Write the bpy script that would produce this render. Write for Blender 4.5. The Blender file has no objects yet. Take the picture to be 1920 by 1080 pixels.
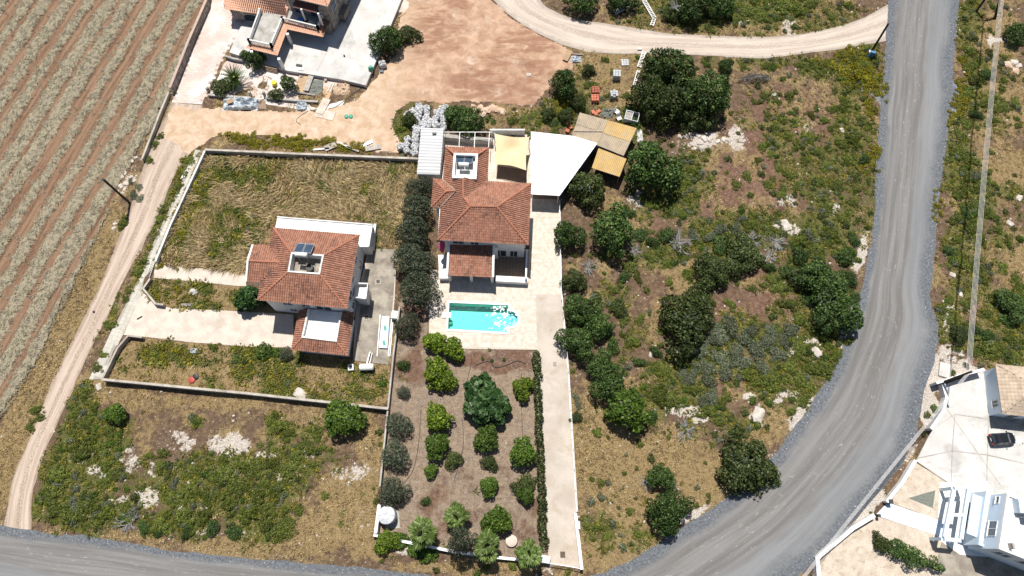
import bpy, math, random
import numpy as np
from mathutils import Vector, Matrix

# ------------------------------------------------------------------ camera, sky, sun, exposure
SC = bpy.context.scene
COL = SC.collection
CAM_H, FPX, TILT = 95.0, 1300.0, math.radians(20.0)
cam_d = bpy.data.cameras.new("drone_camera")
cam = bpy.data.objects.new("drone_camera", cam_d)
COL.objects.link(cam)
cam.location = (0, 0, CAM_H)
cam.rotation_euler = (TILT, 0, 0)
cam_d.sensor_width = 36.0
cam_d.lens = 36.0 * FPX / 1920.0
cam_d.clip_start, cam_d.clip_end = 0.5, 3000.0
SC.camera = cam

SUN_EL = math.radians(65.5)
SH = Vector((0.15, -1.0)).normalized()          # direction the shadows fall on the ground
world = bpy.data.worlds.new("World")
SC.world = world
world.use_nodes = True
wn = world.node_tree
wn.nodes.clear()
sky = wn.nodes.new("ShaderNodeTexSky")
sky.sky_type = 'NISHITA'
sky.sun_disc = False
sky.sun_elevation = SUN_EL
sky.sun_rotation = math.atan2(-SH.x, -SH.y)
sky.altitude = 100
bg = wn.nodes.new("ShaderNodeBackground")
bg.inputs[1].default_value = 0.062
wo = wn.nodes.new("ShaderNodeOutputWorld")
wn.links.new(sky.outputs[0], bg.inputs[0])
wn.links.new(bg.outputs[0], wo.inputs[0])
sun_d = bpy.data.lights.new("sun", 'SUN')
sun_d.energy = 4.8
sun_d.angle = math.radians(0.53)
sun_d.color = (1.0, 0.965, 0.91)
sun = bpy.data.objects.new("sun", sun_d)
COL.objects.link(sun)
to_sun = Vector((-SH.x * math.cos(SUN_EL), -SH.y * math.cos(SUN_EL), math.sin(SUN_EL)))
sun.rotation_euler = to_sun.to_track_quat('Z', 'Y').to_euler()
sun.location = (0, 0, 150)
SC.view_settings.view_transform = 'Standard'
SC.view_settings.look = 'None'
SC.view_settings.exposure = 0.40
SC.view_settings.gamma = 1.0
SC.view_settings.use_curve_mapping = False
try:
    SC.cycles.max_bounces = 6
    SC.cycles.diffuse_bounces = 2
    SC.cycles.transparent_max_bounces = 8
    SC.cycles.sample_clamp_indirect = 6.0
except Exception:
    pass

# ------------------------------------------------------------------ helpers
random.seed(11)
RNG = np.random.default_rng(5)
cT, sT = math.cos(TILT), math.sin(TILT)


def P(px, py, h=0.0, z=None):
    """ground place (at height h) seen at a place of the photograph, 1920 wide"""
    a = (px - 960.0) / FPX
    b = (540.0 - py) / FPX
    dx, dy, dz = a, sT + b * cT, -cT + b * sT
    t = (CAM_H - h) / -dz
    return Vector((dx * t, dy * t, h if z is None else z))


def PX(x, y, h=0.0):
    """arrays of ground coordinates -> photo pixels"""
    zc = (CAM_H - h) * cT + y * sT
    yc = y * cT - (CAM_H - h) * sT
    return 960.0 + FPX * x / zc, 540.0 - FPX * yc / zc


WM = {}


def tag(o, label=None, cat=None, group=None, kind=None):
    if label: o['label'] = label
    if cat: o['category'] = cat
    if group: o['group'] = group
    if kind: o['kind'] = kind
    return o


def thing(name, label, cat, loc=(0, 0, 0), rotz=0.0, group=None):
    o = bpy.data.objects.new(name, None)
    COL.objects.link(o)
    o.empty_display_size = 0.3
    o.location = loc
    o.rotation_euler = (0, 0, rotz)
    WM[o] = Matrix.Translation(Vector(loc)) @ Matrix.Rotation(rotz, 4, 'Z')
    return tag(o, label, cat, group)


def link_mesh(name, me, parent=None):
    o = bpy.data.objects.new(name, me)
    COL.objects.link(o)
    if parent is not None:
        o.parent = parent
        WM[o] = WM[parent]
    else:
        WM[o] = Matrix.Identity(4)
    return o


def copy_tree(o, parent=None):
    c = o.copy()
    COL.objects.link(c)
    if parent is not None:
        c.parent = parent
    WM[c] = WM.get(o, Matrix.Identity(4))
    for ch in list(o.children):
        copy_tree(ch, c)
    return c


def np_mesh(name, V, F, mat=None, tint=None, smooth=False, uv=None):
    """V (n,3); F (m,k) one polygon size"""
    V = np.asarray(V, dtype=np.float32)
    F = np.asarray(F, dtype=np.int32)
    me = bpy.data.meshes.new(name)
    me.vertices.add(len(V))
    me.vertices.foreach_set("co", V.ravel())
    k = F.shape[1]
    me.loops.add(F.size)
    me.loops.foreach_set("vertex_index", F.ravel())
    me.polygons.add(len(F))
    me.polygons.foreach_set("loop_start", np.arange(0, F.size, k, dtype=np.int32))
    me.polygons.foreach_set("loop_total", np.full(len(F), k, dtype=np.int32))
    me.polygons.foreach_set("use_smooth", np.full(len(F), bool(smooth)))
    me.update(calc_edges=True)
    if tint is not None:
        at = me.attributes.new("tint", 'FLOAT', 'FACE')
        at.data.foreach_set("value", np.asarray(tint, dtype=np.float32))
    if mat is not None:
        me.materials.append(mat)
    return me


class MB:
    """collects shapes in world coordinates; build() links them as one mesh object"""

    def __init__(self):
        self.v, self.f, self.t = [], [], []

    def add(self, vs, fs, tint=None):
        b = len(self.v)
        self.v.extend([tuple(p) for p in vs])
        tt = random.random() if tint is None else tint
        for q in fs:
            self.f.append(tuple(b + i for i in q))
            self.t.append(tt)
        return self

    def prism(self, pts, z0, z1, tint=None, bottom=False):
        """vertical prism over a counter-clockwise or clockwise outline"""
        pts = [(p[0], p[1]) for p in pts]
        ar = sum(pts[i][0] * pts[(i + 1) % len(pts)][1] - pts[(i + 1) % len(pts)][0] * pts[i][1] for i in range(len(pts)))
        if ar < 0: pts = pts[::-1]
        n = len(pts)
        vs = [(x, y, z0) for x, y in pts] + [(x, y, z1) for x, y in pts]
        fs = [tuple(range(n, 2 * n))] + [(i, (i + 1) % n, n + (i + 1) % n, n + i) for i in range(n)]
        if bottom: fs.append(tuple(range(n - 1, -1, -1)))
        return self.add(vs, fs, tint)

    def box(self, c, s, rz=0.0, tint=None, rx=0.0, ry=0.0):
        M = Matrix.Translation(Vector(c)) @ Matrix.Rotation(rz, 4, 'Z') @ Matrix.Rotation(rx, 4, 'X') @ Matrix.Rotation(ry, 4, 'Y')
        x, y, z = s[0] / 2, s[1] / 2, s[2] / 2
        vs = [M @ Vector(p) for p in ((-x, -y, -z), (x, -y, -z), (x, y, -z), (-x, y, -z), (-x, -y, z), (x, -y, z), (x, y, z), (-x, y, z))]
        return self.add(vs, [(0, 3, 2, 1), (4, 5, 6, 7), (0, 1, 5, 4), (1, 2, 6, 5), (2, 3, 7, 6), (3, 0, 4, 7)], tint)

    def bar(self, a, b, w, h=None, tint=None):
        """rectangular bar between two points"""
        a, b = Vector(a), Vector(b)
        h = w if h is None else h
        d = (b - a)
        if d.length < 1e-6: return self
        d.normalize()
        up = Vector((0, 0, 1)) if abs(d.z) < 0.95 else Vector((0, 1, 0))
        s = d.cross(up).normalized() * (w / 2)
        u = s.cross(d).normalized() * (h / 2)
        vs = [a - s - u, a + s - u, a + s + u, a - s + u, b - s - u, b + s - u, b + s + u, b - s + u]
        return self.add(vs, [(0, 1, 2, 3), (7, 6, 5, 4), (0, 4, 5, 1), (1, 5, 6, 2), (2, 6, 7, 3), (3, 7, 4, 0)], tint)

    def tube(self, pts, r, n=6, tint=None, caps=True):
        pts = [Vector(p) for p in pts]
        rs = r if isinstance(r, (list, tuple)) else [r] * len(pts)
        vs, fs = [], []
        for i, p in enumerate(pts):
            d = (pts[min(i + 1, len(pts) - 1)] - pts[max(i - 1, 0)])
            d = d.normalized() if d.length > 1e-9 else Vector((0, 0, 1))
            up = Vector((0, 0, 1)) if abs(d.z) < 0.9 else Vector((1, 0, 0))
            s = d.cross(up).normalized()
            u = s.cross(d).normalized()
            for k in range(n):
                a = 2 * math.pi * k / n
                vs.append(p + (s * math.cos(a) + u * math.sin(a)) * rs[i])
        for i in range(len(pts) - 1):
            for k in range(n):
                fs.append((i * n + k, i * n + (k + 1) % n, (i + 1) * n + (k + 1) % n, (i + 1) * n + k))
        if caps:
            fs.append(tuple(range(n - 1, -1, -1)))
            fs.append(tuple(range((len(pts) - 1) * n, len(pts) * n)))
        return self.add(vs, fs, tint)

    def lathe(self, c, prof, n=16, tint=None):
        """prof: (radius, z) from bottom to top, about the vertical through c"""
        c = Vector(c)
        vs = [c + Vector((r * math.cos(2 * math.pi * k / n), r * math.sin(2 * math.pi * k / n), z)) for r, z in prof for k in range(n)]
        fs = [(i * n + k, i * n + (k + 1) % n, (i + 1) * n + (k + 1) % n, (i + 1) * n + k) for i in range(len(prof) - 1) for k in range(n)]
        fs.append(tuple(range(n - 1, -1, -1)))
        fs.append(tuple(range((len(prof) - 1) * n, len(prof) * n)))
        return self.add(vs, fs, tint)

    def quad(self, *ps, tint=None):
        return self.add(ps, [tuple(range(len(ps)))], tint)

    def mesh(self, name, mat, M=None, smooth=False):
        me = bpy.data.meshes.new(name)
        vs = self.v
        if M is not None:
            vs = [tuple(M @ Vector(p)) for p in vs]
        me.from_pydata(vs, [], self.f)
        at = me.attributes.new("tint", 'FLOAT', 'FACE')
        at.data.foreach_set("value", np.asarray(self.t, dtype=np.float32))
        if smooth:
            me.polygons.foreach_set("use_smooth", [True] * len(self.f))
        if mat is not None: me.materials.append(mat)
        return me

    def build(self, name, mat, parent=None, smooth=False, kind=None, label=None):
        M = WM[parent].inverted() if parent is not None else None
        o = link_mesh(name, self.mesh(name, mat, M, smooth), parent)
        if kind: o['kind'] = kind
        if label: o['label'] = label
        return o


def hash2(ix, iy, seed):
    n = (ix.astype(np.int64) * 374761393 + iy.astype(np.int64) * 668265263 + seed * 1442695041) & 0xFFFFFFFF
    n = ((n ^ (n >> 13)) * 1274126177) & 0xFFFFFFFF
    return ((n ^ (n >> 16)) & 0xFFFF) / 65535.0


def vnoise(x, y, seed=0):
    x, y = np.asarray(x, float), np.asarray(y, float)
    ix, iy = np.floor(x), np.floor(y)
    fx, fy = x - ix, y - iy
    fx, fy = fx * fx * (3 - 2 * fx), fy * fy * (3 - 2 * fy)
    a = hash2(ix, iy, seed); b = hash2(ix + 1, iy, seed)
    c = hash2(ix, iy + 1, seed); d = hash2(ix + 1, iy + 1, seed)
    return a + (b - a) * fx + (c - a) * fy + (a - b - c + d) * fx * fy


def fbm(x, y, seed=0, oct=4):
    s, a, t = 0.0, 0.5, 0.0
    for k in range(oct):
        s = s + a * vnoise(x * 2 ** k, y * 2 ** k, seed + 17 * k)
        t += a
        a *= 0.5
    return s / t


def inpoly(x, y, poly):
    x, y = np.asarray(x, float), np.asarray(y, float)
    r = np.zeros(x.shape, bool)
    n = len(poly)
    for i in range(n):
        x0, y0 = poly[i][0], poly[i][1]
        x1, y1 = poly[(i + 1) % n][0], poly[(i + 1) % n][1]
        if y0 == y1: continue
        c = ((y0 > y) != (y1 > y)) & (x < (x1 - x0) * (y - y0) / (y1 - y0) + x0)
        r ^= c
    return r


def pdist(x, y, poly, closed=True):
    x, y = np.asarray(x, float), np.asarray(y, float)
    d = np.full(x.shape, 1e9)
    n = len(poly)
    for i in range(n if closed else n - 1):
        ax, ay = poly[i][0], poly[i][1]
        bx, by = poly[(i + 1) % n][0], poly[(i + 1) % n][1]
        ex, ey = bx - ax, by - ay
        L = ex * ex + ey * ey + 1e-12
        t = np.clip(((x - ax) * ex + (y - ay) * ey) / L, 0, 1)
        d = np.minimum(d, np.hypot(x - ax - t * ex, y - ay - t * ey))
    return d


def sd(x, y, poly):
    """signed distance, positive inside"""
    d = pdist(x, y, poly)
    return np.where(inpoly(x, y, poly), d, -d)


def G(pxs, h=0.0):
    """list of photo points -> list of ground points"""
    return [P(p[0], p[1], h) for p in pxs]


def resample(pts, n):
    pts = [Vector((p[0], p[1])) for p in pts]
    L = [0.0]
    for i in range(1, len(pts)):
        L.append(L[-1] + (pts[i] - pts[i - 1]).length)
    out, j = [], 0
    for k in range(n):
        s = L[-1] * k / (n - 1)
        while j < len(pts) - 2 and L[j + 1] < s: j += 1
        t = (s - L[j]) / max(1e-9, L[j + 1] - L[j])
        out.append(pts[j].lerp(pts[j + 1], t))
    return out


def catmull(pts, per=8):
    pts = [Vector((p[0], p[1])) for p in pts]
    out = []
    for i in range(len(pts) - 1):
        p0, p1, p2, p3 = pts[max(i - 1, 0)], pts[i], pts[i + 1], pts[min(i + 2, len(pts) - 1)]
        for k in range(per):
            t = k / per
            out.append(0.5 * ((2 * p1) + (p2 - p0) * t + (2 * p0 - 5 * p1 + 4 * p2 - p3) * t * t + (3 * p1 - p0 - 3 * p2 + p3) * t ** 3))
    out.append(pts[-1])
    return out


# ------------------------------------------------------------------ materials
class NT:
    def __init__(self, m):
        m.use_nodes = True
        self.t = m.node_tree
        self.t.nodes.clear()

    def n(self, typ, **kw):
        nd = self.t.nodes.new("ShaderNode" + typ)
        for k, v in kw.items(): setattr(nd, k, v)
        return nd

    def l(self, a, b): self.t.links.new(a, b)

    def set(self, sock, v):
        if isinstance(v, bpy.types.NodeSocket): self.l(v, sock)
        elif isinstance(v, tuple) and len(v) == 3 and sock.type == 'RGBA': sock.default_value = (*v, 1)
        else: sock.default_value = v

    def math(self, op, a, b=0.0, c=None):
        nd = self.n("Math", operation=op)
        self.set(nd.inputs[0], a); self.set(nd.inputs[1], b)
        if c is not None: self.set(nd.inputs[2], c)
        return nd.outputs[0]

    def mix(self, f, a, b, mode='MIX'):
        nd = self.n("Mix", data_type='RGBA', blend_type=mode)
        self.set(nd.inputs[0], f); self.set(nd.inputs[6], a); self.set(nd.inputs[7], b)
        return nd.outputs[2]

    def ramp(self, f, lo, hi, a=0.0, b=1.0, smooth=True):
        nd = self.n("MapRange", interpolation_type='SMOOTHSTEP' if smooth else 'LINEAR')
        self.set(nd.inputs[0], f); self.set(nd.inputs[1], lo); self.set(nd.inputs[2], hi)
        nd.inputs[3].default_value = a; nd.inputs[4].default_value = b
        return nd.outputs[0]

    def noise(self, vec, scale, detail=3.0, rough=0.55, dist=0.0):
        nd = self.n("TexNoise")
        if vec is not None: self.l(vec, nd.inputs["Vector"])
        nd.inputs["Scale"].default_value = scale
        nd.inputs["Detail"].default_value = detail
        nd.inputs["Roughness"].default_value = rough
        nd.inputs["Distortion"].default_value = dist
        return nd.outputs["Fac"]

    def voro(self, vec, scale, feature='F1', out="Distance", rnd=1.0):
        nd = self.n("TexVoronoi", feature=feature)
        if vec is not None: self.l(vec, nd.inputs["Vector"])
        nd.inputs["Scale"].default_value = scale
        nd.inputs["Randomness"].default_value = rnd
        return nd.outputs[out]

    def attr(self, name):
        return self.n("Attribute", attribute_name=name).outputs["Fac"]

    def pos(self):
        return self.n("NewGeometry").outputs["Position"]

    def mapping(self, vec, scale=(1, 1, 1), rot=(0, 0, 0)):
        nd = self.n("Mapping")
        self.l(vec, nd.inputs[0])
        nd.inputs["Rotation"].default_value = rot
        nd.inputs["Scale"].default_value = scale
        return nd.outputs[0]

    def finish(self, col, rough=0.8, bump=None, bstr=0.3, bdist=0.05, metal=0.0, spec=0.3):
        b = self.n("BsdfPrincipled")
        self.set(b.inputs["Base Color"], col)
        self.set(b.inputs["Roughness"], rough)
        b.inputs["Metallic"].default_value = metal
        b.inputs["Specular IOR Level"].default_value = spec
        if bump is not None:
            bp = self.n("Bump")
            bp.inputs["Strength"].default_value = bstr
            bp.inputs["Distance"].default_value = bdist
            self.l(bump, bp.inputs["Height"])
            self.l(bp.outputs[0], b.inputs["Normal"])
        o = self.n("OutputMaterial")
        self.l(b.outputs[0], o.inputs[0])
        return b


def simple(name, a, b=None, scale=1.5, rough=0.75, stain_shade=None, samt=0.5, sscale=0.5, tint=0.0, bump=0.0, metal=0.0, spec=0.3, fine=0.0):
    """two-tone noise colour, broad stains of a third colour (fold shade on the sacks), per-face tint, fine grain"""
    m = bpy.data.materials.new(name)
    t = NT(m)
    p = t.pos()
    b = b or tuple(x * 0.8 for x in a)
    col = t.mix(t.ramp(t.noise(p, scale, 4), 0.32, 0.68), a, b)
    if stain_shade is not None:
        f = t.ramp(t.noise(p, sscale, 5, 0.62, 0.4), 0.62 - 0.3 * samt, 0.75 - 0.1 * samt)
        col = t.mix(t.math('MULTIPLY', f, min(1.0, samt + 0.2)), col, stain_shade)
    if tint:
        f = t.ramp(t.attr("tint"), 0, 1, 1 - tint, 1 + tint, False)
        col = t.mix(1.0, col, t.n_rgb(f) if False else f, 'MULTIPLY')
    if fine:
        f = t.ramp(t.noise(p, 9.0, 3, 0.7), 0.3, 0.7, 1 - fine, 1 + fine, False)
        col = t.mix(1.0, col, f, 'MULTIPLY')
    t.finish(col, rough, t.noise(p, scale * 6, 3) if bump else None, bump, 0.04, metal, spec)
    return m


def leafmat(name, dark, mid, light, trans=0.25, osc=0.9, rnd=0.25, rough=0.65):
    """leaf colour by leaf ('tint'), by clump (noise) and by plant (object random)"""
    m = bpy.data.materials.new(name)
    t = NT(m)
    oi = t.n("ObjectInfo")
    tc = t.n("TexCoord").outputs["Object"]
    c = t.mix(t.ramp(t.attr("tint"), 0.05, 0.6), dark, mid)
    c = t.mix(t.ramp(t.attr("tint"), 0.62, 1.0), c, light)
    c = t.mix(t.math('MULTIPLY', t.ramp(t.noise(tc, osc, 3), 0.45, 0.7), 0.45), c, dark)
    f = t.ramp(oi.outputs["Random"], 0, 1, 1 - rnd, 1 + rnd, False)
    c = t.mix(1.0, c, f, 'MULTIPLY')
    d = t.n("BsdfDiffuse"); t.l(c, d.inputs[0])
    tr = t.n("BsdfTranslucent"); t.l(c, tr.inputs[0])
    gl = t.n("BsdfGlossy"); gl.inputs["Roughness"].default_value = 0.45
    gl.inputs[0].default_value = (0.9, 0.95, 0.9, 1)
    m1 = t.n("MixShader"); m1.inputs[0].default_value = trans
    t.l(d.outputs[0], m1.inputs[1]); t.l(tr.outputs[0], m1.inputs[2])
    m2 = t.n("MixShader"); m2.inputs[0].default_value = 0.012
    t.l(m1.outputs[0], m2.inputs[1]); t.l(gl.outputs[0], m2.inputs[2])
    o = t.n("OutputMaterial"); t.l(m2.outputs[0], o.inputs[0])
    return m


M = {}
M['white'] = simple('white_paint', (0.80, 0.79, 0.77), (0.72, 0.71, 0.68), 0.8, 0.6, stain_shade=(0.55, 0.50, 0.43), samt=0.15)
M['white_dirty'] = simple('weathered_white', (0.74, 0.73, 0.70), (0.58, 0.56, 0.52), 1.2, 0.7, stain_shade=(0.36, 0.33, 0.28), samt=0.35, sscale=0.7)
M['white_roof'] = simple('white_sheet', (0.58, 0.58, 0.575), (0.52, 0.52, 0.515), 0.4, 0.5)
M['bluewhite'] = simple('blue_white_paint_and_shade', (0.62, 0.71, 0.80), (0.56, 0.66, 0.76), 0.7, 0.65)  # blue tint of shaded white walls put into the colour; plain paint elsewhere
M['concrete'] = simple('concrete', (0.42, 0.40, 0.36), (0.30, 0.28, 0.25), 0.9, 0.85, stain_shade=(0.19, 0.16, 0.13), samt=0.35, sscale=0.6, bump=0.2, fine=0.12)
M['wallcap'] = simple('wall_concrete', (0.46, 0.42, 0.36), (0.33, 0.29, 0.24), 1.0, 0.85, stain_shade=(0.2, 0.17, 0.14), samt=0.3, fine=0.15)
M['pale_concrete'] = simple('pale_concrete', (0.57, 0.55, 0.515), (0.47, 0.45, 0.42), 0.35, 0.8, stain_shade=(0.30, 0.285, 0.26), samt=0.45, sscale=0.3, fine=0.07)
M['drive_concrete'] = simple('drive_concrete', (0.49, 0.43, 0.365), (0.40, 0.345, 0.285), 0.30, 0.8, stain_shade=(0.36, 0.285, 0.21), samt=0.5, sscale=0.4, fine=0.10)
M['old_concrete'] = simple('old_concrete', (0.36, 0.32, 0.26), (0.22, 0.19, 0.155), 0.5, 0.85, stain_shade=(0.13, 0.105, 0.085), samt=0.55, sscale=0.42, fine=0.16)
M['paving'] = simple('cream_paving', (0.63, 0.56, 0.475), (0.50, 0.43, 0.35), 1.6, 0.8, stain_shade=(0.40, 0.33, 0.25), samt=0.35, sscale=0.9, tint=0.035, fine=0.10)
M['joint'] = simple('joint_mortar', (0.53, 0.465, 0.385), (0.46, 0.395, 0.32), 2.0, 0.9)
M['stamped'] = simple('cream_stamped_concrete', (0.58, 0.50, 0.42), (0.47, 0.40, 0.33), 0.7, 0.8, stain_shade=(0.40, 0.33, 0.26), samt=0.3, sscale=0.35, fine=0.16)
M['sidewalk'] = simple('grey_paver', (0.50, 0.475, 0.41), (0.43, 0.405, 0.345), 0.6, 0.85, stain_shade=(0.35, 0.30, 0.225), samt=0.3, tint=0.05, fine=0.10)
M['pink_paving'] = simple('pinkish_paving', (0.60, 0.475, 0.41), (0.50, 0.395, 0.345), 0.35, 0.85, stain_shade=(0.70, 0.67, 0.64), samt=0.7, sscale=0.22, tint=0.05, fine=0.16)
M['carport_white'] = simple('white_carport_sheet', (0.90, 0.90, 0.90), (0.88, 0.88, 0.88), 0.4, 0.5)
M['pink_joint'] = simple('pink_joint', (0.44, 0.34, 0.29), (0.36, 0.28, 0.24), 1.0, 0.9)
M['paver_joint'] = simple('paver_joint', (0.36, 0.335, 0.285), (0.30, 0.275, 0.23), 1.0, 0.9)
M['patio'] = simple('brown_tile_and_shade', (0.30, 0.21, 0.15), (0.24, 0.17, 0.12), 0.9, 0.7, tint=0.12)  # real brown on tiles and steps; paints shade under sail and carport
M['stone_wall'] = simple('rubble_stone', (0.34, 0.29, 0.25), (0.22, 0.19, 0.17), 2.2, 0.9, stain_shade=(0.12, 0.10, 0.09), samt=0.4, sscale=1.8, tint=0.35, bump=0.4)
M['mortar'] = simple('lime_mortar', (0.50, 0.46, 0.41), (0.40, 0.36, 0.32), 2.0, 0.9)
M['coping'] = simple('pink_coping', (0.50, 0.36, 0.29), (0.42, 0.31, 0.26), 1.0, 0.85, tint=0.1)
M['metal'] = simple('galvanised_metal', (0.50, 0.51, 0.52), (0.40, 0.41, 0.42), 2.0, 0.45, metal=0.5)
M['dark_metal'] = simple('dark_metal', (0.05, 0.05, 0.05), (0.035, 0.035, 0.04), 2.0, 0.5)
M['slate_metal'] = simple('slate_sheet', (0.10, 0.115, 0.14), (0.08, 0.09, 0.11), 1.0, 0.55)
M['black'] = simple('black_plastic', (0.02, 0.02, 0.02), (0.03, 0.03, 0.03), 2.0, 0.5)
M['wood_pole'] = simple('dark_wood_pole', (0.055, 0.042, 0.03), (0.035, 0.028, 0.022), 3.0, 0.9)
M['wood'] = simple('light_wood', (0.45, 0.31, 0.18), (0.36, 0.24, 0.14), 2.0, 0.8, tint=0.2)
M['greywood'] = simple('weathered_wood', (0.40, 0.36, 0.31), (0.28, 0.25, 0.22), 2.0, 0.9, tint=0.3)
M['glass'] = simple('window_glass', (0.03, 0.04, 0.05), (0.04, 0.05, 0.07), 0.5, 0.08, spec=0.6)
M['panel'] = simple('collector_glass', (0.035, 0.055, 0.09), (0.05, 0.08, 0.12), 0.8, 0.35, spec=0.3)
M['tank'] = simple('tank_white', (0.78, 0.78, 0.76), (0.68, 0.67, 0.63), 1.4, 0.45)
M['plastic_grey'] = simple('grey_plastic', (0.55, 0.56, 0.57), (0.44, 0.45, 0.46), 1.2, 0.5)
M['sail'] = simple('sand_fabric', (0.66, 0.54, 0.33), (0.60, 0.48, 0.28), 0.6, 0.85)
M['bag'] = simple('white_woven_bag', (0.70, 0.70, 0.70), (0.46, 0.46, 0.47), 2.6, 0.7, stain_shade=(0.07, 0.07, 0.075), samt=0.58, sscale=3.2)  # near-black blotches paint the shade of folds and crevices
M['sheeting'] = simple('clear_sheeting', (0.62, 0.66, 0.69), (0.36, 0.40, 0.43), 1.6, 0.35, stain_shade=(0.22, 0.24, 0.26), samt=0.4, sscale=1.5)
M['brick'] = simple('hollow_clay_brick', (0.50, 0.17, 0.10), (0.40, 0.13, 0.08), 2.0, 0.85, tint=0.25)
M['block'] = simple('cement_block', (0.46, 0.46, 0.46), (0.38, 0.38, 0.38), 2.0, 0.9, tint=0.2)
M['blue'] = simple('blue_paint', (0.06, 0.19, 0.45), (0.05, 0.15, 0.36), 1.0, 0.55)
M['shutter'] = simple('blue_shutter', (0.10, 0.22, 0.40), (0.08, 0.18, 0.33), 1.0, 0.55)
M['yellow'] = simple('yellow_plastic', (0.75, 0.60, 0.02), (0.7, 0.55, 0.02), 1.0, 0.5)
M['green_pl'] = simple('green_plastic', (0.03, 0.30, 0.20), (0.03, 0.25, 0.16), 1.0, 0.5)
M['red_pl'] = simple('red_plastic', (0.42, 0.06, 0.05), (0.36, 0.05, 0.04), 1.0, 0.5)
M['brownfascia'] = simple('brown_fascia', (0.13, 0.06, 0.045), (0.10, 0.05, 0.04), 1.0, 0.7)
M['rock'] = simple('white_limestone', (0.56, 0.51, 0.45), (0.40, 0.35, 0.30), 1.4, 0.95, stain_shade=(0.30, 0.24, 0.19), samt=0.35, sscale=1.2, bump=0.4)
M['boulder'] = simple('tan_boulder', (0.55, 0.40, 0.29), (0.42, 0.28, 0.19), 1.0, 0.95, stain_shade=(0.62, 0.54, 0.45), samt=0.4, sscale=0.9, bump=0.4)
M['bark'] = simple('bark', (0.13, 0.10, 0.075), (0.08, 0.06, 0.045), 4.0, 0.95)
M['deadwood'] = simple('bleached_wood', (0.34, 0.33, 0.32), (0.23, 0.225, 0.22), 2.0, 0.95, tint=0.35)
M['pool_tile'] = simple('turquoise_pool_tile', (0.26, 0.70, 0.60), (0.21, 0.63, 0.54), 3.0, 0.5, fine=0.06)
M['pool_blue'] = simple('blue_pool_tile', (0.08, 0.42, 0.60), (0.07, 0.36, 0.54), 3.0, 0.5)
M['car'] = simple('black_car_paint', (0.012, 0.013, 0.015), (0.012, 0.013, 0.015), 1.0, 0.22, spec=0.6)
M['tyre'] = simple('tyre_rubber', (0.02, 0.02, 0.02), (0.025, 0.025, 0.025), 1.0, 0.9)
M['rim'] = simple('alloy', (0.5, 0.5, 0.52), (0.45, 0.45, 0.47), 1.0, 0.35, metal=0.7)
M['lamp_red'] = simple('red_lens', (0.35, 0.02, 0.02), (0.3, 0.02, 0.02), 1.0, 0.3)
M['lamp_white'] = simple('clear_lens', (0.7, 0.72, 0.75), (0.6, 0.62, 0.65), 1.0, 0.25)
M['wire'] = simple('aluminium_wire', (0.62, 0.60, 0.58), (0.55, 0.53, 0.51), 1.0, 0.5)
M['pink_fl'] = simple('bougainvillea', (0.55, 0.06, 0.16), (0.45, 0.05, 0.14), 2.0, 0.8)
M['gravel_grey'] = simple('grey_green_gravel', (0.20, 0.21, 0.18), (0.12, 0.13, 0.11), 7.0, 0.95, fine=0.3)
M['sandbed'] = simple('sandy_bed', (0.54, 0.46, 0.375), (0.44, 0.365, 0.285), 0.8, 0.95, stain_shade=(0.22, 0.17, 0.10), samt=0.35, sscale=1.4, fine=0.25)
M['shed_tan'] = simple('tan_corrugated_sheet', (0.52, 0.36, 0.14), (0.44, 0.30, 0.13), 0.7, 0.7, stain_shade=(0.46, 0.40, 0.33), samt=0.5, sscale=0.35)
M['shed_grey'] = simple('weathered_corrugated_sheet', (0.44, 0.35, 0.24), (0.34, 0.28, 0.21), 0.9, 0.75, stain_shade=(0.20, 0.16, 0.12), samt=0.35, sscale=0.8)
M['tanroof'] = simple('tan_roof_tile', (0.46, 0.36, 0.27), (0.38, 0.30, 0.22), 1.0, 0.8, tint=0.14)


def tilemat(name, a, b, dark, light, samt):
    m = bpy.data.materials.new(name)
    t = NT(m)
    p = t.pos()
    c = t.mix(t.ramp(t.attr("tint"), 0.0, 1.0, 0, 1, False), a, b)
    c = t.mix(t.ramp(t.noise(p, 2.2, 4, 0.65), 0.60, 0.75, 0, 0.35), c, light)
    f = t.ramp(t.noise(p, 0.42, 6, 0.66, 0.3), 0.66 - 0.25 * samt, 0.80 - 0.15 * samt)
    f2 = t.ramp(t.noise(p, 3.5, 4, 0.7), 0.42, 0.62)
    c = t.mix(t.math('MULTIPLY', t.math('MULTIPLY', f, f2), 0.9), c, dark)
    t.finish(c, 0.8, t.noise(p, 12, 2), 0.15, 0.02)
    return m


M['tile'] = tilemat('terracotta_tile', (0.245, 0.110, 0.070), (0.370, 0.182, 0.120), (0.042, 0.030, 0.028), (0.40, 0.225, 0.165), 0.78)
M['tile_clean'] = tilemat('new_terracotta_tile', (0.60, 0.33, 0.215), (0.66, 0.385, 0.26), (0.4, 0.2, 0.12), (0.68, 0.38, 0.26), 0.1)
M['tile_under'] = simple('tile_bed', (0.10, 0.05, 0.035), (0.07, 0.035, 0.028), 2.0, 0.9)
M['ridge'] = simple('ridge_terracotta', (0.42, 0.175, 0.105), (0.34, 0.135, 0.08), 1.5, 0.8, stain_shade=(0.16, 0.08, 0.055), samt=0.25, sscale=1.0)

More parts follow.
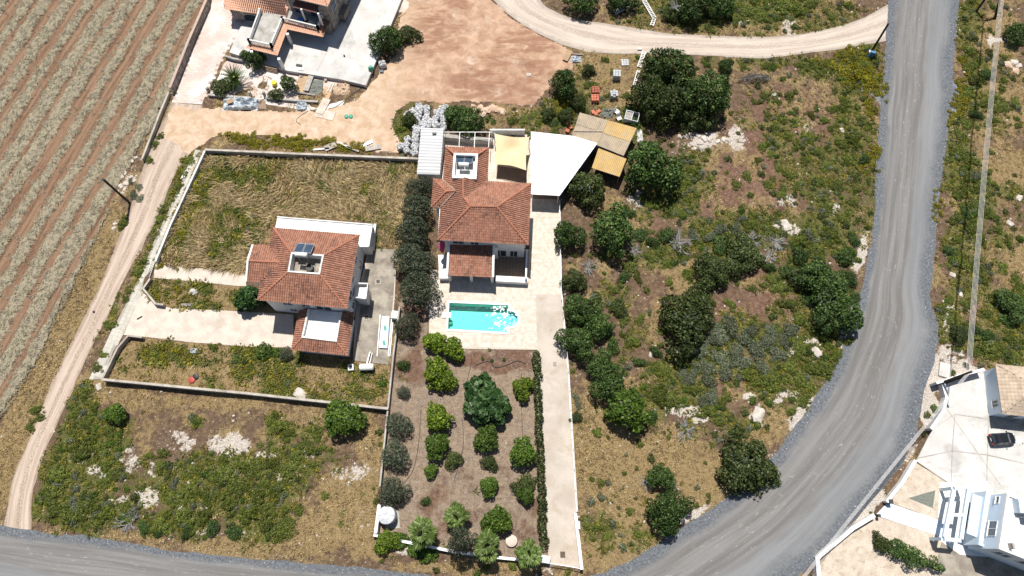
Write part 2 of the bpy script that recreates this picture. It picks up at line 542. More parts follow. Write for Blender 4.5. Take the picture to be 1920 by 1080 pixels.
M['leaf_dark'] = leafmat('dark_evergreen_leaf', (0.016, 0.036, 0.008), (0.052, 0.096, 0.022), (0.150, 0.220, 0.055))
M['leaf_lent'] = leafmat('olive_dark_leaf', (0.023, 0.034, 0.009), (0.064, 0.090, 0.024), (0.165, 0.198, 0.064))
M['leaf_olive'] = leafmat('olive_leaf', (0.026, 0.035, 0.019), (0.072, 0.088, 0.052), (0.170, 0.190, 0.122))
M['leaf_citrus'] = leafmat('citrus_leaf', (0.045, 0.085, 0.008), (0.130, 0.200, 0.016), (0.300, 0.370, 0.036), 0.35)
M['leaf_green'] = leafmat('green_leaf', (0.028, 0.062, 0.008), (0.075, 0.130, 0.016), (0.175, 0.250, 0.034), 0.3)
M['leaf_fig'] = leafmat('fig_leaf', (0.014, 0.040, 0.009), (0.040, 0.088, 0.020), (0.130, 0.200, 0.080), 0.2)
M['leaf_palm'] = leafmat('palm_leaf', (0.050, 0.090, 0.018), (0.120, 0.180, 0.040), (0.300, 0.360, 0.150), 0.3)
M['leaf_cover'] = leafmat('ground_cover_leaf', (0.054, 0.075, 0.012), (0.115, 0.140, 0.022), (0.205, 0.230, 0.045), 0.25, 0.7, 0.3)
M['leaf_silver'] = leafmat('silver_leaf', (0.065, 0.080, 0.044), (0.132, 0.152, 0.092), (0.225, 0.245, 0.165), 0.2)
M['leaf_grey'] = leafmat('grey_twigs', (0.09, 0.085, 0.085), (0.17, 0.165, 0.17), (0.30, 0.295, 0.30), 0.1)
M['leaf_yellow'] = leafmat('yellow_flowers', (0.07, 0.085, 0.012), (0.22, 0.20, 0.015), (0.50, 0.40, 0.020), 0.3)
M['straw'] = leafmat('dry_grass', (0.20, 0.138, 0.055), (0.43, 0.315, 0.15), (0.62, 0.485, 0.27), 0.25, 0.5, 0.4)
M['straw_brown'] = leafmat('brown_dry_grass', (0.13, 0.088, 0.038), (0.29, 0.205, 0.10), (0.49, 0.37, 0.20), 0.25, 0.5, 0.4)
M['hay'] = leafmat('cut_hay', (0.20, 0.170, 0.115), (0.305, 0.268, 0.188), (0.41, 0.367, 0.268), 0.2, 0.5, 0.25)
M['weed'] = leafmat('weed_leaf', (0.065, 0.066, 0.008), (0.160, 0.145, 0.016), (0.32, 0.275, 0.032), 0.3, 0.6, 0.35)

# ------------------------------------------------------------------ the lie of the land (photo outlines set down on the ground)
def pg(s): return [tuple(float(q) for q in w.split(',')) for w in s.split()]


FIELD = pg("-420,-90 412,-90 388,0 352,90 322,170 300,215 262,285 225,350 190,425 150,505 110,590 62,685 10,770 -420,1330")
ROAD_L = pg("1672,-60 1668,-10 1662,60 1656,140 1650,200 1648,260 1642,340 1636,420 1624,500 1604,580 1580,650 1546,720 1500,785 1450,850 1392,908 1330,955 1270,992 1212,1034 1130,1074 1000,1092 860,1086 700,1066 600,1058 500,1049 400,1040 300,1029 200,1010 100,1000 0,986 -200,958 -420,930")
ROAD_R = pg("1806,-60 1800,-10 1794,60 1786,130 1790,180 1784,220 1776,270 1766,340 1757,420 1749,500 1746,560 1760,610 1754,665 1738,715 1728,770 1712,830 1668,900 1612,965 1556,1030 1500,1078 1430,1130 1300,1180 1100,1210 860,1212 700,1196 500,1172 300,1150 100,1126 0,1112 -200,1086 -420,1050")
ROAD = ROAD_L + ROAD_R[::-1]
TRACK_L = pg("322,192 296,250 268,315 246,385 210,480 176,560 124,665 88,738 52,828 22,905 8,985 6,1010")
TRACK_R = pg("380,198 362,272 330,325 304,385 274,450 236,520 204,590 168,660 134,738 104,800 76,868 62,930 60,992 60,1012")
TRACK = TRACK_L + TRACK_R[::-1]
UP_L = pg("1000,-60 1012,0 1042,22 1080,36 1150,46 1250,62 1330,67 1430,69 1520,61 1600,41 1640,22 1676,2")
UP_R = pg("880,-60 925,0 962,34 1012,64 1080,92 1150,101 1250,101 1350,106 1430,109 1500,101 1560,95 1640,80 1676,74")
UPROAD = UP_L + UP_R[::-1]
YARD = pg("322,194 395,202 470,206 600,208 668,186 700,150 716,128 742,100 748,60 752,22 760,-40 770,-70 890,-70 925,0 962,34 1012,64 1062,88 1084,104 1066,138 1030,170 1000,196 950,196 880,190 830,194 770,192 748,206 736,236 752,262 748,288 700,284 600,264 520,258 430,254 392,262 366,282 350,300 300,250")
PINK = pg("414,-60 396,-10 372,62 322,192 378,196 396,158 420,104 452,60 470,20 480,-60")
SIDEWALK = pg("366,281 384,283 352,352 320,420 291,492 283,508 271,521 266,545 262,556 232,627 212,660 192,711 167,711 178,690 200,640 226,590 262,520 290,450 318,390 345,330")
PATH1 = pg("291,496 460,510 462,537 288,521")
DRIVE1 = pg("266,546 290,570 322,578 440,583 550,590 550,652 470,650 360,642 260,630 232,628")
BACKYARD = pg("691,466 744,468 740,560 728,684 662,676 668,560")
TERR = pg("806,506 1003,506 1008,656 870,654 804,628")
DRIVE_N = pg("985,372 1049,372 1052,552 1000,553")
DRIVE_S = pg("1004,553 1053,552 1068,740 1090,1064 1029,1060 1018,860 1008,656")
GARDEN = pg("750,560 806,560 804,628 870,656 1008,658 1029,1056 860,1040 704,1006 718,880 732,760 744,640")
RYARD = pg("1768,722 1845,694 1990,700 1990,970 1920,958 1850,922 1780,908 1717,864 1747,806 1770,772")
RBED = pg("1714,866 1781,908 1770,980 1667,941")
RPATH = pg("1641,966 1664,942 1773,980 1769,1008")
RLOT = pg("1534,1048 1604,986 1640,967 1768,1006 1755,1066 1800,1080 1800,1130 1540,1130")
RPATIO = pg("1768,1006 1800,1012 1990,1060 1990,1140 1760,1140 1755,1066")
LOT_N = pg("386,286 783,302 752,470 744,468 691,466 700,412 520,408 470,470 462,512 291,494")
LOT_M = pg("288,523 450,536 450,584 322,578 290,570 268,545")
LOT_S = pg("234,630 360,642 470,650 550,654 660,678 732,690 728,762 192,712")
SOIL_C = pg("740,200 830,194 930,200 1080,110 1210,98 1200,220 1090,205 1050,255 930,250 830,245 790,290 740,290")
POOL_MAIN = pg("841,566 958,571 955,625 838,619")

G_ = {k: [(p.x, p.y) for p in G(v)] for k, v in dict(FIELD=FIELD, ROAD=ROAD, TRACK=TRACK, UPROAD=UPROAD, YARD=YARD, PINK=PINK, SIDEWALK=SIDEWALK, PATH1=PATH1, DRIVE1=DRIVE1, BACKYARD=BACKYARD, TERR=TERR, DRIVE_N=DRIVE_N, DRIVE_S=DRIVE_S, GARDEN=GARDEN, RYARD=RYARD, RBED=RBED, RPATH=RPATH, RLOT=RLOT, RPATIO=RPATIO).items()}
HOUSE_L = [(p.x, p.y) for p in G(pg("505,445 690,440 668,660 550,655 500,575 470,530"))]
HOUSE_C = [(p.x, p.y) for p in G(pg("786,330 835,262 1000,262 1140,275 1170,300 1150,345 1052,372 1000,372 1000,552 808,556 806,470 826,470"))]
HOUSE_U = [(p.x, p.y) for p in G(pg("430,-80 770,-80 745,30 686,172 500,140 400,190 395,160 420,100 440,40"))]
PERG = [(p.x, p.y) for p in G(pg('1758,896 1990,880 1990,1075 1800,1052 1752,1012'))]
HOUSE_R = [(p.x, p.y) for p in G(pg("1835,700 1990,700 1990,830 1850,800"))]
BLOCK = [G_[k] for k in ('ROAD', 'TRACK', 'UPROAD', 'YARD', 'PINK', 'SIDEWALK', 'PATH1', 'DRIVE1', 'BACKYARD', 'TERR', 'DRIVE_N', 'DRIVE_S', 'RYARD', 'RBED', 'RPATH', 'RLOT', 'RPATIO', 'FIELD')] + [HOUSE_L, HOUSE_C, HOUSE_U, HOUSE_R, PERG]


def blocked(x, y, margin=0.0, skip=()):
    """largest signed distance to any paved or built area (positive = inside)"""
    r = np.full(np.shape(x), -1e9)
    for i, b in enumerate(BLOCK):
        bx = [p[0] for p in b]; by = [p[1] for p in b]
        near = (x > min(bx) - 4) & (x < max(bx) + 4) & (y > min(by) - 4) & (y < max(by) + 4)
        if near.any():
            r[near] = np.maximum(r[near], sd(x[near], y[near], b))
    return r


# patches seen on the photograph: cx cy rx ry turn(deg) strength
GREEN = """170 845 60 70 0 1|110 905 34 75 20 1|180 960 90 36 0 1|400 905 120 55 0 1|480 960 70 55 -20 1|320 985 70 26 0 .9|530 805 34 26 30 1|530 880 60 45 0 1
206 795 40 26 0 .8|150 765 26 30 -30 .8|250 900 40 34 0 .6|590 815 30 20 0 .7|605 860 40 40 0 .5|690 740 40 12 0 .5|620 930 60 50 0 .25|370 790 14 10 0 .8|440 700 40 10 0 .3
335 400 40 60 0 1|375 330 50 34 0 1|470 325 90 26 0 .9|570 345 90 34 0 .8|440 470 40 34 0 .9|500 370 70 26 0 .8|400 420 40 30 0 .6|720 430 26 60 0 .7|640 340 60 22 0 .3|330 470 30 24 0 .5
330 550 60 24 0 1|390 560 60 20 0 1|310 660 70 24 0 1|250 680 26 22 0 .6|400 670 70 18 0 .7|470 690 60 14 0 .5|600 690 60 10 0 .4
345 320 10 40 25 1|305 410 10 60 25 1|262 500 8 40 25 .9|200 600 10 50 28 .7|150 745 16 40 25 .9|80 770 14 30 20 .8|60 870 8 40 15 .5
1280 345 34 60 20 1|1262 395 40 20 0 1|1240 365 22 24 0 .8|1200 385 26 30 0 .5|1330 345 18 20 0 .5|1420 215 40 60 0 .35|1500 300 50 60 20 .6|1590 260 40 90 0 .7|1600 160 40 40 0 .8|1550 130 60 24 10 .8
1460 250 40 34 0 .5|1560 350 60 50 0 .7|1470 350 40 24 0 .5|1540 440 70 50 0 .8|1430 430 60 40 0 .7|1340 440 60 40 0 .7|1240 470 50 30 0 .7|1330 510 50 24 0 .8|1180 480 40 30 0 .5
1500 520 60 40 0 .8|1580 460 30 50 0 .7|1480 590 50 40 0 .5|1540 650 60 50 0 1|1450 640 70 34 0 .8|1390 620 50 40 0 .8|1330 680 60 40 0 .8|1260 690 40 40 0 .8|1230 740 40 24 0 1|1320 760 60 30 20 .9
1440 710 40 34 0 1|1500 700 50 40 0 1|1515 750 30 18 0 1|1560 690 26 26 0 .9|1480 760 30 16 0 .5|1360 800 50 40 0 .5|1290 810 40 24 0 .6|1220 780 40 20 0 .5|1180 640 40 34 0 .5|1150 560 34 40 0 .5
1130 1000 36 40 0 .6|1190 1010 40 30 0 .5|1170 940 40 20 0 .25|1600 590 26 60 10 .6|1630 380 20 60 0 .6
1300 20 70 36 0 .9|1400 25 60 30 0 .9|1480 14 60 40 0 .9|1220 20 50 30 0 .6|1560 30 60 24 -10 .6|1440 120 60 16 0 .6|1340 118 30 12 0 .5|1620 110 34 40 0 .8
1815 40 26 60 0 .8|1830 120 30 40 0 .8|1820 200 30 40 0 .8|1800 250 20 40 0 .7|1850 190 50 20 20 .7|1870 130 40 30 0 .5|1800 320 34 60 0 .9|1830 380 40 60 0 .8|1800 460 40 60 0 .8|1870 440 50 40 0 .5|1890 580 50 50 0 .9|1820 540 50 40 0 .6|1790 620 30 40 0 .8|1850 640 60 30 0 .8|1900 360 30 30 0 .5|1780 580 20 30 0 .8|1880 230 40 24 0 .4|1905 640 40 50 0 .8
1050 215 40 30 0 .8|980 225 40 20 0 .5|1090 170 30 40 0 .6|760 235 20 40 0 .8|1120 215 20 40 0 .5|1180 240 26 40 0 .8"""
YELLOW = """560 268 70 9 3 1|480 264 60 8 0 1|640 276 40 7 6 .8|1600 130 40 26 20 1|1570 118 40 10 10 .9|1640 160 20 30 0 .8|1640 205 8 20 0 .8|1060 200 16 12 0 .8|1800 160 8 60 0 .6|1790 200 8 40 0 .6|345 390 26 40 0 .6|370 340 20 24 0 .8|340 330 10 30 0 .3|300 470 20 30 0 .4|300 660 40 14 0 .3|345 560 40 12 0 .3|1755 380 10 30 0 .5|1632 300 8 30 0 .7"""
ROCK = """1285 770 36 12 10 1|1310 780 14 16 0 1|1420 782 12 18 0 1|1480 428 20 12 0 1|1500 648 30 7 -25 1|1527 663 12 9 -20 1|1320 265 34 12 -15 .9|1380 258 16 24 0 .7|1300 255 16 10 0 .6|1470 378 24 10 0 .6|1462 742 22 8 0 .8|1495 748 12 12 0 .7|1405 742 10 9 0 .7
430 835 44 22 5 .9|345 825 22 14 60 .8|275 936 26 16 15 1|245 865 14 26 0 .7|182 886 16 13 0 1|285 880 6 16 0 1|222 938 18 8 -20 1|380 955 8 6 0 .8|335 945 10 10 0 .8|525 890 6 12 0 .8|500 855 26 7 0 .8|660 885 40 18 0 .7|585 850 12 14 0 .5|680 970 14 30 0 .4|410 1000 60 14 0 .5|330 850 50 50 0 .35|150 860 26 20 0 .5|760 1015 24 8 0 .6|160 700 14 14 0 .3
1510 235 24 20 0 .3|1560 390 14 20 0 .6|1615 470 9 40 10 .9|1590 610 8 50 20 .8|1500 775 10 40 40 .8|1420 880 10 50 50 .4|1300 965 24 10 -30 .9|1240 1010 16 10 0 .4|1752 700 22 34 0 1|1740 760 16 34 10 1|1700 850 10 30 30 .6|1625 950 12 40 40 1|1580 1000 10 30 40 .7|1800 690 34 14 0 .8|1780 660 20 14 0 .7|1780 590 12 30 0 .6|1870 75 20 5 0 1
1190 375 14 18 0 .6|1300 270 60 20 -10 .35|700 240 20 24 0 .8|720 265 26 16 0 .9|650 240 30 20 0 .4|900 1040 50 6 0 .4|770 1032 30 8 5 .8|1020 1068 20 6 0 .5|1480 55 20 14 0 .6|1390 45 20 8 0 .5|240 330 14 24 20 .6|225 355 10 20 0 .5|222 430 12 26 0 .4"""
RED = """1420 320 110 90 0 .8|1480 220 90 60 0 .7|1350 380 60 40 0 .7|1450 570 60 60 0 .8|1370 410 60 30 0 .5|1380 600 40 60 0 .6|1250 560 60 40 0 .5|1330 300 60 30 0 .6|1230 430 20 30 0 .6|1310 725 60 40 0 .8|1460 690 40 20 0 .4|780 690 30 40 0 .9|940 680 60 24 0 1|830 960 50 60 0 .8|780 590 20 40 0 1|900 900 60 30 0 .5|990 990 40 60 0 .7|890 975 22 16 0 1|1840 690 40 14 0 .9|1880 110 30 40 0 .4|310 800 60 40 0 .2|960 210 60 20 0 .8|1060 640 10 10 0 .4|330 930 40 20 0 .4|560 765 60 20 0 .4|740 790 20 40 0 .5"""
STRAW = """1150 880 80 100 0 .9|1120 800 50 80 0 .9|1250 840 70 40 -20 .9|1180 1000 80 60 0 .8|1330 900 60 60 0 .8|1480 790 60 40 0 .7|1430 820 50 30 0 .7|1290 520 40 40 0 .8|1250 580 40 30 0 .5|1100 1030 20 40 0 .9|1400 150 60 20 0 .4|1350 95 60 20 0 .5|1530 180 60 40 0 .5|1600 200 40 50 0 .6|1420 380 40 26 0 .5|1250 330 20 30 0 .3|1230 120 80 20 0 .7|1130 120 50 50 0 .9|1150 180 40 40 0 .8|1100 150 40 40 0 .7|1000 220 60 26 0 .7|940 225 30 20 0 .5
170 730 60 30 0 .8|560 780 80 30 0 .6|450 750 120 18 0 .7|250 740 60 18 0 .6|660 940 70 70 0 .8|600 1000 80 40 0 .8|400 1020 80 16 0 .9|700 850 30 80 0 .7|560 930 30 40 0 .5|300 770 60 30 0 .4|480 1010 60 20 0 .8|250 830 50 40 0 .2|700 1010 60 30 0 .9|860 1062 90 14 0 .8|1000 1066 40 8 0 .8|500 1035 160 10 0 .9|250 1010 120 10 0 .8
1860 70 50 60 0 .9|1880 200 60 60 0 .7|1870 330 60 60 0 .8|1900 480 40 60 0 .8|1850 480 60 40 0 .6|1790 400 14 70 0 .8|1780 60 20 60 0 .6|1830 240 40 30 0 .8|1860 560 40 30 0 .6|1210 20 34 20 0 .9|1440 60 80 16 0 .9|1530 30 60 30 0 .9|1350 55 90 12 0 .8|1200 40 60 20 0 .8|1100 20 60 16 0 .5
110 560 70 120 30 1|60 700 60 90 25 1|200 440 30 60 30 .9|240 350 24 50 25 .7|290 240 14 60 25 .8|30 820 40 60 20 1|5 900 20 80 10 1|330 160 20 60 20 .8"""


def ell(s):
    o = []
    for w in s.replace('\n', '|').split('|'):
        if w.strip(): o.append(tuple(float(q) for q in w.split()))
    return o


def paint(px, py, lst):
    r = np.zeros(px.shape)
    for cx, cy, rx, ry, an, st in lst:
        k = 1.9
        near = (np.abs(px - cx) < max(rx, ry) * k) & (np.abs(py - cy) < max(rx, ry) * k)
        if not near.any(): continue
        a = math.radians(an)
        ux, uy = px[near] - cx, py[near] - cy
        qx, qy = (ux * math.cos(a) + uy * math.sin(a)) / rx, (-ux * math.sin(a) + uy * math.cos(a)) / ry
        d = np.sqrt(qx * qx + qy * qy)
        v = st * np.clip((1.45 - d) / 0.75, 0, 1)
        r[near] = np.maximum(r[near], v)
    return r


E_G, E_Y, E_R, E_D, E_S = ell(GREEN), ell(YELLOW), ell(ROCK), ell(RED), ell(STRAW)


def masks(x, y):
    """what grows or lies on the wild ground at ground places x, y"""
    px, py = PX(x, y)
    wx = (fbm(x * 0.33, y * 0.33, 3) - 0.5) * 46
    wy = (fbm(x * 0.33, y * 0.33, 4) - 0.5) * 46
    qx, qy = px + wx, py + wy
    n1 = fbm(x * 0.16, y * 0.16, 21, 5)
    n2 = fbm(x * 0.45, y * 0.45, 22, 4)
    n3 = fbm(x * 1.3, y * 1.3, 23, 3)
    green = paint(qx, qy, E_G)
    yellow = paint(qx, qy, E_Y)
    sx = (fbm(x * 0.9, y * 0.9, 31) - 0.5) * 26
    sy = (fbm(x * 0.9, y * 0.9, 32) - 0.5) * 26
    rock = paint(px + sx + wx * 0.2, py + sy + wy * 0.2, E_R) * np.where(px < 760, 0.80, 1.0)
    red = paint(qx, qy, E_D) * np.where(inpoly(px, py, GARDEN), np.where(py < 700, 1.1, 0.7), 0.75)
    straw = paint(qx, qy, E_S)
    off = (px < -40) | (px > 1960) | (py < -40) | (py > 1120)
    green = np.where(off, np.clip((n1 - 0.45) * 4, 0, 1), green)
    straw = np.where(off, np.clip((0.62 - n1) * 4, 0, 1), straw)
    lots = inpoly(px, py, LOT_N) | inpoly(px, py, LOT_M) | inpoly(px, py, LOT_S)
    straw = np.where(lots, np.maximum(straw, 0.92), straw)
    green = np.where(lots, np.clip(np.maximum(green * 0.72, (n1 - 0.50) * 3.5) + (n2 - 0.52) * 1.3, 0, 1), green)
    scrub = np.clip(0.42 + (n2 - 0.5) * 1.9, 0, 1)
    straw = np.maximum(straw, scrub * 0.85)
    gard = inpoly(px, py, GARDEN)
    straw = np.where(gard, 0.0, straw)
    green = np.where(gard, 0.0, green)
    green = np.clip(green + (n2 - 0.5) * 0.7 * (green > 0.02) + np.clip((n3 - 0.62) * 2.4, 0, 1) * 0.3 * (~gard) * (~lots), 0, 1)
    return dict(green=green, yellow=np.where(gard, 0, yellow), rock=np.clip(rock + (n3 - 0.5) * 0.6 * (rock > 0.02), 0, 1), red=red, straw=np.clip(straw + (n3 - 0.5) * 0.5, 0, 1), gard=gard, lots=lots, px=px, py=py)


# ------------------------------------------------------------------ terrain
STEP = 0.36
gx = np.concatenate([[-900, -500, -300, -200, -140, -115], np.arange(-104, 104.01, STEP), [115, 140, 200, 300, 500, 900]])
gy = np.concatenate([[-900, -500, -250, -120, -60, -32], np.arange(-18, 100.01, STEP), [110, 130, 170, 260, 450, 900]])
XX, YY = np.meshgrid(gx, gy)
fx_, fy_ = XX.ravel(), YY.ravel()
MK = masks(fx_, fy_)
bd = blocked(fx_, fy_)
open_ = np.clip((-bd - 0.2) / 2.0, 0, 1)
relief = (fbm(fx_ * 0.22, fy_ * 0.22, 41, 5) - 0.35) * 0.55 + (fbm(fx_ * 1.1, fy_ * 1.1, 42, 3) - 0.5) * 0.22 + MK['rock'] * 0.14
gardz = MK['gard']
relief = np.where(gardz, (fbm(fx_ * 1.2, fy_ * 1.2, 43, 3) - 0.5) * 0.10, relief)
fz_ = -0.035 + np.clip(relief, -0.15, 0.6) * open_
fz_ = np.where(bd > -0.2, -0.035, np.maximum(fz_, -0.02))


def ground_z(x, y):
    """height of the wild ground at arrays of places"""
    x, y = np.asarray(x, float), np.asarray(y, float)
    i = np.clip(np.searchsorted(gx, x) - 1, 0, len(gx) - 2)
    j = np.clip(np.searchsorted(gy, y) - 1, 0, len(gy) - 2)
    tx = (x - gx[i]) / (gx[i + 1] - gx[i]); ty = (y - gy[j]) / (gy[j + 1] - gy[j])
    Z = fz_.reshape(XX.shape)
    return (Z[j, i] * (1 - tx) + Z[j, i + 1] * tx) * (1 - ty) + (Z[j + 1, i] * (1 - tx) + Z[j + 1, i + 1] * tx) * ty


def gz(x, y): return float(ground_z(np.array([x]), np.array([y]))[0])


nx, ny = len(gx), len(gy)
ii, jj = np.meshgrid(np.arange(nx - 1), np.arange(ny - 1))
a_ = (jj * nx + ii).ravel()
F_ = np.stack([a_, a_ + 1, a_ + nx + 1, a_ + nx], 1)
POOLG = [(p.x, p.y) for p in G(POOL_MAIN)]
cx_ = (gx[ii.ravel()] + gx[ii.ravel() + 1]) / 2
cy_ = (gy[jj.ravel()] + gy[jj.ravel() + 1]) / 2
poolc = P(951, 598)
POOL_R = (P(951, 575) - P(951, 621)).length * 0.42
keep = ~((sd(cx_, cy_, POOLG) > -0.45) | (np.hypot(cx_ - poolc.x, cy_ - poolc.y) < POOL_R + 0.5))
V_ = np.stack([fx_, fy_, fz_], 1)


def groundmat():
    m = bpy.data.materials.new("wild_ground")
    t = NT(m)
    p = t.pos()
    nA = t.noise(p, 0.35, 5, 0.6)
    nB = t.noise(p, 1.6, 5, 0.65)
    nC = t.noise(p, 6.0, 4, 0.7)
    nD = t.noise(p, 18.0, 3, 0.7)
    brown = t.mix(t.ramp(nB, 0.3, 0.7), (0.096, 0.061, 0.038), (0.180, 0.123, 0.080))
    red = t.mix(t.ramp(nB, 0.3, 0.7), (0.120, 0.066, 0.044), (0.215, 0.132, 0.092))
    c = t.mix(t.ramp(t.math('ADD', t.attr("red"), t.math('MULTIPLY', nA, 0.5)), 0.35, 0.95), brown, red)
    # the mulch of the orchard
    mul = t.mix(t.ramp(t.math('ADD', t.math('MULTIPLY', nC, 0.5), t.math('MULTIPLY', nB, 0.5)), 0.34, 0.66), (0.185, 0.130, 0.088), (0.36, 0.280, 0.205))
    gm = t.math('MULTIPLY', t.attr("gard"), t.ramp(t.math('SUBTRACT', nA, t.math('MULTIPLY', t.attr("red"), 0.35)), 0.22, 0.42))
    c = t.mix(gm, c, mul)
    # dry grass litter
    st = t.mix(t.ramp(nC, 0.3, 0.72), (0.175, 0.118, 0.052), (0.40, 0.295, 0.145))
    fs = t.ramp(t.math('ADD', t.attr("straw"), t.math('MULTIPLY', t.math('SUBTRACT', nB, 0.5), 1.1)), 0.30, 0.72)
    c = t.mix(t.math('MULTIPLY', fs, 0.85), c, st)
    # low herbs
    gr = t.mix(t.ramp(nC, 0.32, 0.7), (0.055, 0.062, 0.016), (0.150, 0.155, 0.040))
    fg = t.ramp(t.math('ADD', t.attr("green"), t.math('MULTIPLY', t.math('SUBTRACT', nB, 0.5), 1.3)), 0.38, 0.66)
    c = t.mix(t.math('MULTIPLY', fg, 0.85), c, gr)
    # bare limestone
    rk = t.mix(t.ramp(nC, 0.35, 0.65), (0.34, 0.285, 0.235), (0.64, 0.585, 0.515))
    fr = t.ramp(t.math('ADD', t.attr("rock"), t.math('MULTIPLY', t.math('SUBTRACT', t.noise(p, 2.8, 5, 0.7), 0.5), 1.6)), 0.42, 0.60)
    c = t.mix(fr, c, rk)
    # pale chips of stone in the soil
    v = t.n("TexVoronoi"); t.l(p, v.inputs["Vector"]); v.inputs["Scale"].default_value = 3.2
    chip = t.math('MULTIPLY', t.ramp(v.outputs["Distance"], 0.20, 0.13), t.ramp(t.n_sep(v.outputs["Color"]), 0.62, 0.66))
    c = t.mix(t.math('MULTIPLY', chip, t.ramp(t.attr("gard"), 0, 1, 0.85, 0.15)), c, (0.52, 0.44, 0.37))
    f = t.ramp(nD, 0.3, 0.7, 0.72, 1.28, False)
    c = t.mix(1.0, c, f, 'MULTIPLY')
    h = t.math('ADD', t.math('MULTIPLY', nC, 1.0), t.math('MULTIPLY', nD, 0.5))
    t.finish(c, 0.95, h, 0.9, 0.16, spec=0.1)
    return m


def _sep(self, col):
    nd = self.n("SeparateColor"); self.l(col, nd.inputs[0]); return nd.outputs[0]


NT.n_sep = _sep
M['ground'] = groundmat()
me = np_mesh("ground", V_, F_[keep], M['ground'], smooth=True)
for k in ('green', 'rock', 'red', 'straw', 'gard'):
    at = me.attributes.new(k, 'FLOAT', 'POINT')
    at.data.foreach_set("value", MK[k].astype(np.float32))
tag(link_mesh("ground", me), kind='structure')


# ------------------------------------------------------------------ sheets on the ground
def sheet(name, pts, z, mat, wig=0.12, step=0.45, px=True, parent=None, kind='structure', holes=None):
    g = [(p.x, p.y) for p in G(pts)] if px else [(p[0], p[1]) for p in pts]
    ring = []
    n = len(g)
    for i in range(n):
        a, b = Vector(g[i]), Vector(g[(i + 1) % n])
        k = max(1, int((b - a).length / step))
        nr = Vector((-(b - a).y, (b - a).x)).normalized()
        for q in range(k):
            p = a.lerp(b, q / k)
            w = (float(fbm(np.array([p.x * 0.8]), np.array([p.y * 0.8]), 61, 4)[0]) - 0.5) * 2 * wig if wig else 0.0
            ring.append(p + nr * w)
    me = bpy.data.meshes.new(name)
    me.from_pydata([(p.x, p.y, z) for p in ring], [], [tuple(range(len(ring)))])
    if me.polygons[0].normal.z < 0: me.flip_normals()
    me.materials.append(mat)
    o = link_mesh(name, me, parent)
    if kind: o['kind'] = kind
    return o


def strip(name, L, R, z, mat, m=16, step=0.8, wig=0.25, crown=0.0, smooth_pts=True):
    """a road between two edges; attributes u (0..1 across) and v (metres along)"""
    l = catmull([(p.x, p.y) for p in G(L)]); r = catmull([(p.x, p.y) for p in G(R)])
    ln = sum((l[i + 1] - l[i]).length for i in range(len(l) - 1))
    n = int(ln / step)
    # pair the edges section by section so the cross lines stay square
    l2, r2 = resample(l, n), resample(r, n)
    V, U, W = [], [], []
    d = 0.0
    for i in range(n):
        if i: d += ((l2[i] + r2[i]) / 2 - (l2[i - 1] + r2[i - 1]) / 2).length
        wl = (float(fbm(np.array([d * 0.5]), np.array([0.3]), 71, 4)[0]) - 0.5) * 2 * wig
        wr = (float(fbm(np.array([d * 0.5]), np.array([9.3]), 72, 4)[0]) - 0.5) * 2 * wig
        ax = (r2[i] - l2[i]).normalized()
        A, B = l2[i] + ax * wl, r2[i] + ax * wr
        for k in range(m + 1):
            u = k / m
            p = l2[i].lerp(r2[i], u)
            if u < .1: p = p + ax * wl * (1 - u / .1)
            if u > .9: p = p + ax * wr * ((u - .9) / .1)
            V.append((p.x, p.y, z + crown * math.sin(math.pi * u)))
            U.append(u); W.append(d)
    q = np.arange((n - 1) * (m + 1)).reshape(n - 1, m + 1)[:, :m].ravel()
    F = np.stack([q, q + m + 1, q + m + 2, q + 1], 1)
    me = np_mesh(name, V, F, mat, smooth=True)
    if me.polygons[0].normal.z < 0: me.flip_normals()
    for k, val in (('u', U), ('v', W)):
        at = me.attributes.new(k, 'FLOAT', 'POINT'); at.data.foreach_set("value", np.array(val, dtype=np.float32))
    return tag(link_mesh(name, me), kind='structure')


def uvvec(t, su, sv):
    cb = t.n("CombineXYZ")
    t.l(t.math('MULTIPLY', t.attr("u"), su), cb.inputs[0]); t.l(t.math('MULTIPLY', t.attr("v"), sv), cb.inputs[1])
    return cb.outputs[0]


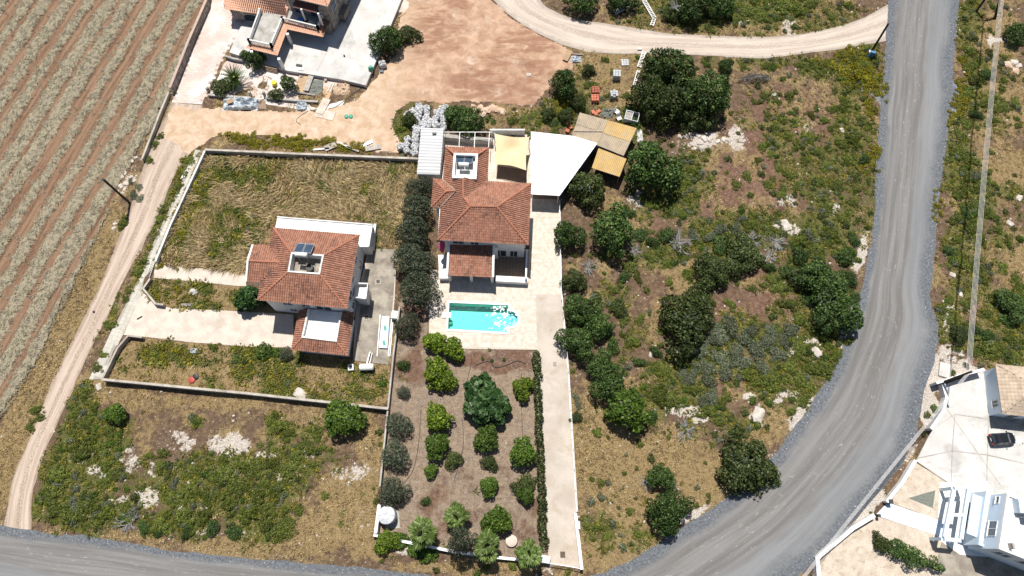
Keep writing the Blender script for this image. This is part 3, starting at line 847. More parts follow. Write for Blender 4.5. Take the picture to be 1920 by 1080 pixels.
def roadmat():
    m = bpy.data.materials.new("worn_gravel_road")
    t = NT(m)
    p = t.pos()
    u = t.attr("u")
    nA = t.noise(p, 0.25, 4); nC = t.noise(p, 3.0, 4, 0.7); nD = t.noise(p, 14.0, 2, 0.7)
    st = t.noise(uvvec(t, 14.0, 0.05), 1.0, 4, 0.6)
    st2 = t.noise(uvvec(t, 34.0, 0.10), 1.0, 3, 0.6)
    mid = t.mix(t.ramp(st, 0.32, 0.68), (0.142, 0.136, 0.129), (0.212, 0.206, 0.199))
    mid = t.mix(t.math('MULTIPLY', t.ramp(st2, 0.5, 0.72), 0.55), mid, (0.145, 0.130, 0.115))
    # pale worn patches along the wheel lines
    wv = t.noise(uvvec(t, 30.0, 0.9), 1.0, 4, 0.7, 0.6)
    band = t.math('MULTIPLY', t.ramp(u, 0.18, 0.30), t.ramp(u, 0.66, 0.50))
    mid = t.mix(t.math('MULTIPLY', t.math('MULTIPLY', t.ramp(wv, 0.60, 0.68), band), 0.6), mid, (0.36, 0.345, 0.325))
    grv = t.mix(t.ramp(nC, 0.3, 0.7), (0.076, 0.083, 0.091), (0.158, 0.168, 0.180))
    grv = t.mix(t.math('MULTIPLY', t.ramp(nD, 0.62, 0.75), 0.6), grv, (0.36, 0.375, 0.39))
    fade = t.math('MULTIPLY', t.math('SUBTRACT', t.noise(uvvec(t, 3.0, 0.25), 1.0, 4), 0.5), 0.22)
    uu = t.math('ADD', u, fade)
    edge = t.math('MAXIMUM', t.ramp(uu, 0.17, 0.07), t.ramp(uu, 0.74, 0.92))
    c = t.mix(edge, mid, grv)
    pale = t.math('MULTIPLY', t.ramp(uu, 0.54, 0.68), t.ramp(uu, 0.92, 0.74))
    c = t.mix(t.math('MULTIPLY', pale, 0.45), c, (0.225, 0.238, 0.25))
    f = t.ramp(nD, 0.3, 0.7, 0.86, 1.14, False)
    c = t.mix(1.0, c, f, 'MULTIPLY')
    t.finish(c, 0.92, t.math('ADD', nC, nD), 0.35, 0.05, spec=0.15)
    return m


def trackmat(name, a, b, edge, rut):
    m = bpy.data.materials.new(name)
    t = NT(m)
    p = t.pos()
    u = t.attr("u")
    nB = t.noise(p, 0.8, 5, 0.65); nC = t.noise(p, 5.0, 4, 0.7); nD = t.noise(p, 16.0, 2, 0.7)
    st = t.noise(uvvec(t, 9.0, 0.10), 1.0, 4, 0.65, 0.3)
    c = t.mix(t.ramp(st, 0.32, 0.68), a, b)
    uu = t.math('ADD', u, t.math('MULTIPLY', t.math('SUBTRACT', nB, 0.5), 0.30))
    mid = t.math('MULTIPLY', t.ramp(uu, 0.36, 0.46), t.ramp(uu, 0.64, 0.54))
    c = t.mix(t.math('MULTIPLY', t.math('MULTIPLY', mid, t.ramp(nC, 0.42, 0.62)), 0.75), c, rut)
    e = t.math('MAXIMUM', t.ramp(uu, 0.14, 0.03), t.ramp(uu, 0.86, 0.97))
    c = t.mix(t.math('MULTIPLY', e, 0.6), c, edge)
    c = t.mix(t.math('MULTIPLY', t.ramp(nC, 0.6, 0.75), 0.35), c, rut)
    f = t.ramp(nD, 0.3, 0.7, 0.84, 1.16, False)
    c = t.mix(1.0, c, f, 'MULTIPLY')
    t.finish(c, 0.95, t.math('ADD', nC, nD), 0.4, 0.06, spec=0.1)
    return m


def dirtmat():
    m = bpy.data.materials.new("sandy_yard")
    t = NT(m)
    p = t.pos()
    px = t.n("SeparateXYZ"); t.l(p, px.inputs[0])
    nA = t.noise(p, 0.10, 4, 0.55); nB = t.noise(p, 0.7, 5, 0.65, 0.5); nC = t.noise(p, 4.0, 4, 0.7); nD = t.noise(p, 16.0, 2, 0.7)
    sand = t.mix(t.ramp(nB, 0.3, 0.7), (0.42, 0.29, 0.185), (0.57, 0.43, 0.315))
    orange = t.mix(t.ramp(nB, 0.3, 0.7), (0.34, 0.205, 0.132), (0.48, 0.325, 0.225))
    # the orange fill lies in the plot east of the concrete yard
    w = t.math('MULTIPLY', t.ramp(t.math('ADD', px.outputs[0], t.math('MULTIPLY', t.math('SUBTRACT', nB, 0.5), 9)), -22, -13), t.ramp(px.outputs[1], 57, 63))
    c = t.mix(t.math('MULTIPLY', w, 0.9), sand, orange)
    sw = t.noise(t.mapping(p, (0.16, 0.60, 1), (0, 0, math.radians(-40))), 1.0, 5, 0.68, 0.8)
    dk = t.math('MULTIPLY', w, t.math('MULTIPLY', t.ramp(nA, 0.42, 0.54), t.ramp(sw, 0.36, 0.58)))
    c = t.mix(t.math('MULTIPLY', dk, 0.75), c, (0.235, 0.118, 0.073))
    c = t.mix(t.math('MULTIPLY', t.ramp(t.noise(p, 0.33, 5, 0.65), 0.58, 0.72), 0.55), c, (0.62, 0.53, 0.44))
    c = t.mix(t.math('MULTIPLY', t.ramp(nC, 0.63, 0.74), 0.5), c, (0.22, 0.15, 0.09))
    f = t.ramp(nD, 0.3, 0.7, 0.86, 1.14, False)
    c = t.mix(1.0, c, f, 'MULTIPLY')
    t.finish(c, 0.95, t.math('ADD', t.math('MULTIPLY', sw, 0.5), nC), 0.5, 0.1, spec=0.1)
    return m


M['road'] = roadmat()
M['track'] = trackmat('pale_dirt_track', (0.37, 0.285, 0.22), (0.51, 0.415, 0.335), (0.22, 0.165, 0.12), (0.20, 0.15, 0.11))
M['uptrack'] = trackmat('pale_gravel_track', (0.43, 0.355, 0.29), (0.545, 0.47, 0.395), (0.28, 0.24, 0.205), (0.28, 0.215, 0.165))
M['dirt'] = dirtmat()
yx = np.arange(-60, 14, 0.2); yy_ = np.arange(48, 100, 0.2)
QX, QY = np.meshgrid(yx, yy_); q, w = QX.ravel(), QY.ravel()
yin = sd(q, w, G_['YARD']) + (fbm(q * 0.7, w * 0.7, 66) - 0.5) * 1.2
yz = 0.006 + np.clip(yin / 2.0, 0, 1) * (0.05 * fbm(q * 0.9, w * 0.9, 67, 3) + np.clip((q + 26) / 8, 0, 1) * (0.55 * np.clip(fbm(q * 0.28 + w * 0.1, w * 0.28, 68, 4) - 0.38, 0, 1) * 1.6 + 0.10 * (fbm(q * 1.2, w * 1.2, 69, 3) - .4)))
yi, yj = np.meshgrid(np.arange(len(yx) - 1), np.arange(len(yy_) - 1))
ya = (yj * len(yx) + yi).ravel()
FY_ = np.stack([ya, ya + 1, ya + len(yx) + 1, ya + len(yx)], 1)
FY_ = FY_[(yin[FY_] > 0).all(1)]
used = np.unique(FY_); rem = np.full(len(q), -1); rem[used] = np.arange(len(used))
tag(link_mesh("dirt_yard", np_mesh("dirt_yard", np.stack([q, w, yz], 1)[used], rem[FY_], M['dirt'], smooth=True)), kind='structure')
strip("dirt_track", TRACK_L, TRACK_R, 0.010, M['track'], m=10, wig=0.3)
strip("gravel_track", UP_L, UP_R, 0.012, M['uptrack'], m=12, wig=0.3)
strip("road", ROAD_L, ROAD_R, 0.018, M['road'], m=24, wig=0.45, crown=0.05)
sheet("gravel_bay", pg("1656,150 1620,146 1600,148 1598,162 1622,172 1640,180 1654,205 1664,205 1664,150"), 0.013, M['gravel_grey'], wig=0.3)
M['shoulder'] = simple('blue_grey_gravel', (0.115, 0.128, 0.144), (0.20, 0.22, 0.24), 3.0, 0.95, fine=0.25)
sheet("gravel_bay", pg("1772,150 1792,152 1799,175 1797,205 1786,232 1770,235"), 0.014, M['shoulder'], wig=0.3)

# ------------------------------------------------------------------ the mown field with its windrows
rowdir = (P(244.0, 160) - P(250, 150)); rowdir = Vector((rowdir.x, rowdir.y)).normalized()
rowper = Vector((rowdir.y, -rowdir.x))
if rowper.x < 0: rowper = -rowper
fpoly = G_['FIELD']
row0 = P(388, 0); row0 = row0.x * rowper.x + row0.y * rowper.y


def rowcoord(x, y):
    s = x * rowper.x + y * rowper.y - row0
    a = x * rowdir.x + y * rowdir.y
    s = s + (fbm(a * 0.05, s * 0.05, 81, 3) - 0.5) * 1.3
    return s, a


ROWP = 3.4


def haymask(x, y):
    s, a = rowcoord(x, y)
    k = np.floor(s / ROWP)
    off = (hash2(k, k * 0, 5) - 0.5) * 0.9
    wid = 1.14 + (hash2(k, k * 0 + 1, 6) - 0.5) * 0.5
    d = np.abs(s - (k + 0.5) * ROWP - off)
    e = (fbm(a * 0.5, s * 0.5, 82, 4) - 0.5) * 0.9 + (fbm(a * 2.0, s * 2.0, 83, 3) - 0.5) * 0.7
    return np.clip((wid + e - d) / 0.5, 0, 1)


fxs = np.arange(-104, -32, 0.30); fys = np.arange(10, 100, 0.30)
FX, FY = np.meshgrid(fxs, fys)
q = FX.ravel(); w = FY.ravel()
s_in = sd(q, w, fpoly) + (fbm(q * 0.6, w * 0.6, 84) - 0.5) * 1.6
hm = haymask(q, w)
hz = 0.02 + hm * (0.10 + 0.16 * fbm(q * 1.4, w * 1.4, 85, 3)) + (fbm(q * 2.2, w * 2.2, 86, 2) - 0.5) * 0.05
nX, nY = len(fxs), len(fys)
i2, j2 = np.meshgrid(np.arange(nX - 1), np.arange(nY - 1))
a2 = (j2 * nX + i2).ravel()
F2 = np.stack([a2, a2 + 1, a2 + nX + 1, a2 + nX], 1)
F2 = F2[(s_in[F2] > 0).all(1)]
used = np.unique(F2); rem = np.full(nX * nY, -1); rem[used] = np.arange(len(used))
V2 = np.stack([q, w, hz], 1)[used]


def fieldmat():
    m = bpy.data.materials.new("mown_field")
    t = NT(m)
    p = t.pos()
    ang = math.atan2(rowdir.y, rowdir.x)
    lp = t.mapping(p, (1, 1, 1), (0, 0, -ang))
    nB = t.noise(t.mapping(lp, (0.10, 1.6, 1)), 1.0, 5, 0.62, 0.2)
    nC = t.noise(p, 5.0, 4, 0.75); nD = t.noise(p, 15.0, 2, 0.7); nS = t.noise(t.mapping(lp, (1.6, 7.0, 1)), 1.0, 4, 0.7)
    soil = t.mix(t.ramp(nB, 0.35, 0.62), (0.145, 0.080, 0.048), (0.245, 0.155, 0.098))
    soil = t.mix(t.math('MULTIPLY', t.ramp(nS, 0.52, 0.66), 0.5), soil, (0.33, 0.25, 0.175))
    soil = t.mix(t.math('MULTIPLY', t.ramp(nC, 0.66, 0.74), 0.5), soil, (0.50, 0.41, 0.32))
    hay = t.mix(t.ramp(nC, 0.3, 0.68), (0.215, 0.183, 0.125), (0.355, 0.311, 0.220))
    f = t.ramp(t.math('ADD', t.attr("hay"), t.math('MULTIPLY', t.math('SUBTRACT', nC, 0.5), 0.9)), 0.30, 0.62)
    c = t.mix(f, soil, hay)
    g = t.ramp(nD, 0.3, 0.7, 0.80, 1.2, False)
    c = t.mix(1.0, c, g, 'MULTIPLY')
    t.finish(c, 0.95, t.math('ADD', nC, nD), 0.6, 0.10, spec=0.1)
    return m


M['field'] = fieldmat()
me = np_mesh("field", V2, rem[F2], M['field'], smooth=True)
at = me.attributes.new("hay", 'FLOAT', 'POINT'); at.data.foreach_set("value", hm[used].astype(np.float32))
tag(link_mesh("field", me), kind='structure')

# ------------------------------------------------------------------ plants: meshes shared between alike plants
def leaf_cloud(C, R, n, size, seed, up=0.35, jit=0.65, wid=0.6, inner=0.25, pieces=1):
    r = np.random.default_rng(seed)
    C = np.asarray(C, float); R = np.asarray(R, float)
    k = r.choice(len(C), n, p=R ** 2 / np.sum(R ** 2))
    d = r.normal(size=(n, 3)); d[:, 2] += 0.25
    d /= np.linalg.norm(d, axis=1)[:, None]
    rad = R[k] * (1 - inner * r.random(n) ** 1.5) * (0.92 + 0.2 * r.random(n))
    p = C[k] + d * rad[:, None]
    # leaves buried inside other clumps are dropped
    dist = np.linalg.norm(p[:, None, :] - C[None], axis=2) / R[None]
    dist[np.arange(n), k] = 9
    ok = (dist.min(1) > 0.62) & (p[:, 2] > 0.01)
    p, d = p[ok], d[ok]; n = len(p)
    nn = d + r.normal(size=(n, 3)) * jit + np.array([0, 0, up])
    nn /= np.linalg.norm(nn, axis=1)[:, None]
    t = np.cross(nn, r.normal(size=(n, 3))); t /= np.linalg.norm(t, axis=1)[:, None] + 1e-9
    b = np.cross(nn, t)
    s = size * (0.6 + 0.8 * r.random(n))[:, None]
    V = np.stack([p - t * s, p - b * s * wid, p + t * s, p + b * s * wid], 1).reshape(-1, 3)
    F = np.arange(4 * n).reshape(n, 4)
    return V, F, r.random(n)


def dome_clumps(seed, k, rx=1.0, h=1.0, cz=0.0, flat=1.0, cr=(0.24, 0.42), irr=0.25, low=-0.15):
    r = np.random.default_rng(seed)
    C, R = [], []
    ph = r.random(4) * 6.28
    for i in range(k):
        a = i * 2.39996 + r.random() * 0.9
        el = math.asin(min(1, max(-1, low + (1 - low) * ((i + 0.5) / k))))
        rr = r.uniform(*cr)
        lob = 1 + irr * (math.sin(2 * a + ph[0]) * 0.5 + math.sin(3 * a + ph[1]) * 0.5)
        q = (1 - rr) * lob * r.uniform(0.82, 1.08)
        C.append((math.cos(a) * math.cos(el) * q * rx, math.sin(a) * math.cos(el) * q * rx, cz + math.sin(el) * h * (1 - rr * 0.6) * r.uniform(0.8, 1.08)))
        R.append(rr)
    C.append((0, 0, cz + 0.2 * h)); R.append(0.55)
    return np.array(C), np.array(R)


def crown_mesh(name, mat, seed, k, n, size, h=0.85, cz=0.75, **kw):
    lk = {q: kw.pop(q) for q in list(kw) if q in ('up', 'jit', 'wid', 'inner')}
    C, R = dome_clumps(seed, k, 1.0, h, cz, **kw)
    V, F, T = leaf_cloud(C, R, n, size, seed + 1, **lk)
    return np_mesh(name, V, F, mat, T), C


def trunk_mesh(C, seed, r0=0.07, mat=None, stems=1):
    r = random.Random(seed)
    mb = MB()
    for s in range(stems):
        a = s * 6.28 / stems
        b = Vector((0.10 * math.cos(a), 0.10 * math.sin(a), -0.06)) if stems > 1 else Vector((0, 0, -0.06))
        fork = b + Vector((r.uniform(-.06, .06), r.uniform(-.06, .06), 0.36))
        mb.tube([b, b.lerp(fork, 0.5) + Vector((r.uniform(-.02, .02), r.uniform(-.02, .02), 0)), fork], [r0 * 1.25, r0, r0 * 0.85], 7)
        for c in r.sample(list(C[:-1]), min(6, len(C) - 1)):
            c = Vector(c)
            m = fork.lerp(c, 0.5) + Vector((r.uniform(-.08, .08), r.uniform(-.08, .08), 0.04))
            mb.tube([fork, m, c], [r0 * 0.6, r0 * 0.38, r0 * 0.14], 5)
    return mb.mesh("trunk", mat or M['bark'])


def dead_mesh(seed, n=26, spread=1.0, flat=0.45):
    """bare bleached branches fanning from a stool"""
    r = random.Random(seed)
    mb = MB()
    for i in range(n):
        a = r.uniform(0, 6.28); e = r.uniform(0.1, 1.1)
        L = r.uniform(0.6, 1.05) * spread
        d = Vector((math.cos(a) * math.cos(e), math.sin(a) * math.cos(e), math.sin(e) * flat + 0.12))
        p0 = Vector((r.uniform(-.25, .25), r.uniform(-.25, .25), 0.0))
        pts = [p0]
        for k in range(3):
            pts.append(pts[-1] + d * L / 3 + Vector((r.uniform(-.09, .09), r.uniform(-.09, .09), r.uniform(-.03, .06))))
        mb.tube(pts, [0.032, 0.024, 0.017, 0.008], 4, caps=False)
        for k in range(5):
            q = pts[1].lerp(pts[3], r.random())
            e2 = d + Vector((r.uniform(-.9, .9), r.uniform(-.9, .9), r.uniform(-.2, .5)))
            mb.tube([q, q + e2 * L * 0.16, q + e2 * L * 0.3 + Vector((0, 0, .02))], [0.016, 0.012, 0.005], 3, caps=False)
    return mb.mesh("branches", M['deadwood'])


PROTO = {}


def proto(kind, variants):
    PROTO[kind] = variants


def mk(kind, mat, nvar, seed, k, n, size, r0=0.07, stems=1, **kw):
    out = []
    for v in range(nvar):
        me, C = crown_mesh(kind + "_crown", mat, seed + 31 * v, k, n, size, **kw)
        out.append((me, trunk_mesh(C, seed + v, r0, None, stems)))
    PROTO[kind] = out


mk('evergreen', M['leaf_dark'], 4, 100, 44, 7400, 0.047, h=0.80, cz=0.62, cr=(0.16, 0.32), irr=0.5)
mk('lentisk', M['leaf_lent'], 4, 200, 46, 6800, 0.045, h=0.60, cz=0.34, cr=(0.13, 0.30), irr=0.38, stems=3, r0=0.05)
mk('olive', M['leaf_olive'], 4, 300, 40, 6800, 0.046, h=0.85, cz=0.70, cr=(0.18, 0.32), irr=0.25, wid=0.42)
mk('citrus', M['leaf_citrus'], 3, 400, 38, 4000, 0.072, h=0.80, cz=0.66, cr=(0.16, 0.32), irr=0.45, up=0.6)
mk('roundtree', M['leaf_green'], 3, 450, 38, 4400, 0.066, h=0.85, cz=0.72, cr=(0.18, 0.32), irr=0.26, up=0.5)
mk('fig', M['leaf_fig'], 1, 500, 46, 3000, 0.105, h=0.55, cz=0.50, cr=(0.14, 0.24), irr=0.30, wid=0.9, up=0.7)
mk('bush', M['leaf_green'], 3, 550, 22, 2200, 0.085, h=0.62, cz=0.26, cr=(0.24, 0.4), irr=0.35, stems=3, r0=0.04)
mk('cover', M['leaf_cover'], 5, 600, 24, 2100, 0.068, h=0.30, cz=0.04, cr=(0.16, 0.34), irr=0.7, low=0.0, stems=3, r0=0.03, up=0.5)
mk('silver', M['leaf_silver'], 4, 650, 20, 1700, 0.070, h=0.40, cz=0.08, cr=(0.24, 0.40), irr=0.4, low=0.0, stems=3, r0=0.03)
mk('darkbush', M['leaf_dark'], 3, 700, 26, 3200, 0.060, h=0.55, cz=0.20, cr=(0.24, 0.38), irr=0.35, low=0.0, stems=3, r0=0.04)
mk('yellow', M['leaf_yellow'], 3, 750, 16, 900, 0.11, h=0.40, cz=0.08, cr=(0.2, 0.38), irr=0.5, low=0.0, stems=3, r0=0.03)
PROTO['dead'] = [(dead_mesh(800 + i), None) for i in range(3)]


def plant(kind, px, py, rpx, label, name, cat, group=None, hs=1.0, asp=1.0, rot=None, var=None, hc=0.7, partname='crown'):
    """a plant whose crown shows at a place of the photograph with radius rpx"""
    g = P(px, py)
    ppm = FPX / (CAM_H * cT + g.y * sT)
    r = rpx / ppm
    b = P(px, py, hc * r * hs)
    vs = PROTO[kind]
    me, tr = vs[random.randrange(len(vs)) if var is None else var % len(vs)]
    t = thing(name, label, cat, (b.x, b.y, gz(b.x, b.y) - 0.02), random.uniform(0, 6.28) if rot is None else rot, group)
    t.scale = (r, r * asp, r * hs)
    if tr is not None:
        link_mesh('trunk', tr, t)
    link_mesh(partname, me, t)
    return t


# ---------- stuff scattered by geometry nodes
def scatter(name, protos, x, y, rz, sc, z=None, tilt=None):
    """protos: list of meshes standing at the origin"""
    coll = bpy.data.collections.new(name + "_kinds")
    for i, m_ in enumerate(protos):
        o = bpy.data.objects.new("%s_kind" % name, m_)
        coll.objects.link(o)
    n = len(x)
    zz = ground_z(x, y) if z is None else z
    me = bpy.data.meshes.new(name)
    me.vertices.add(n)
    me.vertices.foreach_set("co", np.stack([x, y, zz], 1).astype(np.float32).ravel())
    for k, dt, v in (('rz', 'FLOAT', rz), ('sc', 'FLOAT', sc), ('ix', 'INT', RNG.integers(0, len(protos), n))):
        at = me.attributes.new(k, dt, 'POINT')
        at.data.foreach_set("value", np.asarray(v, dtype=np.int32 if dt == 'INT' else np.float32))
    o = link_mesh(name, me)
    ng = bpy.data.node_groups.new(name, 'GeometryNodeTree')
    ng.interface.new_socket("Geometry", in_out='INPUT', socket_type='NodeSocketGeometry')
    ng.interface.new_socket("Geometry", in_out='OUTPUT', socket_type='NodeSocketGeometry')
    N, L = ng.nodes, ng.links
    gi, go = N.new("NodeGroupInput"), N.new("NodeGroupOutput")
    ci = N.new("GeometryNodeCollectionInfo")
    ci.inputs["Collection"].default_value = coll
    ci.inputs["Separate Children"].default_value = True
    ci.inputs["Reset Children"].default_value = True
    ip = N.new("GeometryNodeInstanceOnPoints")
    ip.inputs["Pick Instance"].default_value = True

    def na(nm, dt):
        nd = N.new("GeometryNodeInputNamedAttribute"); nd.data_type = dt; nd.inputs[0].default_value = nm
        return [s for s in nd.outputs if s.enabled][0]
    cb = N.new("ShaderNodeCombineXYZ")
    L.new(na('rz', 'FLOAT'), cb.inputs[2])
    L.new(gi.outputs[0], ip.inputs["Points"])
    L.new(ci.outputs[0], ip.inputs["Instance"])
    L.new(na('ix', 'INT'), ip.inputs["Instance Index"])
    L.new(cb.outputs[0], ip.inputs["Rotation"])
    L.new(na('sc', 'FLOAT'), ip.inputs["Scale"])
    L.new(ip.outputs[0], go.inputs[0])
    md = o.modifiers.new("scatter", 'NODES')
    md.node_group = ng
    o['kind'] = 'stuff'
    return o


def tuft(seed, n, L, w, lean, mat, dirn=None, spread=0.25, segs=2):
    """a tuft of bent blades; dirn: all lean to one side (lodged grass)"""
    r = random.Random(seed)
    mb = MB()
    for i in range(n):
        a = r.uniform(0, 6.28) if dirn is None else dirn + r.gauss(0, 0.45)
        b = Vector((r.uniform(-spread, spread), r.uniform(-spread, spread), -0.03))
        l = L * r.uniform(0.6, 1.25)
        le = lean * r.uniform(0.7, 1.3)
        d = Vector((math.cos(a), math.sin(a), 0))
        s = Vector((-math.sin(a), math.cos(a), 0)) * w * r.uniform(0.6, 1.3)
        h = math.sqrt(max(0.05, 1 - min(0.97, le) ** 2))
        p1 = b + d * l * le * 0.45 + Vector((0, 0, l * h * 0.62))
        p2 = b + d * l * le + Vector((0, 0, l * h * 0.80))
        t = r.random()
        mb.add([b - s, b + s, p1 + s * 0.8, p1 - s * 0.8, p2], [(0, 1, 2, 3), (3, 2, 4)], t)
    return mb.mesh("tuft", mat)


def cand(x0, x1, y0, y1, step, seed):
    if x0 == -98: x0, x1, y0 = -104, 104, -18
    r = np.random.default_rng(seed)
    a, b = np.meshgrid(np.arange(x0, x1, step), np.arange(y0, y1, step))
    x = a.ravel() + r.uniform(-.5, .5, a.size) * step
    y = b.ravel() + r.uniform(-.5, .5, a.size) * step
    px, py = PX(x, y)
    k = (px > -230) & (px < 2150) & (py > -60) & (py < 1250)
    return x[k], y[k], r


TEST_BARE = False
if not TEST_BARE:
    # dry grass
    x, y, r = cand(-98, 98, -10, 96, 0.40, 1)
    mk_ = masks(x, y); b = blocked(x, y)
    lotN = inpoly(mk_['px'], mk_['py'], LOT_N)
    pr = np.clip((mk_['straw'] - 0.22) * 1.1, 0, 1) * (1 - 0.5 * mk_['green']) * (1 - np.clip(mk_['rock'] * 1.6, 0, 1))
    pr = np.where(mk_['gard'], 0.0, pr)
    k = (r.random(len(x)) < pr) & (b < -0.12) & (~lotN)
    n = k.sum()
    big = fbm(x[k] * 0.25, y[k] * 0.25, 91, 3)
    scatter("dry_grass", [tuft(10 + i, 12, 0.46, 0.034, 0.72, M['straw'] if i < 3 else M['straw_brown']) for i in range(5)] + [tuft(20 + i, 12, 0.55, 0.034, 0.9, M['straw'] if i < 2 else M['straw_brown'], 0.0) for i in range(3)],
            x[k], y[k], fbm(x[k] * 0.12, y[k] * 0.12, 92, 3) * 14 + r.normal(0, 0.5, n), (0.40 + 0.8 * big) * r.uniform(0.7, 1.2, n))
    # lodged grass of the walled lot, combed in swirls
    x, y, r = cand(-52, -14, 34, 66, 0.27, 2)
    mk_ = masks(x, y); b = blocked(x, y)
    lotN = inpoly(mk_['px'], mk_['py'], LOT_N)
    k = lotN & (b < -0.15) & (r.random(len(x)) < 0.97 - 0.97 * np.clip(mk_['green'] * 1.3 - 0.25, 0, 1))
    n = k.sum()
    sw = fbm(x[k] * 0.11 + 3, y[k] * 0.11, 93, 3) * 9.0 - 1.2
    scatter("lodged_grass", [tuft(40 + i, 9, 1.05, 0.036, 0.95, M['straw'] if i % 3 else M['straw_brown'], 0.0, 0.16) for i in range(6)],
            x[k], y[k], sw + r.normal(0, 0.22, n), r.uniform(0.7, 1.25, n))
    # weeds and low herbs
    x, y, r = cand(-98, 98, -10, 96, 0.42, 3)
    mk_ = masks(x, y); b = blocked(x, y)
    pr = np.clip(mk_['green'] * 1.1 - 0.14, 0, 1) * np.where(mk_['lots'], 1.25, 0.6)
    pr = pr + np.where(mk_['gard'], 0.006, 0.0)
    k = (r.random(len(x)) < pr) & (b < 0.15)
    n = k.sum()
    scatter("weeds", [tuft(60 + i, 13, 0.46, 0.06, 0.80, M['weed'] if i < 3 else M['leaf_cover']) for i in range(5)],
            x[k], y[k], r.uniform(0, 6.28, n), r.uniform(0.5, 1.25, n) * np.where(mk_['lots'][k], 1.35, 1.0))
    # cushions of ground cover
    x, y, r = cand(-98, 98, -10, 96, 0.66, 4)
    mk_ = masks(x, y); b = blocked(x, y)
    pr = np.clip((mk_['green'] - 0.30) * 1.0, 0, 1) * np.clip(fbm(x * 0.5, y * 0.5, 96, 3) * 3 - 0.75, 0.25, 1) * np.where(mk_['lots'], 0.30, 1.0) * (1 - mk_['rock']) + np.where(mk_['lots'] | mk_['gard'], 0.0, 0.09) * (mk_['px'] > 700)
    k = (r.random(len(x)) < pr) & (b < -0.45)
    n = k.sum()
    small = []
    for i in range(6):
        C, R = dome_clumps(900 + i, 9, 1.0, 0.42, 0.05, cr=(0.3, 0.5), irr=0.5, low=0.0)
        V, F, T = leaf_cloud(C, R, 620, 0.115, 910 + i, up=0.5)
        small.append(np_mesh("cushion", V, F, M[('leaf_cover', 'leaf_cover', 'leaf_cover', 'leaf_green', 'leaf_lent', 'leaf_silver')[i]], T))
    scatter("ground_cover", small, x[k], y[k], r.uniform(0, 6.28, n), 0.20 + 0.5 * r.random(n) ** 1.6)
    # yellow flowering weeds
    x, y, r = cand(-98, 98, -10, 96, 0.42, 5)
    mk_ = masks(x, y); b = blocked(x, y)
    k = (r.random(len(x)) < mk_['yellow'] * 0.8) & (b < 0.9) & ~inpoly(mk_['px'], mk_['py'], SIDEWALK)
    n = k.sum()
    ysm = []
    for i in range(3):
        C, R = dome_clumps(940 + i, 8, 1.0, 0.5, 0.05, cr=(0.3, 0.5), irr=0.5, low=0.0)
        V, F, T = leaf_cloud(C, R, 340, 0.13, 950 + i, up=0.5)
        ysm.append(np_mesh("flower_clump", V, F, M['leaf_yellow'], T))
    scatter("yellow_flowers", ysm, x[k], y[k], r.uniform(0, 6.28, n), r.uniform(0.25, 0.6, n), z=np.where(b[k] > -0.1, 0.0, ground_z(x[k], y[k])))
    # loose stones
    def stone(seed, mat, sub=1):
        rr = np.random.default_rng(seed)
        t = (1 + 5 ** 0.5) / 2
        v = np.array([(-1, t, 0), (1, t, 0), (-1, -t, 0), (1, -t, 0), (0, -1, t), (0, 1, t), (0, -1, -t), (0, 1, -t), (t, 0, -1), (t, 0, 1), (-t, 0, -1), (-t, 0, 1)], float)
        v /= np.linalg.norm(v[0])
        f = [(0, 11, 5), (0, 5, 1), (0, 1, 7), (0, 7, 10), (0, 10, 11), (1, 5, 9), (5, 11, 4), (11, 10, 2), (10, 7, 6), (7, 1, 8), (3, 9, 4), (3, 4, 2), (3, 2, 6), (3, 6, 8), (3, 8, 9), (4, 9, 5), (2, 4, 11), (6, 2, 10), (8, 6, 7), (9, 8, 1)]
        v = v * (0.75 + 0.5 * rr.random((12, 1))) * np.array([1.0, 0.8, 0.55])
        return np_mesh("stone", v, np.array(f), mat, rr.random(20))
    x, y, r = cand(-98, 98, -10, 96, 0.62, 6)
    mk_ = masks(x, y); b = blocked(x, y)
    pr = 0.10 + 0.6 * mk_['rock'] + 0.10 * mk_['red'] * (~mk_['gard'])
    pr = pr * (1 - 0.6 * mk_['straw']) * np.where(mk_['gard'] | mk_['lots'], 0.1, 1)
    k = (r.random(len(x)) < pr) & (b < 0.0)
    n = k.sum()
    scatter("loose_stones", [stone(i, M['rock']) for i in range(4)], x[k], y[k], r.uniform(0, 6.28, n), 0.05 + 0.20 * r.random(n) ** 3)
    # road-side gravel and clods of the sandy yard
    x, y, r = cand(-98, 98, -10, 96, 0.5, 7)
    din = sd(x, y, G_['ROAD'])
    k = (np.abs(din - 0.3) < 1.0) & (r.random(len(x)) < 0.6)
    k2 = (inpoly(x, y, G_['YARD'])) & (r.random(len(x)) < 0.05)
    k3 = (np.abs(sd(x, y, G_['TRACK'])) < 0.5) & (r.random(len(x)) < 0.3)
    kk = (k | k2 | k3) & (blocked(x, y) < 6)
    n = kk.sum()
    scatter("gravel", [stone(20 + i, M['rock'] if i == 3 else M['block']) for i in range(4)], x[kk], y[kk], r.uniform(0, 6.28, n), 0.03 + 0.07 * r.random(n) ** 2, z=np.full(n, 0.02))
    # straws of the windrows and stubble
    x, y, r = cand(-104, -32, 10, 98, 0.34, 8)
    h = haymask(x, y); si = sd(x, y, fpoly)
    k = (si > -0.2) & (r.random(len(x)) < 0.04 + 0.9 * h)
    n = k.sum()
    ang = math.atan2(rowdir.y, rowdir.x)
    scatter("hay", [tuft(80 + i, 10, 0.50, 0.036, 0.96, M['hay'], 0.0, 0.2) for i in range(5)], x[k], y[k], ang + r.normal(0, 1.0, n) + math.pi * r.integers(0, 2, n), r.uniform(0.6, 1.2, n), z=0.02 + 0.13 * h[k])
    # dry clippings between the orchard trees
    x, y, r = cand(-22, 8, -6, 30, 0.36, 9)
    mk_ = masks(x, y)
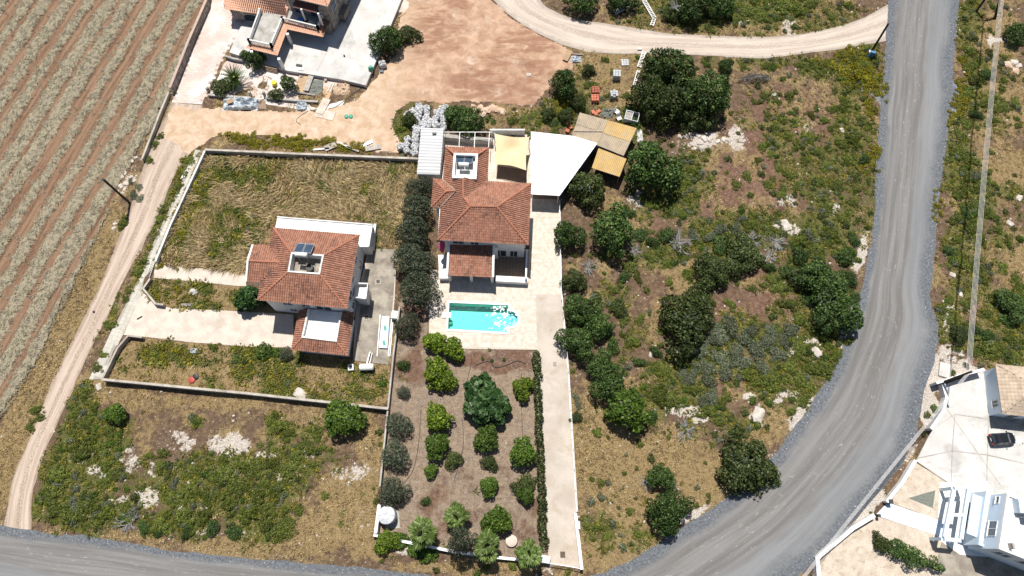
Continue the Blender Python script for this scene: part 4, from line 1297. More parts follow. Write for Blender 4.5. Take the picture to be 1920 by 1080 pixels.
    k = mk_['gard'] & (r.random(len(x)) < 0.75 * np.clip(fbm(x * 0.5, y * 0.5, 95) * 2.2 - 0.75, 0, 1)) & (blocked(x, y) < -0.1)
    n = k.sum()
    M['clip'] = leafmat('grey_clippings', (0.12, 0.095, 0.08), (0.23, 0.19, 0.165), (0.38, 0.33, 0.29), 0.1)
    scatter("clippings", [tuft(100 + i, 8, 0.30, 0.035, 0.97, M['clip']) for i in range(4)], x[k], y[k], r.uniform(0, 6.28, n), r.uniform(0.5, 1.1, n))
else:
    def stone(seed, mat, sub=1): return None

# ------------------------------------------------------------------ building helpers
def v2(p): return Vector((p[0], p[1]))


def tiles(poly, ea, eb, parent, mat, w=0.31, course=0.38, amp=0.11, name='roof_tile', bed=None):
    """barrel tiles over one roof slope: poly of 3D corners, ea->eb its eave; returns the slope part"""
    ea, eb = Vector(ea), Vector(eb)
    e = (eb - ea); e.z = 0; e.normalize()
    n = Vector((0, 0, 0))
    for i in range(len(poly)):
        a, b = Vector(poly[i]), Vector(poly[(i + 1) % len(poly)])
        n += Vector(((a.y - b.y) * (a.z + b.z), (a.z - b.z) * (a.x + b.x), (a.x - b.x) * (a.y + b.y)))
    n.normalize()
    if n.z < 0: n = -n
    e = (e - n * e.dot(n)).normalized()
    s = n.cross(e).normalized()
    if s.z < 0: s = -s
    uv = [((Vector(p) - ea).dot(e), (Vector(p) - ea).dot(s)) for p in poly]
    us = [p[0] for p in uv]
    mb = MB()
    i0, i1 = int(math.floor(min(us) / w)), int(math.ceil(max(us) / w))
    vmin = min(p[1] for p in uv)
    prof = [(-0.5, 0.0), (-0.30, 0.0), (-0.26, 0.66), (-0.1, 1.0), (0.1, 1.0), (0.26, 0.66), (0.30, 0.0), (0.5, 0.0)]
    for i in range(i0, i1 + 1):
        uc = (i + 0.5) * w
        xs = []
        for k in range(len(uv)):
            (u0, v0), (u1, v1) = uv[k], uv[(k + 1) % len(uv)]
            if (u0 > uc) != (u1 > uc):
                xs.append(v0 + (v1 - v0) * (uc - u0) / (u1 - u0))
        xs.sort()
        for q in range(0, len(xs) - 1, 2):
            va, vb = xs[q], xs[q + 1]
            if vb - va < 0.08: continue
            c0 = int(math.floor((va - vmin) / course))
            v = va
            while v < vb - 0.02:
                vn = min(vb, vmin + (c0 + 1) * course)
                c0 += 1
                if vn - v < 0.03: v = vn; continue
                vs = []
                for vv, lift in ((v, 0.035), (vn, 0.004)):
                    for pu, ph in prof:
                        vs.append(ea + e * (uc + pu * w) + s * vv + n * (ph * amp + lift))
                m = len(prof)
                fs = [(k, k + 1, m + k + 1, m + k) for k in range(m - 1)]
                # the butt end of the tile
                vs += [ea + e * (uc + pu * w) + s * v + n * (-0.01) for pu, ph in (prof[0], prof[-1])]
                fs.append((2 * m, 2 * m + 1) + tuple(range(m - 1, -1, -1)))
                mb.add(vs, fs)
                v = vn
    b = MB()
    b.add([Vector(p) - n * 0.02 for p in poly], [tuple(range(len(poly)))])
    slope = b.build('roof_slope', bed or M['tile_under'], parent)
    mb.build(name, mat, slope, kind='stuff')
    return slope


def ridge(a, b, parent, r=0.14, mat=None, step=0.42):
    a, b = Vector(a), Vector(b)
    L = (b - a).length
    n = max(1, int(L / step))
    mb = MB()
    for k in range(n):
        p, q = a.lerp(b, k / n), a.lerp(b, min(1, (k + 1.12) / n))
        mb.tube([p + Vector((0, 0, .05)), q + Vector((0, 0, .05))], [r, r * 0.86], 7)
    return mb.build('ridge', mat or M['ridge'], parent)


def wall(name, label, pts, h, mat, th=0.2, cat='wall', px_h=None, group=None, cap=None, z0=-0.1, parts=True):
    """garden wall along a line given by photo points on its top"""
    g = [P(p[0], p[1], h if px_h is None else px_h) for p in pts]
    t = thing(name, label, cat, (g[0].x, g[0].y, 0), 0, group)
    mb, cp = MB(), MB()
    off = []
    for i in range(len(g)):
        d0 = (v2(g[i]) - v2(g[i - 1])).normalized() if i else (v2(g[1]) - v2(g[0])).normalized()
        d1 = (v2(g[i + 1]) - v2(g[i])).normalized() if i < len(g) - 1 else d0
        d = (d0 + d1).normalized()
        nr = Vector((-d.y, d.x)) / max(0.5, d.dot(d0))
        off.append((v2(g[i]) + nr * th / 2, v2(g[i]) - nr * th / 2, v2(g[i]) + nr * (th / 2 + 0.03), v2(g[i]) - nr * (th / 2 + 0.03)))
    out = [o[0] for o in off] + [o[1] for o in off[::-1]]
    co = [o[2] for o in off] + [o[3] for o in off[::-1]]

    def band(m, A, B, za, zb):
        n = len(A)
        vs = [(p.x, p.y, z) for z in (za, zb) for p in A] + [(p.x, p.y, z) for z in (za, zb) for p in B]
        fs = []
        for i in range(n - 1):
            fs += [(i, i + 1, n + i + 1, n + i), (2 * n + i, 3 * n + i, 3 * n + i + 1, 2 * n + i + 1), (n + i, n + i + 1, 3 * n + i + 1, 3 * n + i)]
        fs += [(0, n, 3 * n, 2 * n), (n - 1, 3 * n - 1, 4 * n - 1, 2 * n - 1)]
        m.add(vs, fs)
    band(mb, [o[0] for o in off], [o[1] for o in off], z0, h - 0.06)
    band(cp, [o[2] for o in off], [o[3] for o in off], h - 0.06, h)
    mb.build('wall_body', mat, t)
    cp.build('coping', cap or mat, t)
    return t


def window(parent, a, b, z0, z1, depth=0.05, mat=None, sill=True, n=1):
    """window on a wall: a->b along the wall at its outside face, seen from the right-hand side of a->b"""
    a, b = v2(a), v2(b)
    d = (b - a).normalized()
    o = Vector((d.y, -d.x))
    mb, pn = MB(), MB()
    f = 0.07

    def bx(m, s0, s1, za, zb, d0, d1):
        p = [a + d * s0 + o * d0, a + d * s1 + o * d0, a + d * s1 + o * d1, a + d * s0 + o * d1]
        m.prism(p, za, zb, bottom=True)
    L = (b - a).length
    bx(mb, 0, L, z0, z0 + f, 0.0, depth); bx(mb, 0, L, z1 - f, z1, 0.0, depth)
    bx(mb, 0, f, z0 + f, z1 - f, 0.0, depth); bx(mb, L - f, L, z0 + f, z1 - f, 0.0, depth)
    for k in range(1, n + 1):
        if n >= 1 and k <= n and n > 0 and k < n + 1 and L > 0.9:
            c = L * k / (n + 1)
            bx(mb, c - f / 2, c + f / 2, z0 + f, z1 - f, 0.0, depth)
    fr = mb.build('window', mat or M['white'], parent)
    bx(pn, f, L - f, z0 + f, z1 - f, 0.004, 0.02)
    pn.build('pane', M['glass'], fr)
    if sill:
        s = MB(); bx(s, -0.06, L + 0.06, z0 - 0.06, z0 - 0.004, 0.0, 0.14); s.build('sill', M['white'], fr)
    return fr


def solar(px, py, h, rz, label, panels=2, tank_len=1.5, name='solar_water_heater', rev=1, drop=0.0):
    """thermosiphon heater: flat collectors, frame, cylinder"""
    c = P(px, py, h)
    t = thing(name, label, 'solar heater', (c.x, c.y, h), rz)
    R = Matrix.Translation(c) @ Matrix.Rotation(rz, 4, 'Z')
    w = 1.15
    for k in range(panels):
        x = (k - (panels - 1) / 2) * (w + 0.08)
        mb = MB(); fr = MB()
        lo, hi = 0.25, 1.05
        ya, yb = 0.35 * rev, 2.05 * rev
        pts = [(x - w / 2, yb, lo), (x + w / 2, yb, lo), (x + w / 2, ya, hi), (x - w / 2, ya, hi)]
        if rev < 0: pts = pts[::-1]
        pts = [Vector(p) for p in pts]
        ctr = sum(pts, Vector()) / 4
        nrm = (pts[1] - pts[0]).cross(pts[2] - pts[1]).normalized()
        if nrm.z < 0: nrm = -nrm
        fr.add([R @ p for p in pts] + [R @ (p - nrm * 0.09) for p in pts], [(0, 1, 2, 3), (7, 6, 5, 4), (0, 4, 5, 1), (1, 5, 6, 2), (2, 6, 7, 3), (3, 7, 4, 0)])
        col = fr.build('collector', M['metal'], t)
        ins = [ctr + (p - ctr) * 0.91 + nrm * 0.006 for p in pts]
        mb.add([R @ p for p in ins], [(0, 1, 2, 3)])
        mb.build('glass_cover', M['panel'], col)
    tk = MB()
    L = tank_len
    tk.tube([R @ Vector((s * L / 2, 0.0, 1.25)) for s in (-1.0, -0.93, 0.93, 1.0)], [0.20, 0.30, 0.30, 0.20], 14)
    tk.build('cylinder', M['tank'], t, smooth=False)
    for sx in (-1, 1):
        st = MB()
        for y in (0.25 * rev, -0.25 * rev):
            st.bar(R @ Vector((sx * L * 0.35, y, -drop)), R @ Vector((sx * L * 0.35, y * 0.6, 1.0)), 0.05)
        st.bar(R @ Vector((sx * w, 2.0 * rev, -drop * .6)), R @ Vector((sx * w, 2.0 * rev, 0.24)), 0.05)
        st.bar(R @ Vector((sx * L * 0.35, 0.25 * rev, 0.05)), R @ Vector((sx * L * 0.35, 2.0 * rev, 0.05)), 0.05)
        st.build('stand', M['metal'], t)
    pp = MB()
    pp.tube([R @ Vector(p) for p in ((L * .4, 0, 1.1), (w + .15, .2 * rev, 1.0), (w + .15, .4 * rev, 1.0))], 0.03, 5)
    pp.build('pipe', M['black'], t)
    return t


def paving(name, poly, rz_from, size, gap, z, mat, parent=None, joint=0.014, rows=None, hgt=0.02, skip=None, label=None):
    """separate slabs set out over an outline, joined into one part"""
    a, b = v2(rz_from[0]), v2(rz_from[1])
    d = (b - a).normalized(); n = Vector((-d.y, d.x))
    pts = [v2(p) for p in poly]
    us = [(p - a).dot(d) for p in pts]; vs = [(p - a).dot(n) for p in pts]
    sx, sy = size
    V, F, T = [], [], []
    r = np.random.default_rng(3)
    k = 0
    iv = np.arange(math.floor(min(vs) / sy), math.ceil(max(vs) / sy) + 1)
    for j in iv:
        sh = (sx / 2 if (rows and int(j) % 2) else 0)
        for i in range(int(math.floor(min(us) / sx)) - 1, int(math.ceil(max(us) / sx)) + 1):
            u0, v0 = i * sx + sh, j * sy
            c = a + d * (u0 + sx / 2) + n * (v0 + sy / 2)
            V.append((u0, v0, c.x, c.y))
    A = np.array(V)
    s = sd(A[:, 2], A[:, 3], [(p.x, p.y) for p in pts])
    ok = s > min(sx, sy) * 0.30
    if skip is not None:
        for sp in skip: ok &= ~(sd(A[:, 2], A[:, 3], sp) > -min(sx, sy) * 0.45)
    VV, FF, TT = [], [], []
    for u0, v0, _, _ in A[ok]:
        g = gap / 2
        zz = z + hgt + r.uniform(-0.004, 0.004)
        q = [(u0 + g, v0 + g), (u0 + sx - g, v0 + g), (u0 + sx - g, v0 + sy - g), (u0 + g, v0 + sy - g)]
        w = [a + d * p[0] + n * p[1] for p in q]
        b0 = len(VV)
        VV += [(p.x, p.y, zz) for p in w] + [(p.x, p.y, z) for p in w]
        FF += [(b0, b0 + 1, b0 + 2, b0 + 3)] + [(b0 + (e + 1) % 4, b0 + e, b0 + 4 + e, b0 + 4 + (e + 1) % 4) for e in range(4)]
        TT += [r.random()] * 5
    VV = np.array(VV)
    if parent is not None:
        VV = VV - np.array(WM[parent].translation)[None]
    me = np_mesh(name, VV, np.array(FF), mat, TT)
    o = link_mesh(name, me, parent)
    o['kind'] = 'stuff'
    return o


def corrugated(mb, a, b, c, d, pitch=0.22, amp=0.035, ribs=None):
    """ribbed sheet over the quad a-b-c-d; ribs run a->d, repeat along a->b"""
    a, b, c, d = map(Vector, (a, b, c, d))
    n = max(2, int((b - a).length / pitch))
    nr = (b - a).cross(d - a).normalized()
    if nr.z < 0: nr = -nr
    vs = []
    for k in range(n * 2 + 1):
        t = k / (n * 2)
        h = nr * (amp if k % 2 else -amp)
        vs += [a.lerp(b, t) + h, d.lerp(c, t) + h]
    fs = [(2 * k, 2 * k + 2, 2 * k + 3, 2 * k + 1) for k in range(n * 2)]
    mb.add(vs, fs)
    return mb


def inset(poly, d):
    """shrink a footprint by d"""
    p = [v2(q) for q in poly]
    ar = sum(p[i].x * p[(i + 1) % len(p)].y - p[(i + 1) % len(p)].x * p[i].y for i in range(len(p)))
    sg = 1 if ar > 0 else -1
    out = []
    n = len(p)
    for i in range(n):
        e0 = (p[i] - p[i - 1]).normalized(); e1 = (p[(i + 1) % n] - p[i]).normalized()
        n0 = Vector((-e0.y, e0.x)) * sg; n1 = Vector((-e1.y, e1.x)) * sg
        k = n0 + n1
        k = k / max(0.3, k.length_squared) * 2
        out.append(p[i] + k * d)
    return out


# ================================================================== the house with the pool
EV, RD = 6.0, 8.1


def q4(x, y, h): return P(740 + x / 3.6, 180 + y / 3.6, h)


hc0 = q4(600, 700, 0)
house = thing('pool_house', 'white house with weathered hipped tile roof between the olive trees and the pool', 'house', (hc0.x, hc0.y, 0))
SW, SE, NE = q4(290, 972, EV), q4(902, 1005, EV), q4(922, 592, EV)
RW, RE = q4(512, 745, RD), q4(690, 748, RD)
AP = q4(463, 680, RD - 0.45)
VAL = q4(625, 580, EV)
WNW, WNE = q4(345, 345, EV), q4(635, 350, EV)
BXNW, BXNE, BXSE, BXSW = q4(400, 390, 7.2), q4(563, 395, 7.2), q4(552, 566, 7.2), q4(388, 556, 7.2)
RN = q4(461, 556, RD - 0.45)
WEAVE_S = q4(303, 756, EV)
BYI, BYN, BYS, BYH, BYA = q4(320, 562, EV), q4(263, 560, EV - .05), q4(246, 748, EV - .05), q4(347, 645, EV + 1.15), q4(412, 640, EV + 1.22)
WMID = q4(322, 560, EV)
tiles([SW, SE, RE, RW], SW, SE, house, M['tile'])
tiles([SE, NE, RE], SE, NE, house, M['tile'])
tiles([NE, VAL, AP, RW, RE], NE, VAL, house, M['tile'])
tiles([WNW, SW, RW, AP, RN, q4(388, 556, 6.66), q4(400, 390, 6.6)], WNW, SW, house, M['tile'])
tiles([WNE, WNW, q4(400, 390, 6.9), q4(563, 395, 6.9)], WNE, WNW, house, M['tile'])
tiles([VAL, WNE, q4(563, 395, 6.9), q4(552, 566, 6.95), RN, AP], VAL, WNE, house, M['tile'])
tiles([BYN, BYI, BYA, BYH], BYI, BYN, house, M['tile'])
tiles([BYN, BYH, BYS], BYN, BYS, house, M['tile'])
tiles([BYS, BYH, BYA, WEAVE_S], BYS, WEAVE_S, house, M['tile'])
for a, b in ((SW, RW), (SE, RE), (NE, RE), (RW, RE), (AP, RW), (RN, AP), (WNW, BXNW), (WNE, BXNE), (BYN, BYH), (BYS, BYH), (BYH, BYA)):
    ridge(a, b, house)
vl = MB()
for a, b in ((VAL, AP), (BYA, BYI), (BYA, WEAVE_S)):
    vl.bar(a + Vector((0, 0, .07)), b + Vector((0, 0, .07)), 0.16, 0.05)
vl.build('valley_flashing', M['old_concrete'], house)
# body under the eaves
foot = [SW, SE, NE, VAL, WNE, WNW, BYI, BYN, BYS, WEAVE_S]
body = inset([v2(p) for p in foot], 0.55)
MB().prism(body, -0.1, EV - 0.02).build('wall', M['white'], house)
sof = MB().prism([v2(p) for p in foot], EV - 0.14, EV - 0.035, bottom=True)
sof.build('eaves', M['white'], house)
# solar well on the rear wing
wl = MB()
fl = [BXNW, BXNE, BXSE, BXSW]
o_ = [v2(p) for p in fl]; i_ = inset(o_, 0.32)
for k in range(4):
    k2 = (k + 1) % 4
    wl.prism([o_[k], o_[k2], i_[k2], i_[k]], 6.2, 7.45)
wl.build('roof_well', M['white'], house)
MB().prism(i_, 6.2, 6.5).build('well_floor', M['white_dirty'], house)
wc = sum(o_, Vector((0, 0))) / 4
dw = (o_[1] - o_[0]).normalized()
# windows under the eaves at the back of the porch and on the east face
b_ = body
for s0, s1 in ((0.12, 0.26), (0.34, 0.44)):
    window(house, b_[0].lerp(b_[1], s0), b_[0].lerp(b_[1], s1), 3.9, 5.4)
for s0, s1 in ((0.62, 0.78), (0.82, 0.92)):
    window(house, b_[0].lerp(b_[1], s0), b_[0].lerp(b_[1], s1), 0.1, 2.3, sill=False)
window(house, b_[1].lerp(b_[2], 0.2), b_[1].lerp(b_[2], 0.35), 4.0, 5.3)
window(house, b_[1].lerp(b_[2], 0.6), b_[1].lerp(b_[2], 0.75), 1.0, 2.3)


def q5(x, y, h): return P(760 + x / 3.857, 400 + y / 3.857, h)


# porch: lower tiled roof on piers
PH = 3.0
p0, p1 = q5(303, 450, PH), q5(634, 464, PH)
p2, p3 = q5(640, 232, 3.9), q5(316, 226, 3.9)
tiles([p0, p1, p2, p3], p0, p1, house, M['tile'])
for a in (p0, p1):
    e = p3 if a is p0 else p2
    MB().bar(a + Vector((0, 0, .12)), e + Vector((0, 0, .12)), 0.30, 0.40).build('porch_parapet', M['white'], house)
for t_ in (0.03, 0.51, 0.97):
    c = p0.lerp(p1, t_)
    back = (v2(p3) - v2(p0)).normalized() * 0.45
    MB().box((c.x + back.x, c.y + back.y, 1.42), (0.42, 0.42, 2.9), 0).build('pillar', M['white'], house)
bm_ = MB()
bk = (v2(p3) - v2(p0)).normalized() * 0.45
bm_.bar((p0.x + bk.x, p0.y + bk.y, 2.80), (p1.x + bk.x, p1.y + bk.y, 2.80), 0.3, 0.24)
bm_.build('porch_beam', M['white'], house)
# balcony with pierced parapet over the patio, patio side walls
ba, bb = q5(668, 228, 3.6), q5(866, 234, 3.6)
bd_ = Vector(((bb - ba).y, -(bb - ba).x, 0)).normalized()
bal = MB()
bal.prism([v2(ba), v2(bb), v2(bb) - v2(bd_) * 1.2, v2(ba) - v2(bd_) * 1.2], 2.7, 2.9, bottom=True)
bal.build('balcony', M['white'], house)
rl = MB()
rl.bar(ba.lerp(bb, 0) + Vector((0, 0, 0.0)), bb, 0.16, 0.12)
for k in range(17):
    c = ba.lerp(bb, k / 16)
    rl.box((c.x, c.y, 3.22), (0.09, 0.09, 0.66))
rl.build('baluster_railing', M['white'], house)
c = q5(655, 250, 3.0)
MB().box((c.x, c.y + .3, 2.0), (0.55, 1.6, 4.0)).build('pier', M['white'], house)
# patio floor, east side wall, front wall
pf = [q5(640, 250, 0), q5(905, 262, 0), q5(900, 505, 0), q5(640, 498, 0)]
MB().prism([v2(p) for p in pf], -0.05, 0.06).build('patio_floor', M['joint'], house)
paving('patio_tile', [(p.x, p.y) for p in pf], (pf[3], pf[2]), (0.5, 0.5), 0.025, 0.062, M['patio'], house)
for a, b, hh, th in ((q5(880, 262, 1.9), q5(872, 470, 1.9), 1.9, 0.25), (q5(655, 470, 1.1), q5(885, 482, 1.1), 1.1, 0.85)):
    d = (v2(b) - v2(a)).normalized(); nr = Vector((-d.y, d.x)) * th / 2
    MB().prism([v2(a) + nr, v2(b) + nr, v2(b) - nr, v2(a) - nr], -0.05, hh).build('patio_wall', M['white'], house)
# white side terrace left of the porch
wt = [q5(238, 300, 1.0), q5(300, 300, 1.0), q5(310, 470, 1.0), q5(245, 470, 1.0)]
MB().prism([v2(p) for p in wt], -0.05, 1.0).build('side_terrace', M['white'], house)
tag(MB().tube([q5(268, 205, 4.2), q5(262, 245, 3.6), q5(268, 275, 2.6)], [0.35, 0.5, 0.25], 7).build('flower_pot_plant', M['pink_fl']), 'bright pink flowering climber at the west corner of the pool house', 'plant')
ch = MB(); c = q4(618, 600, 6.3)
ch.tube([c, c + Vector((0, 0, 0.9))], 0.06, 6); ch.build('vent_pipe', M['plastic_grey'], house)
solar(740 + 470 / 3.6, 180 + 492 / 3.6, 6.5, math.atan2(dw.y, dw.x), 'solar heater with silver cylinder sunk in the white roof well of the pool house', rev=1)

# annexe with white sheet roof on the left
AH = 3.0
an = [q4(178, 213, AH), q4(331, 218, AH), q4(305, 533, AH), q4(149, 529, AH)]
hx = sum(an, Vector()) / 4
anx = thing('annexe', 'long white sheet roofed annexe beside the sacks at the left of the pool house', 'shed', (hx.x, hx.y, 0))
MB().prism(inset(an, 0.12), -0.05, AH - 0.06).build('wall', M['white_dirty'], anx)
seg = [0, 0.20, 0.785, 1.0]
for i in range(3):
    mb = MB()
    a, b = an[0].lerp(an[3], seg[i]), an[1].lerp(an[2], seg[i])
    c, d = an[1].lerp(an[2], seg[i + 1] - 0.012), an[0].lerp(an[3], seg[i + 1] - 0.012)
    corrugated(mb, a, d, c, b, 0.50, 0.07)
    mb.build('roof_sheet', M['white_roof'], anx)
c = q4(268, 255, AH + 0.1)
MB().box((c.x, c.y, AH + 0.15), (0.6, 0.32, 0.25), 0.05).build('roof_fan', M['dark_metal'], anx)

# rear boundary wall behind the house and pergola bars
wall('boundary_wall', 'low grey wall behind the pool house under the green tree', [(832, 254), (924, 262)], 1.3, M['concrete'], 0.55)
pg_ = thing('pergola_frame', 'thin white pergola bars between the rear wall and the house roof', 'pergola', tuple(q4(500, 300, 0)))
for x in (440, 543, 640):
    mb = MB(); a, b = q4(x, 245, 2.6), q4(x - 6, 348, 2.6)
    mb.bar(a, b, 0.09); mb.build('bar', M['white'], pg_)
mb = MB(); mb.bar(q4(335, 244, 2.6), q4(660, 244, 2.6), 0.09)
for x in (340, 500, 655): mb.bar(q4(x, 244, 2.6), q4(x, 244, 2.6) - Vector((0, 0, 2.6)), 0.08)
mb.build('rail', M['white'], pg_)
g = [q4(338, 290, 0), q4(640, 290, 0), q4(650, 352, 0), q4(335, 352, 0)]
# shade sail
SHH = 3.0
s4 = [q4(672, 253, SHH), q4(909, 277, SHH), q4(888, 502, SHH - .4), q4(676, 460, SHH - .5)]
V, F = [], []
n = 14
for j in range(n + 1):
    for i in range(n + 1):
        u, v = i / n, j / n
        uu = u + 0.10 * (0.5 - u) * (4 * v * (1 - v)) * 0.9
        vv = v + 0.10 * (0.5 - v) * (4 * u * (1 - u)) * 0.9
        p = s4[0].lerp(s4[1], uu).lerp(s4[3].lerp(s4[2], uu), vv)
        p = p + Vector((0, 0, -0.55 * math.exp(-((u - .52) ** 2 + (v - .36) ** 2) / 0.05) + 0.08 * math.sin(7 * u + 4 * v) * 4 * u * (1 - u) * v - 0.25 * 4 * u * (1 - u) * v * (1 - v)))
        V.append(tuple(p))
F = [(j * (n + 1) + i, j * (n + 1) + i + 1, (j + 1) * (n + 1) + i + 1, (j + 1) * (n + 1) + i) for j in range(n) for i in range(n)]
sl = thing('shade_sail', 'sagging sand coloured shade sail next to the big white carport roof', 'shade sail', tuple(q4(780, 380, 0)))
mb = MB(); mb.add(V, F); mb.build('fabric', M['sail'], sl, smooth=True)
for p in s4[:2]: MB().tube([Vector((p.x, p.y, 0)), p + Vector((0, 0, .1))], 0.06, 8).build('post', M['white'], sl)
# floor below sail and rear yard paving
ry = [q4(335, 300, 0), q4(640, 300, 0), q4(655, 250, 0), q4(920, 262, 0), q4(920, 690, 0), q4(640, 690, 0), q4(620, 400, 0), q4(335, 400, 0)]
sheet('rear_paving', [(p.x, p.y) for p in ry], 0.012, M['paving'], wig=0, px=False)
pav2 = [q4(690, 470, 0), q4(888, 500, 0), q4(888, 600, 0), q4(686, 560, 0)]
sheet('sail_shade_sheet', [(p.x, p.y) for p in pav2], 0.03, M['patio'], wig=0, px=False)  # brown sheet painting the sail's shade onto the floor
for wx, wy, sx, sy, zz in ((760, 262, 5.5, 0.25, 1.5), (700, 300, 1.0, 0.5, 0.9)):
    c = q4(wx, wy, 0)
    tag(MB().box((c.x, c.y, zz / 2), (sx, sy, zz)).build('yard_wall' if sx > 2 else 'counter', M['white_dirty']), 'short white wall behind the shade sail' if sx > 2 else 'low white counter at the corner of the shade sail', 'wall' if sx > 2 else 'counter')

# big white carport
CH = 3.1
cp_ = [q4(920, 240, CH), q4(1205, 270, CH), q4(1368, 318, CH), q4(1113, 672, CH), q4(920, 662, CH)]
cc = sum(cp_, Vector()) / 5
car_p = thing('carport', 'large five sided bright white carport roof beside the tan sheds', 'carport', (cc.x, cc.y, 0))
MB().prism(cp_, CH - 0.16, CH, bottom=True).build('roof', M['carport_white'], car_p)
bands = MB()
for k in range(1, 8):
    t_ = k / 8
    a, b = cp_[0].lerp(cp_[4], t_), cp_[2].lerp(cp_[3], t_)
    bands.bar(a + Vector((0, 0, .012)), b + Vector((0, 0, .012)), 0.05, 0.03)
bands.build('roof_seam', M['carport_white'], car_p)
ci = inset(cp_, 0.25)
mb = MB()
for a, b in ((ci[2], ci[3]), (ci[0], ci[1]), (ci[1], ci[2])):
    d = (b - a).normalized(); nr = Vector((-d.y, d.x)) * 0.06
    mb.prism([a + nr, b + nr, b - nr, a - nr], -0.05, CH - 0.2)
mb.build('side_wall', M['slate_metal'], car_p)
for k, (a, b, t_) in enumerate(((ci[3], ci[4], 0.0), (ci[3], ci[4], 1.0), (ci[4], ci[0], 0.5), (ci[4], ci[0], 0.98))):
    c = a.lerp(b, t_)
    MB().box((c.x, c.y, (CH - .16) / 2 - .03), (0.14, 0.14, CH - .13)).build('post', M['white'], car_p)
sheet('carport_floor', [(p.x, p.y) for p in ci], 0.016, M['patio'], wig=0, px=False)  # the roof's shade on the paving is put into this brown colour

# tan corrugated sheds
TH = 2.7


def q7(x, y, h): return P(1000 + x / 4.1545, 80 + y / 4.1545, h)


sh1 = [q7(362, 545, TH), q7(808, 668, TH), q7(705, 882, TH), q7(302, 722, TH)]
c = sum(sh1, Vector()) / 4
sd1 = thing('corrugated_shed', 'larger weathered tan corrugated shed with a loose bar on its roof', 'shed', (c.x, c.y, 0))
for i, (t0, t1, mt) in enumerate(((0, .5, 'shed_tan'), (.47, 1.0, 'shed_grey'))):
    for j in range(2):
        s0, s1 = j * 0.5, (j + 1) * 0.5 - 0.003
        A, B = sh1[0].lerp(sh1[1], s0), sh1[0].lerp(sh1[1], s1)
        D, C_ = sh1[3].lerp(sh1[2], s0), sh1[3].lerp(sh1[2], s1)
        mb = MB()
        z = Vector((0, 0, 0.05 * (1 - i) + 0.01 * j))
        corrugated(mb, A.lerp(D, t0) + z, B.lerp(C_, t0) + z, B.lerp(C_, t1) + z, A.lerp(D, t1) + z, 0.26, 0.04)
        mb.build('roof_sheet', M[mt if not (i == 0 and j == 0) else 'shed_grey'], sd1)
bi = inset(sh1, 0.25)
MB().prism(bi, -0.05, TH - 0.12).build('wall', M['concrete'], sd1)
sh2 = [q7(508, 822, TH - .2), q7(727, 905, TH - .2), q7(672, 1045, TH - .35), q7(455, 975, TH - .35)]
c = sum(sh2, Vector()) / 4
sd2 = thing('corrugated_lean_to', 'smaller ochre corrugated lean-to in front of the weathered tan shed', 'shed', (c.x, c.y, 0))
mb = MB(); corrugated(mb, sh2[0], sh2[1], sh2[2], sh2[3], 0.26, 0.04); mb.build('roof_sheet', M['shed_tan'], sd2)
for p in sh2:
    q = p.lerp(c, 0.05)
    MB().box((q.x, q.y, p.z / 2 - .05), (0.1, 0.1, p.z)).build('post', M['greywood'], sd2)
fl_ = [(p.x, p.y) for p in sh2]
mb = MB()
a, b = inset(sh2, 0.15)[0], inset(sh2, 0.15)[1]
d = (b - a).normalized(); nr = Vector((-d.y, d.x)) * 0.05
mb.prism([a + nr, b + nr, b - nr, a - nr], -.05, TH - .45); mb.build('back_board', M['slate_metal'], sd2)
mb = MB(); a, b = q7(318, 688, TH + .12), q7(540, 690, TH + .12); mb.bar(a, b, 0.09)
tag(mb.build('loose_bar', M['greywood']), 'long pale bar lying on the larger tan shed roof', 'bar')

# ================================================================== terrace, pool and drive of the pool house
tp = [(p.x, p.y) for p in G(TERR)]
rom = [(poolc.x + (POOL_R + .3) * math.cos(a), poolc.y + (POOL_R + .3) * math.sin(a)) for a in np.linspace(0, 2 * math.pi, 24, endpoint=False)]
PQ = [q5(304, 632, 0), q5(763, 652, 0), q5(752, 876, 0), q5(292, 850, 0)]
pq2 = [v2(p) for p in PQ]
U_ = (pq2[1] - pq2[0]).normalized()
N_ = Vector((-U_.y, U_.x))
rc = (pq2[1] + pq2[2]) / 2
PR = (pq2[1] - pq2[2]).length * 0.31
arc = [rc + U_ * (PR * math.cos(a)) * 1.0 + N_ * (PR * math.sin(a)) for a in np.linspace(math.pi / 2, -math.pi / 2, 16)]
outer = [pq2[0], pq2[1]] + arc + [pq2[2], pq2[3]]
ctr = sum(outer, Vector((0, 0))) / len(outer)
cw = 0.30
inner = inset(outer, cw)
pool_t = thing('swimming_pool', 'turquoise swimming pool with white coping and a round stepped end', 'pool', (ctr.x, ctr.y, 0))
mb = MB()
n = len(outer)
for i in range(n):
    j = (i + 1) % n
    a0, a1, b1, b0 = outer[i], outer[j], inner[j], inner[i]
    vs = [(p.x, p.y, z) for z in (-.05, 0.075) for p in (a0, a1, b1, b0)]
    mb.add(vs, [(4, 5, 6, 7), (0, 1, 5, 4), (2, 3, 7, 6)])
mb.build('coping', M['white'], pool_t)
bs, bsb = MB(), MB()
main_in = inset([pq2[0], pq2[1], pq2[2], pq2[3]], cw)
dep = 1.5
for i in range(n):
    j = (i + 1) % n
    a, b = inner[i], inner[j]
    bs.add([(a.x, a.y, 0.0), (b.x, b.y, 0.0), (b.x, b.y, -dep), (a.x, a.y, -dep)], [(0, 1, 2, 3)])
bs.add([(p.x, p.y, -dep) for p in inner], [tuple(range(n))])
bs.build('basin', M['pool_tile'], pool_t)
st = [rc + U_ * ((PR - cw) * 0.98 * math.cos(a)) + N_ * ((PR - cw) * 0.98 * math.sin(a)) for a in np.linspace(math.pi / 2, -math.pi / 2, 16)]
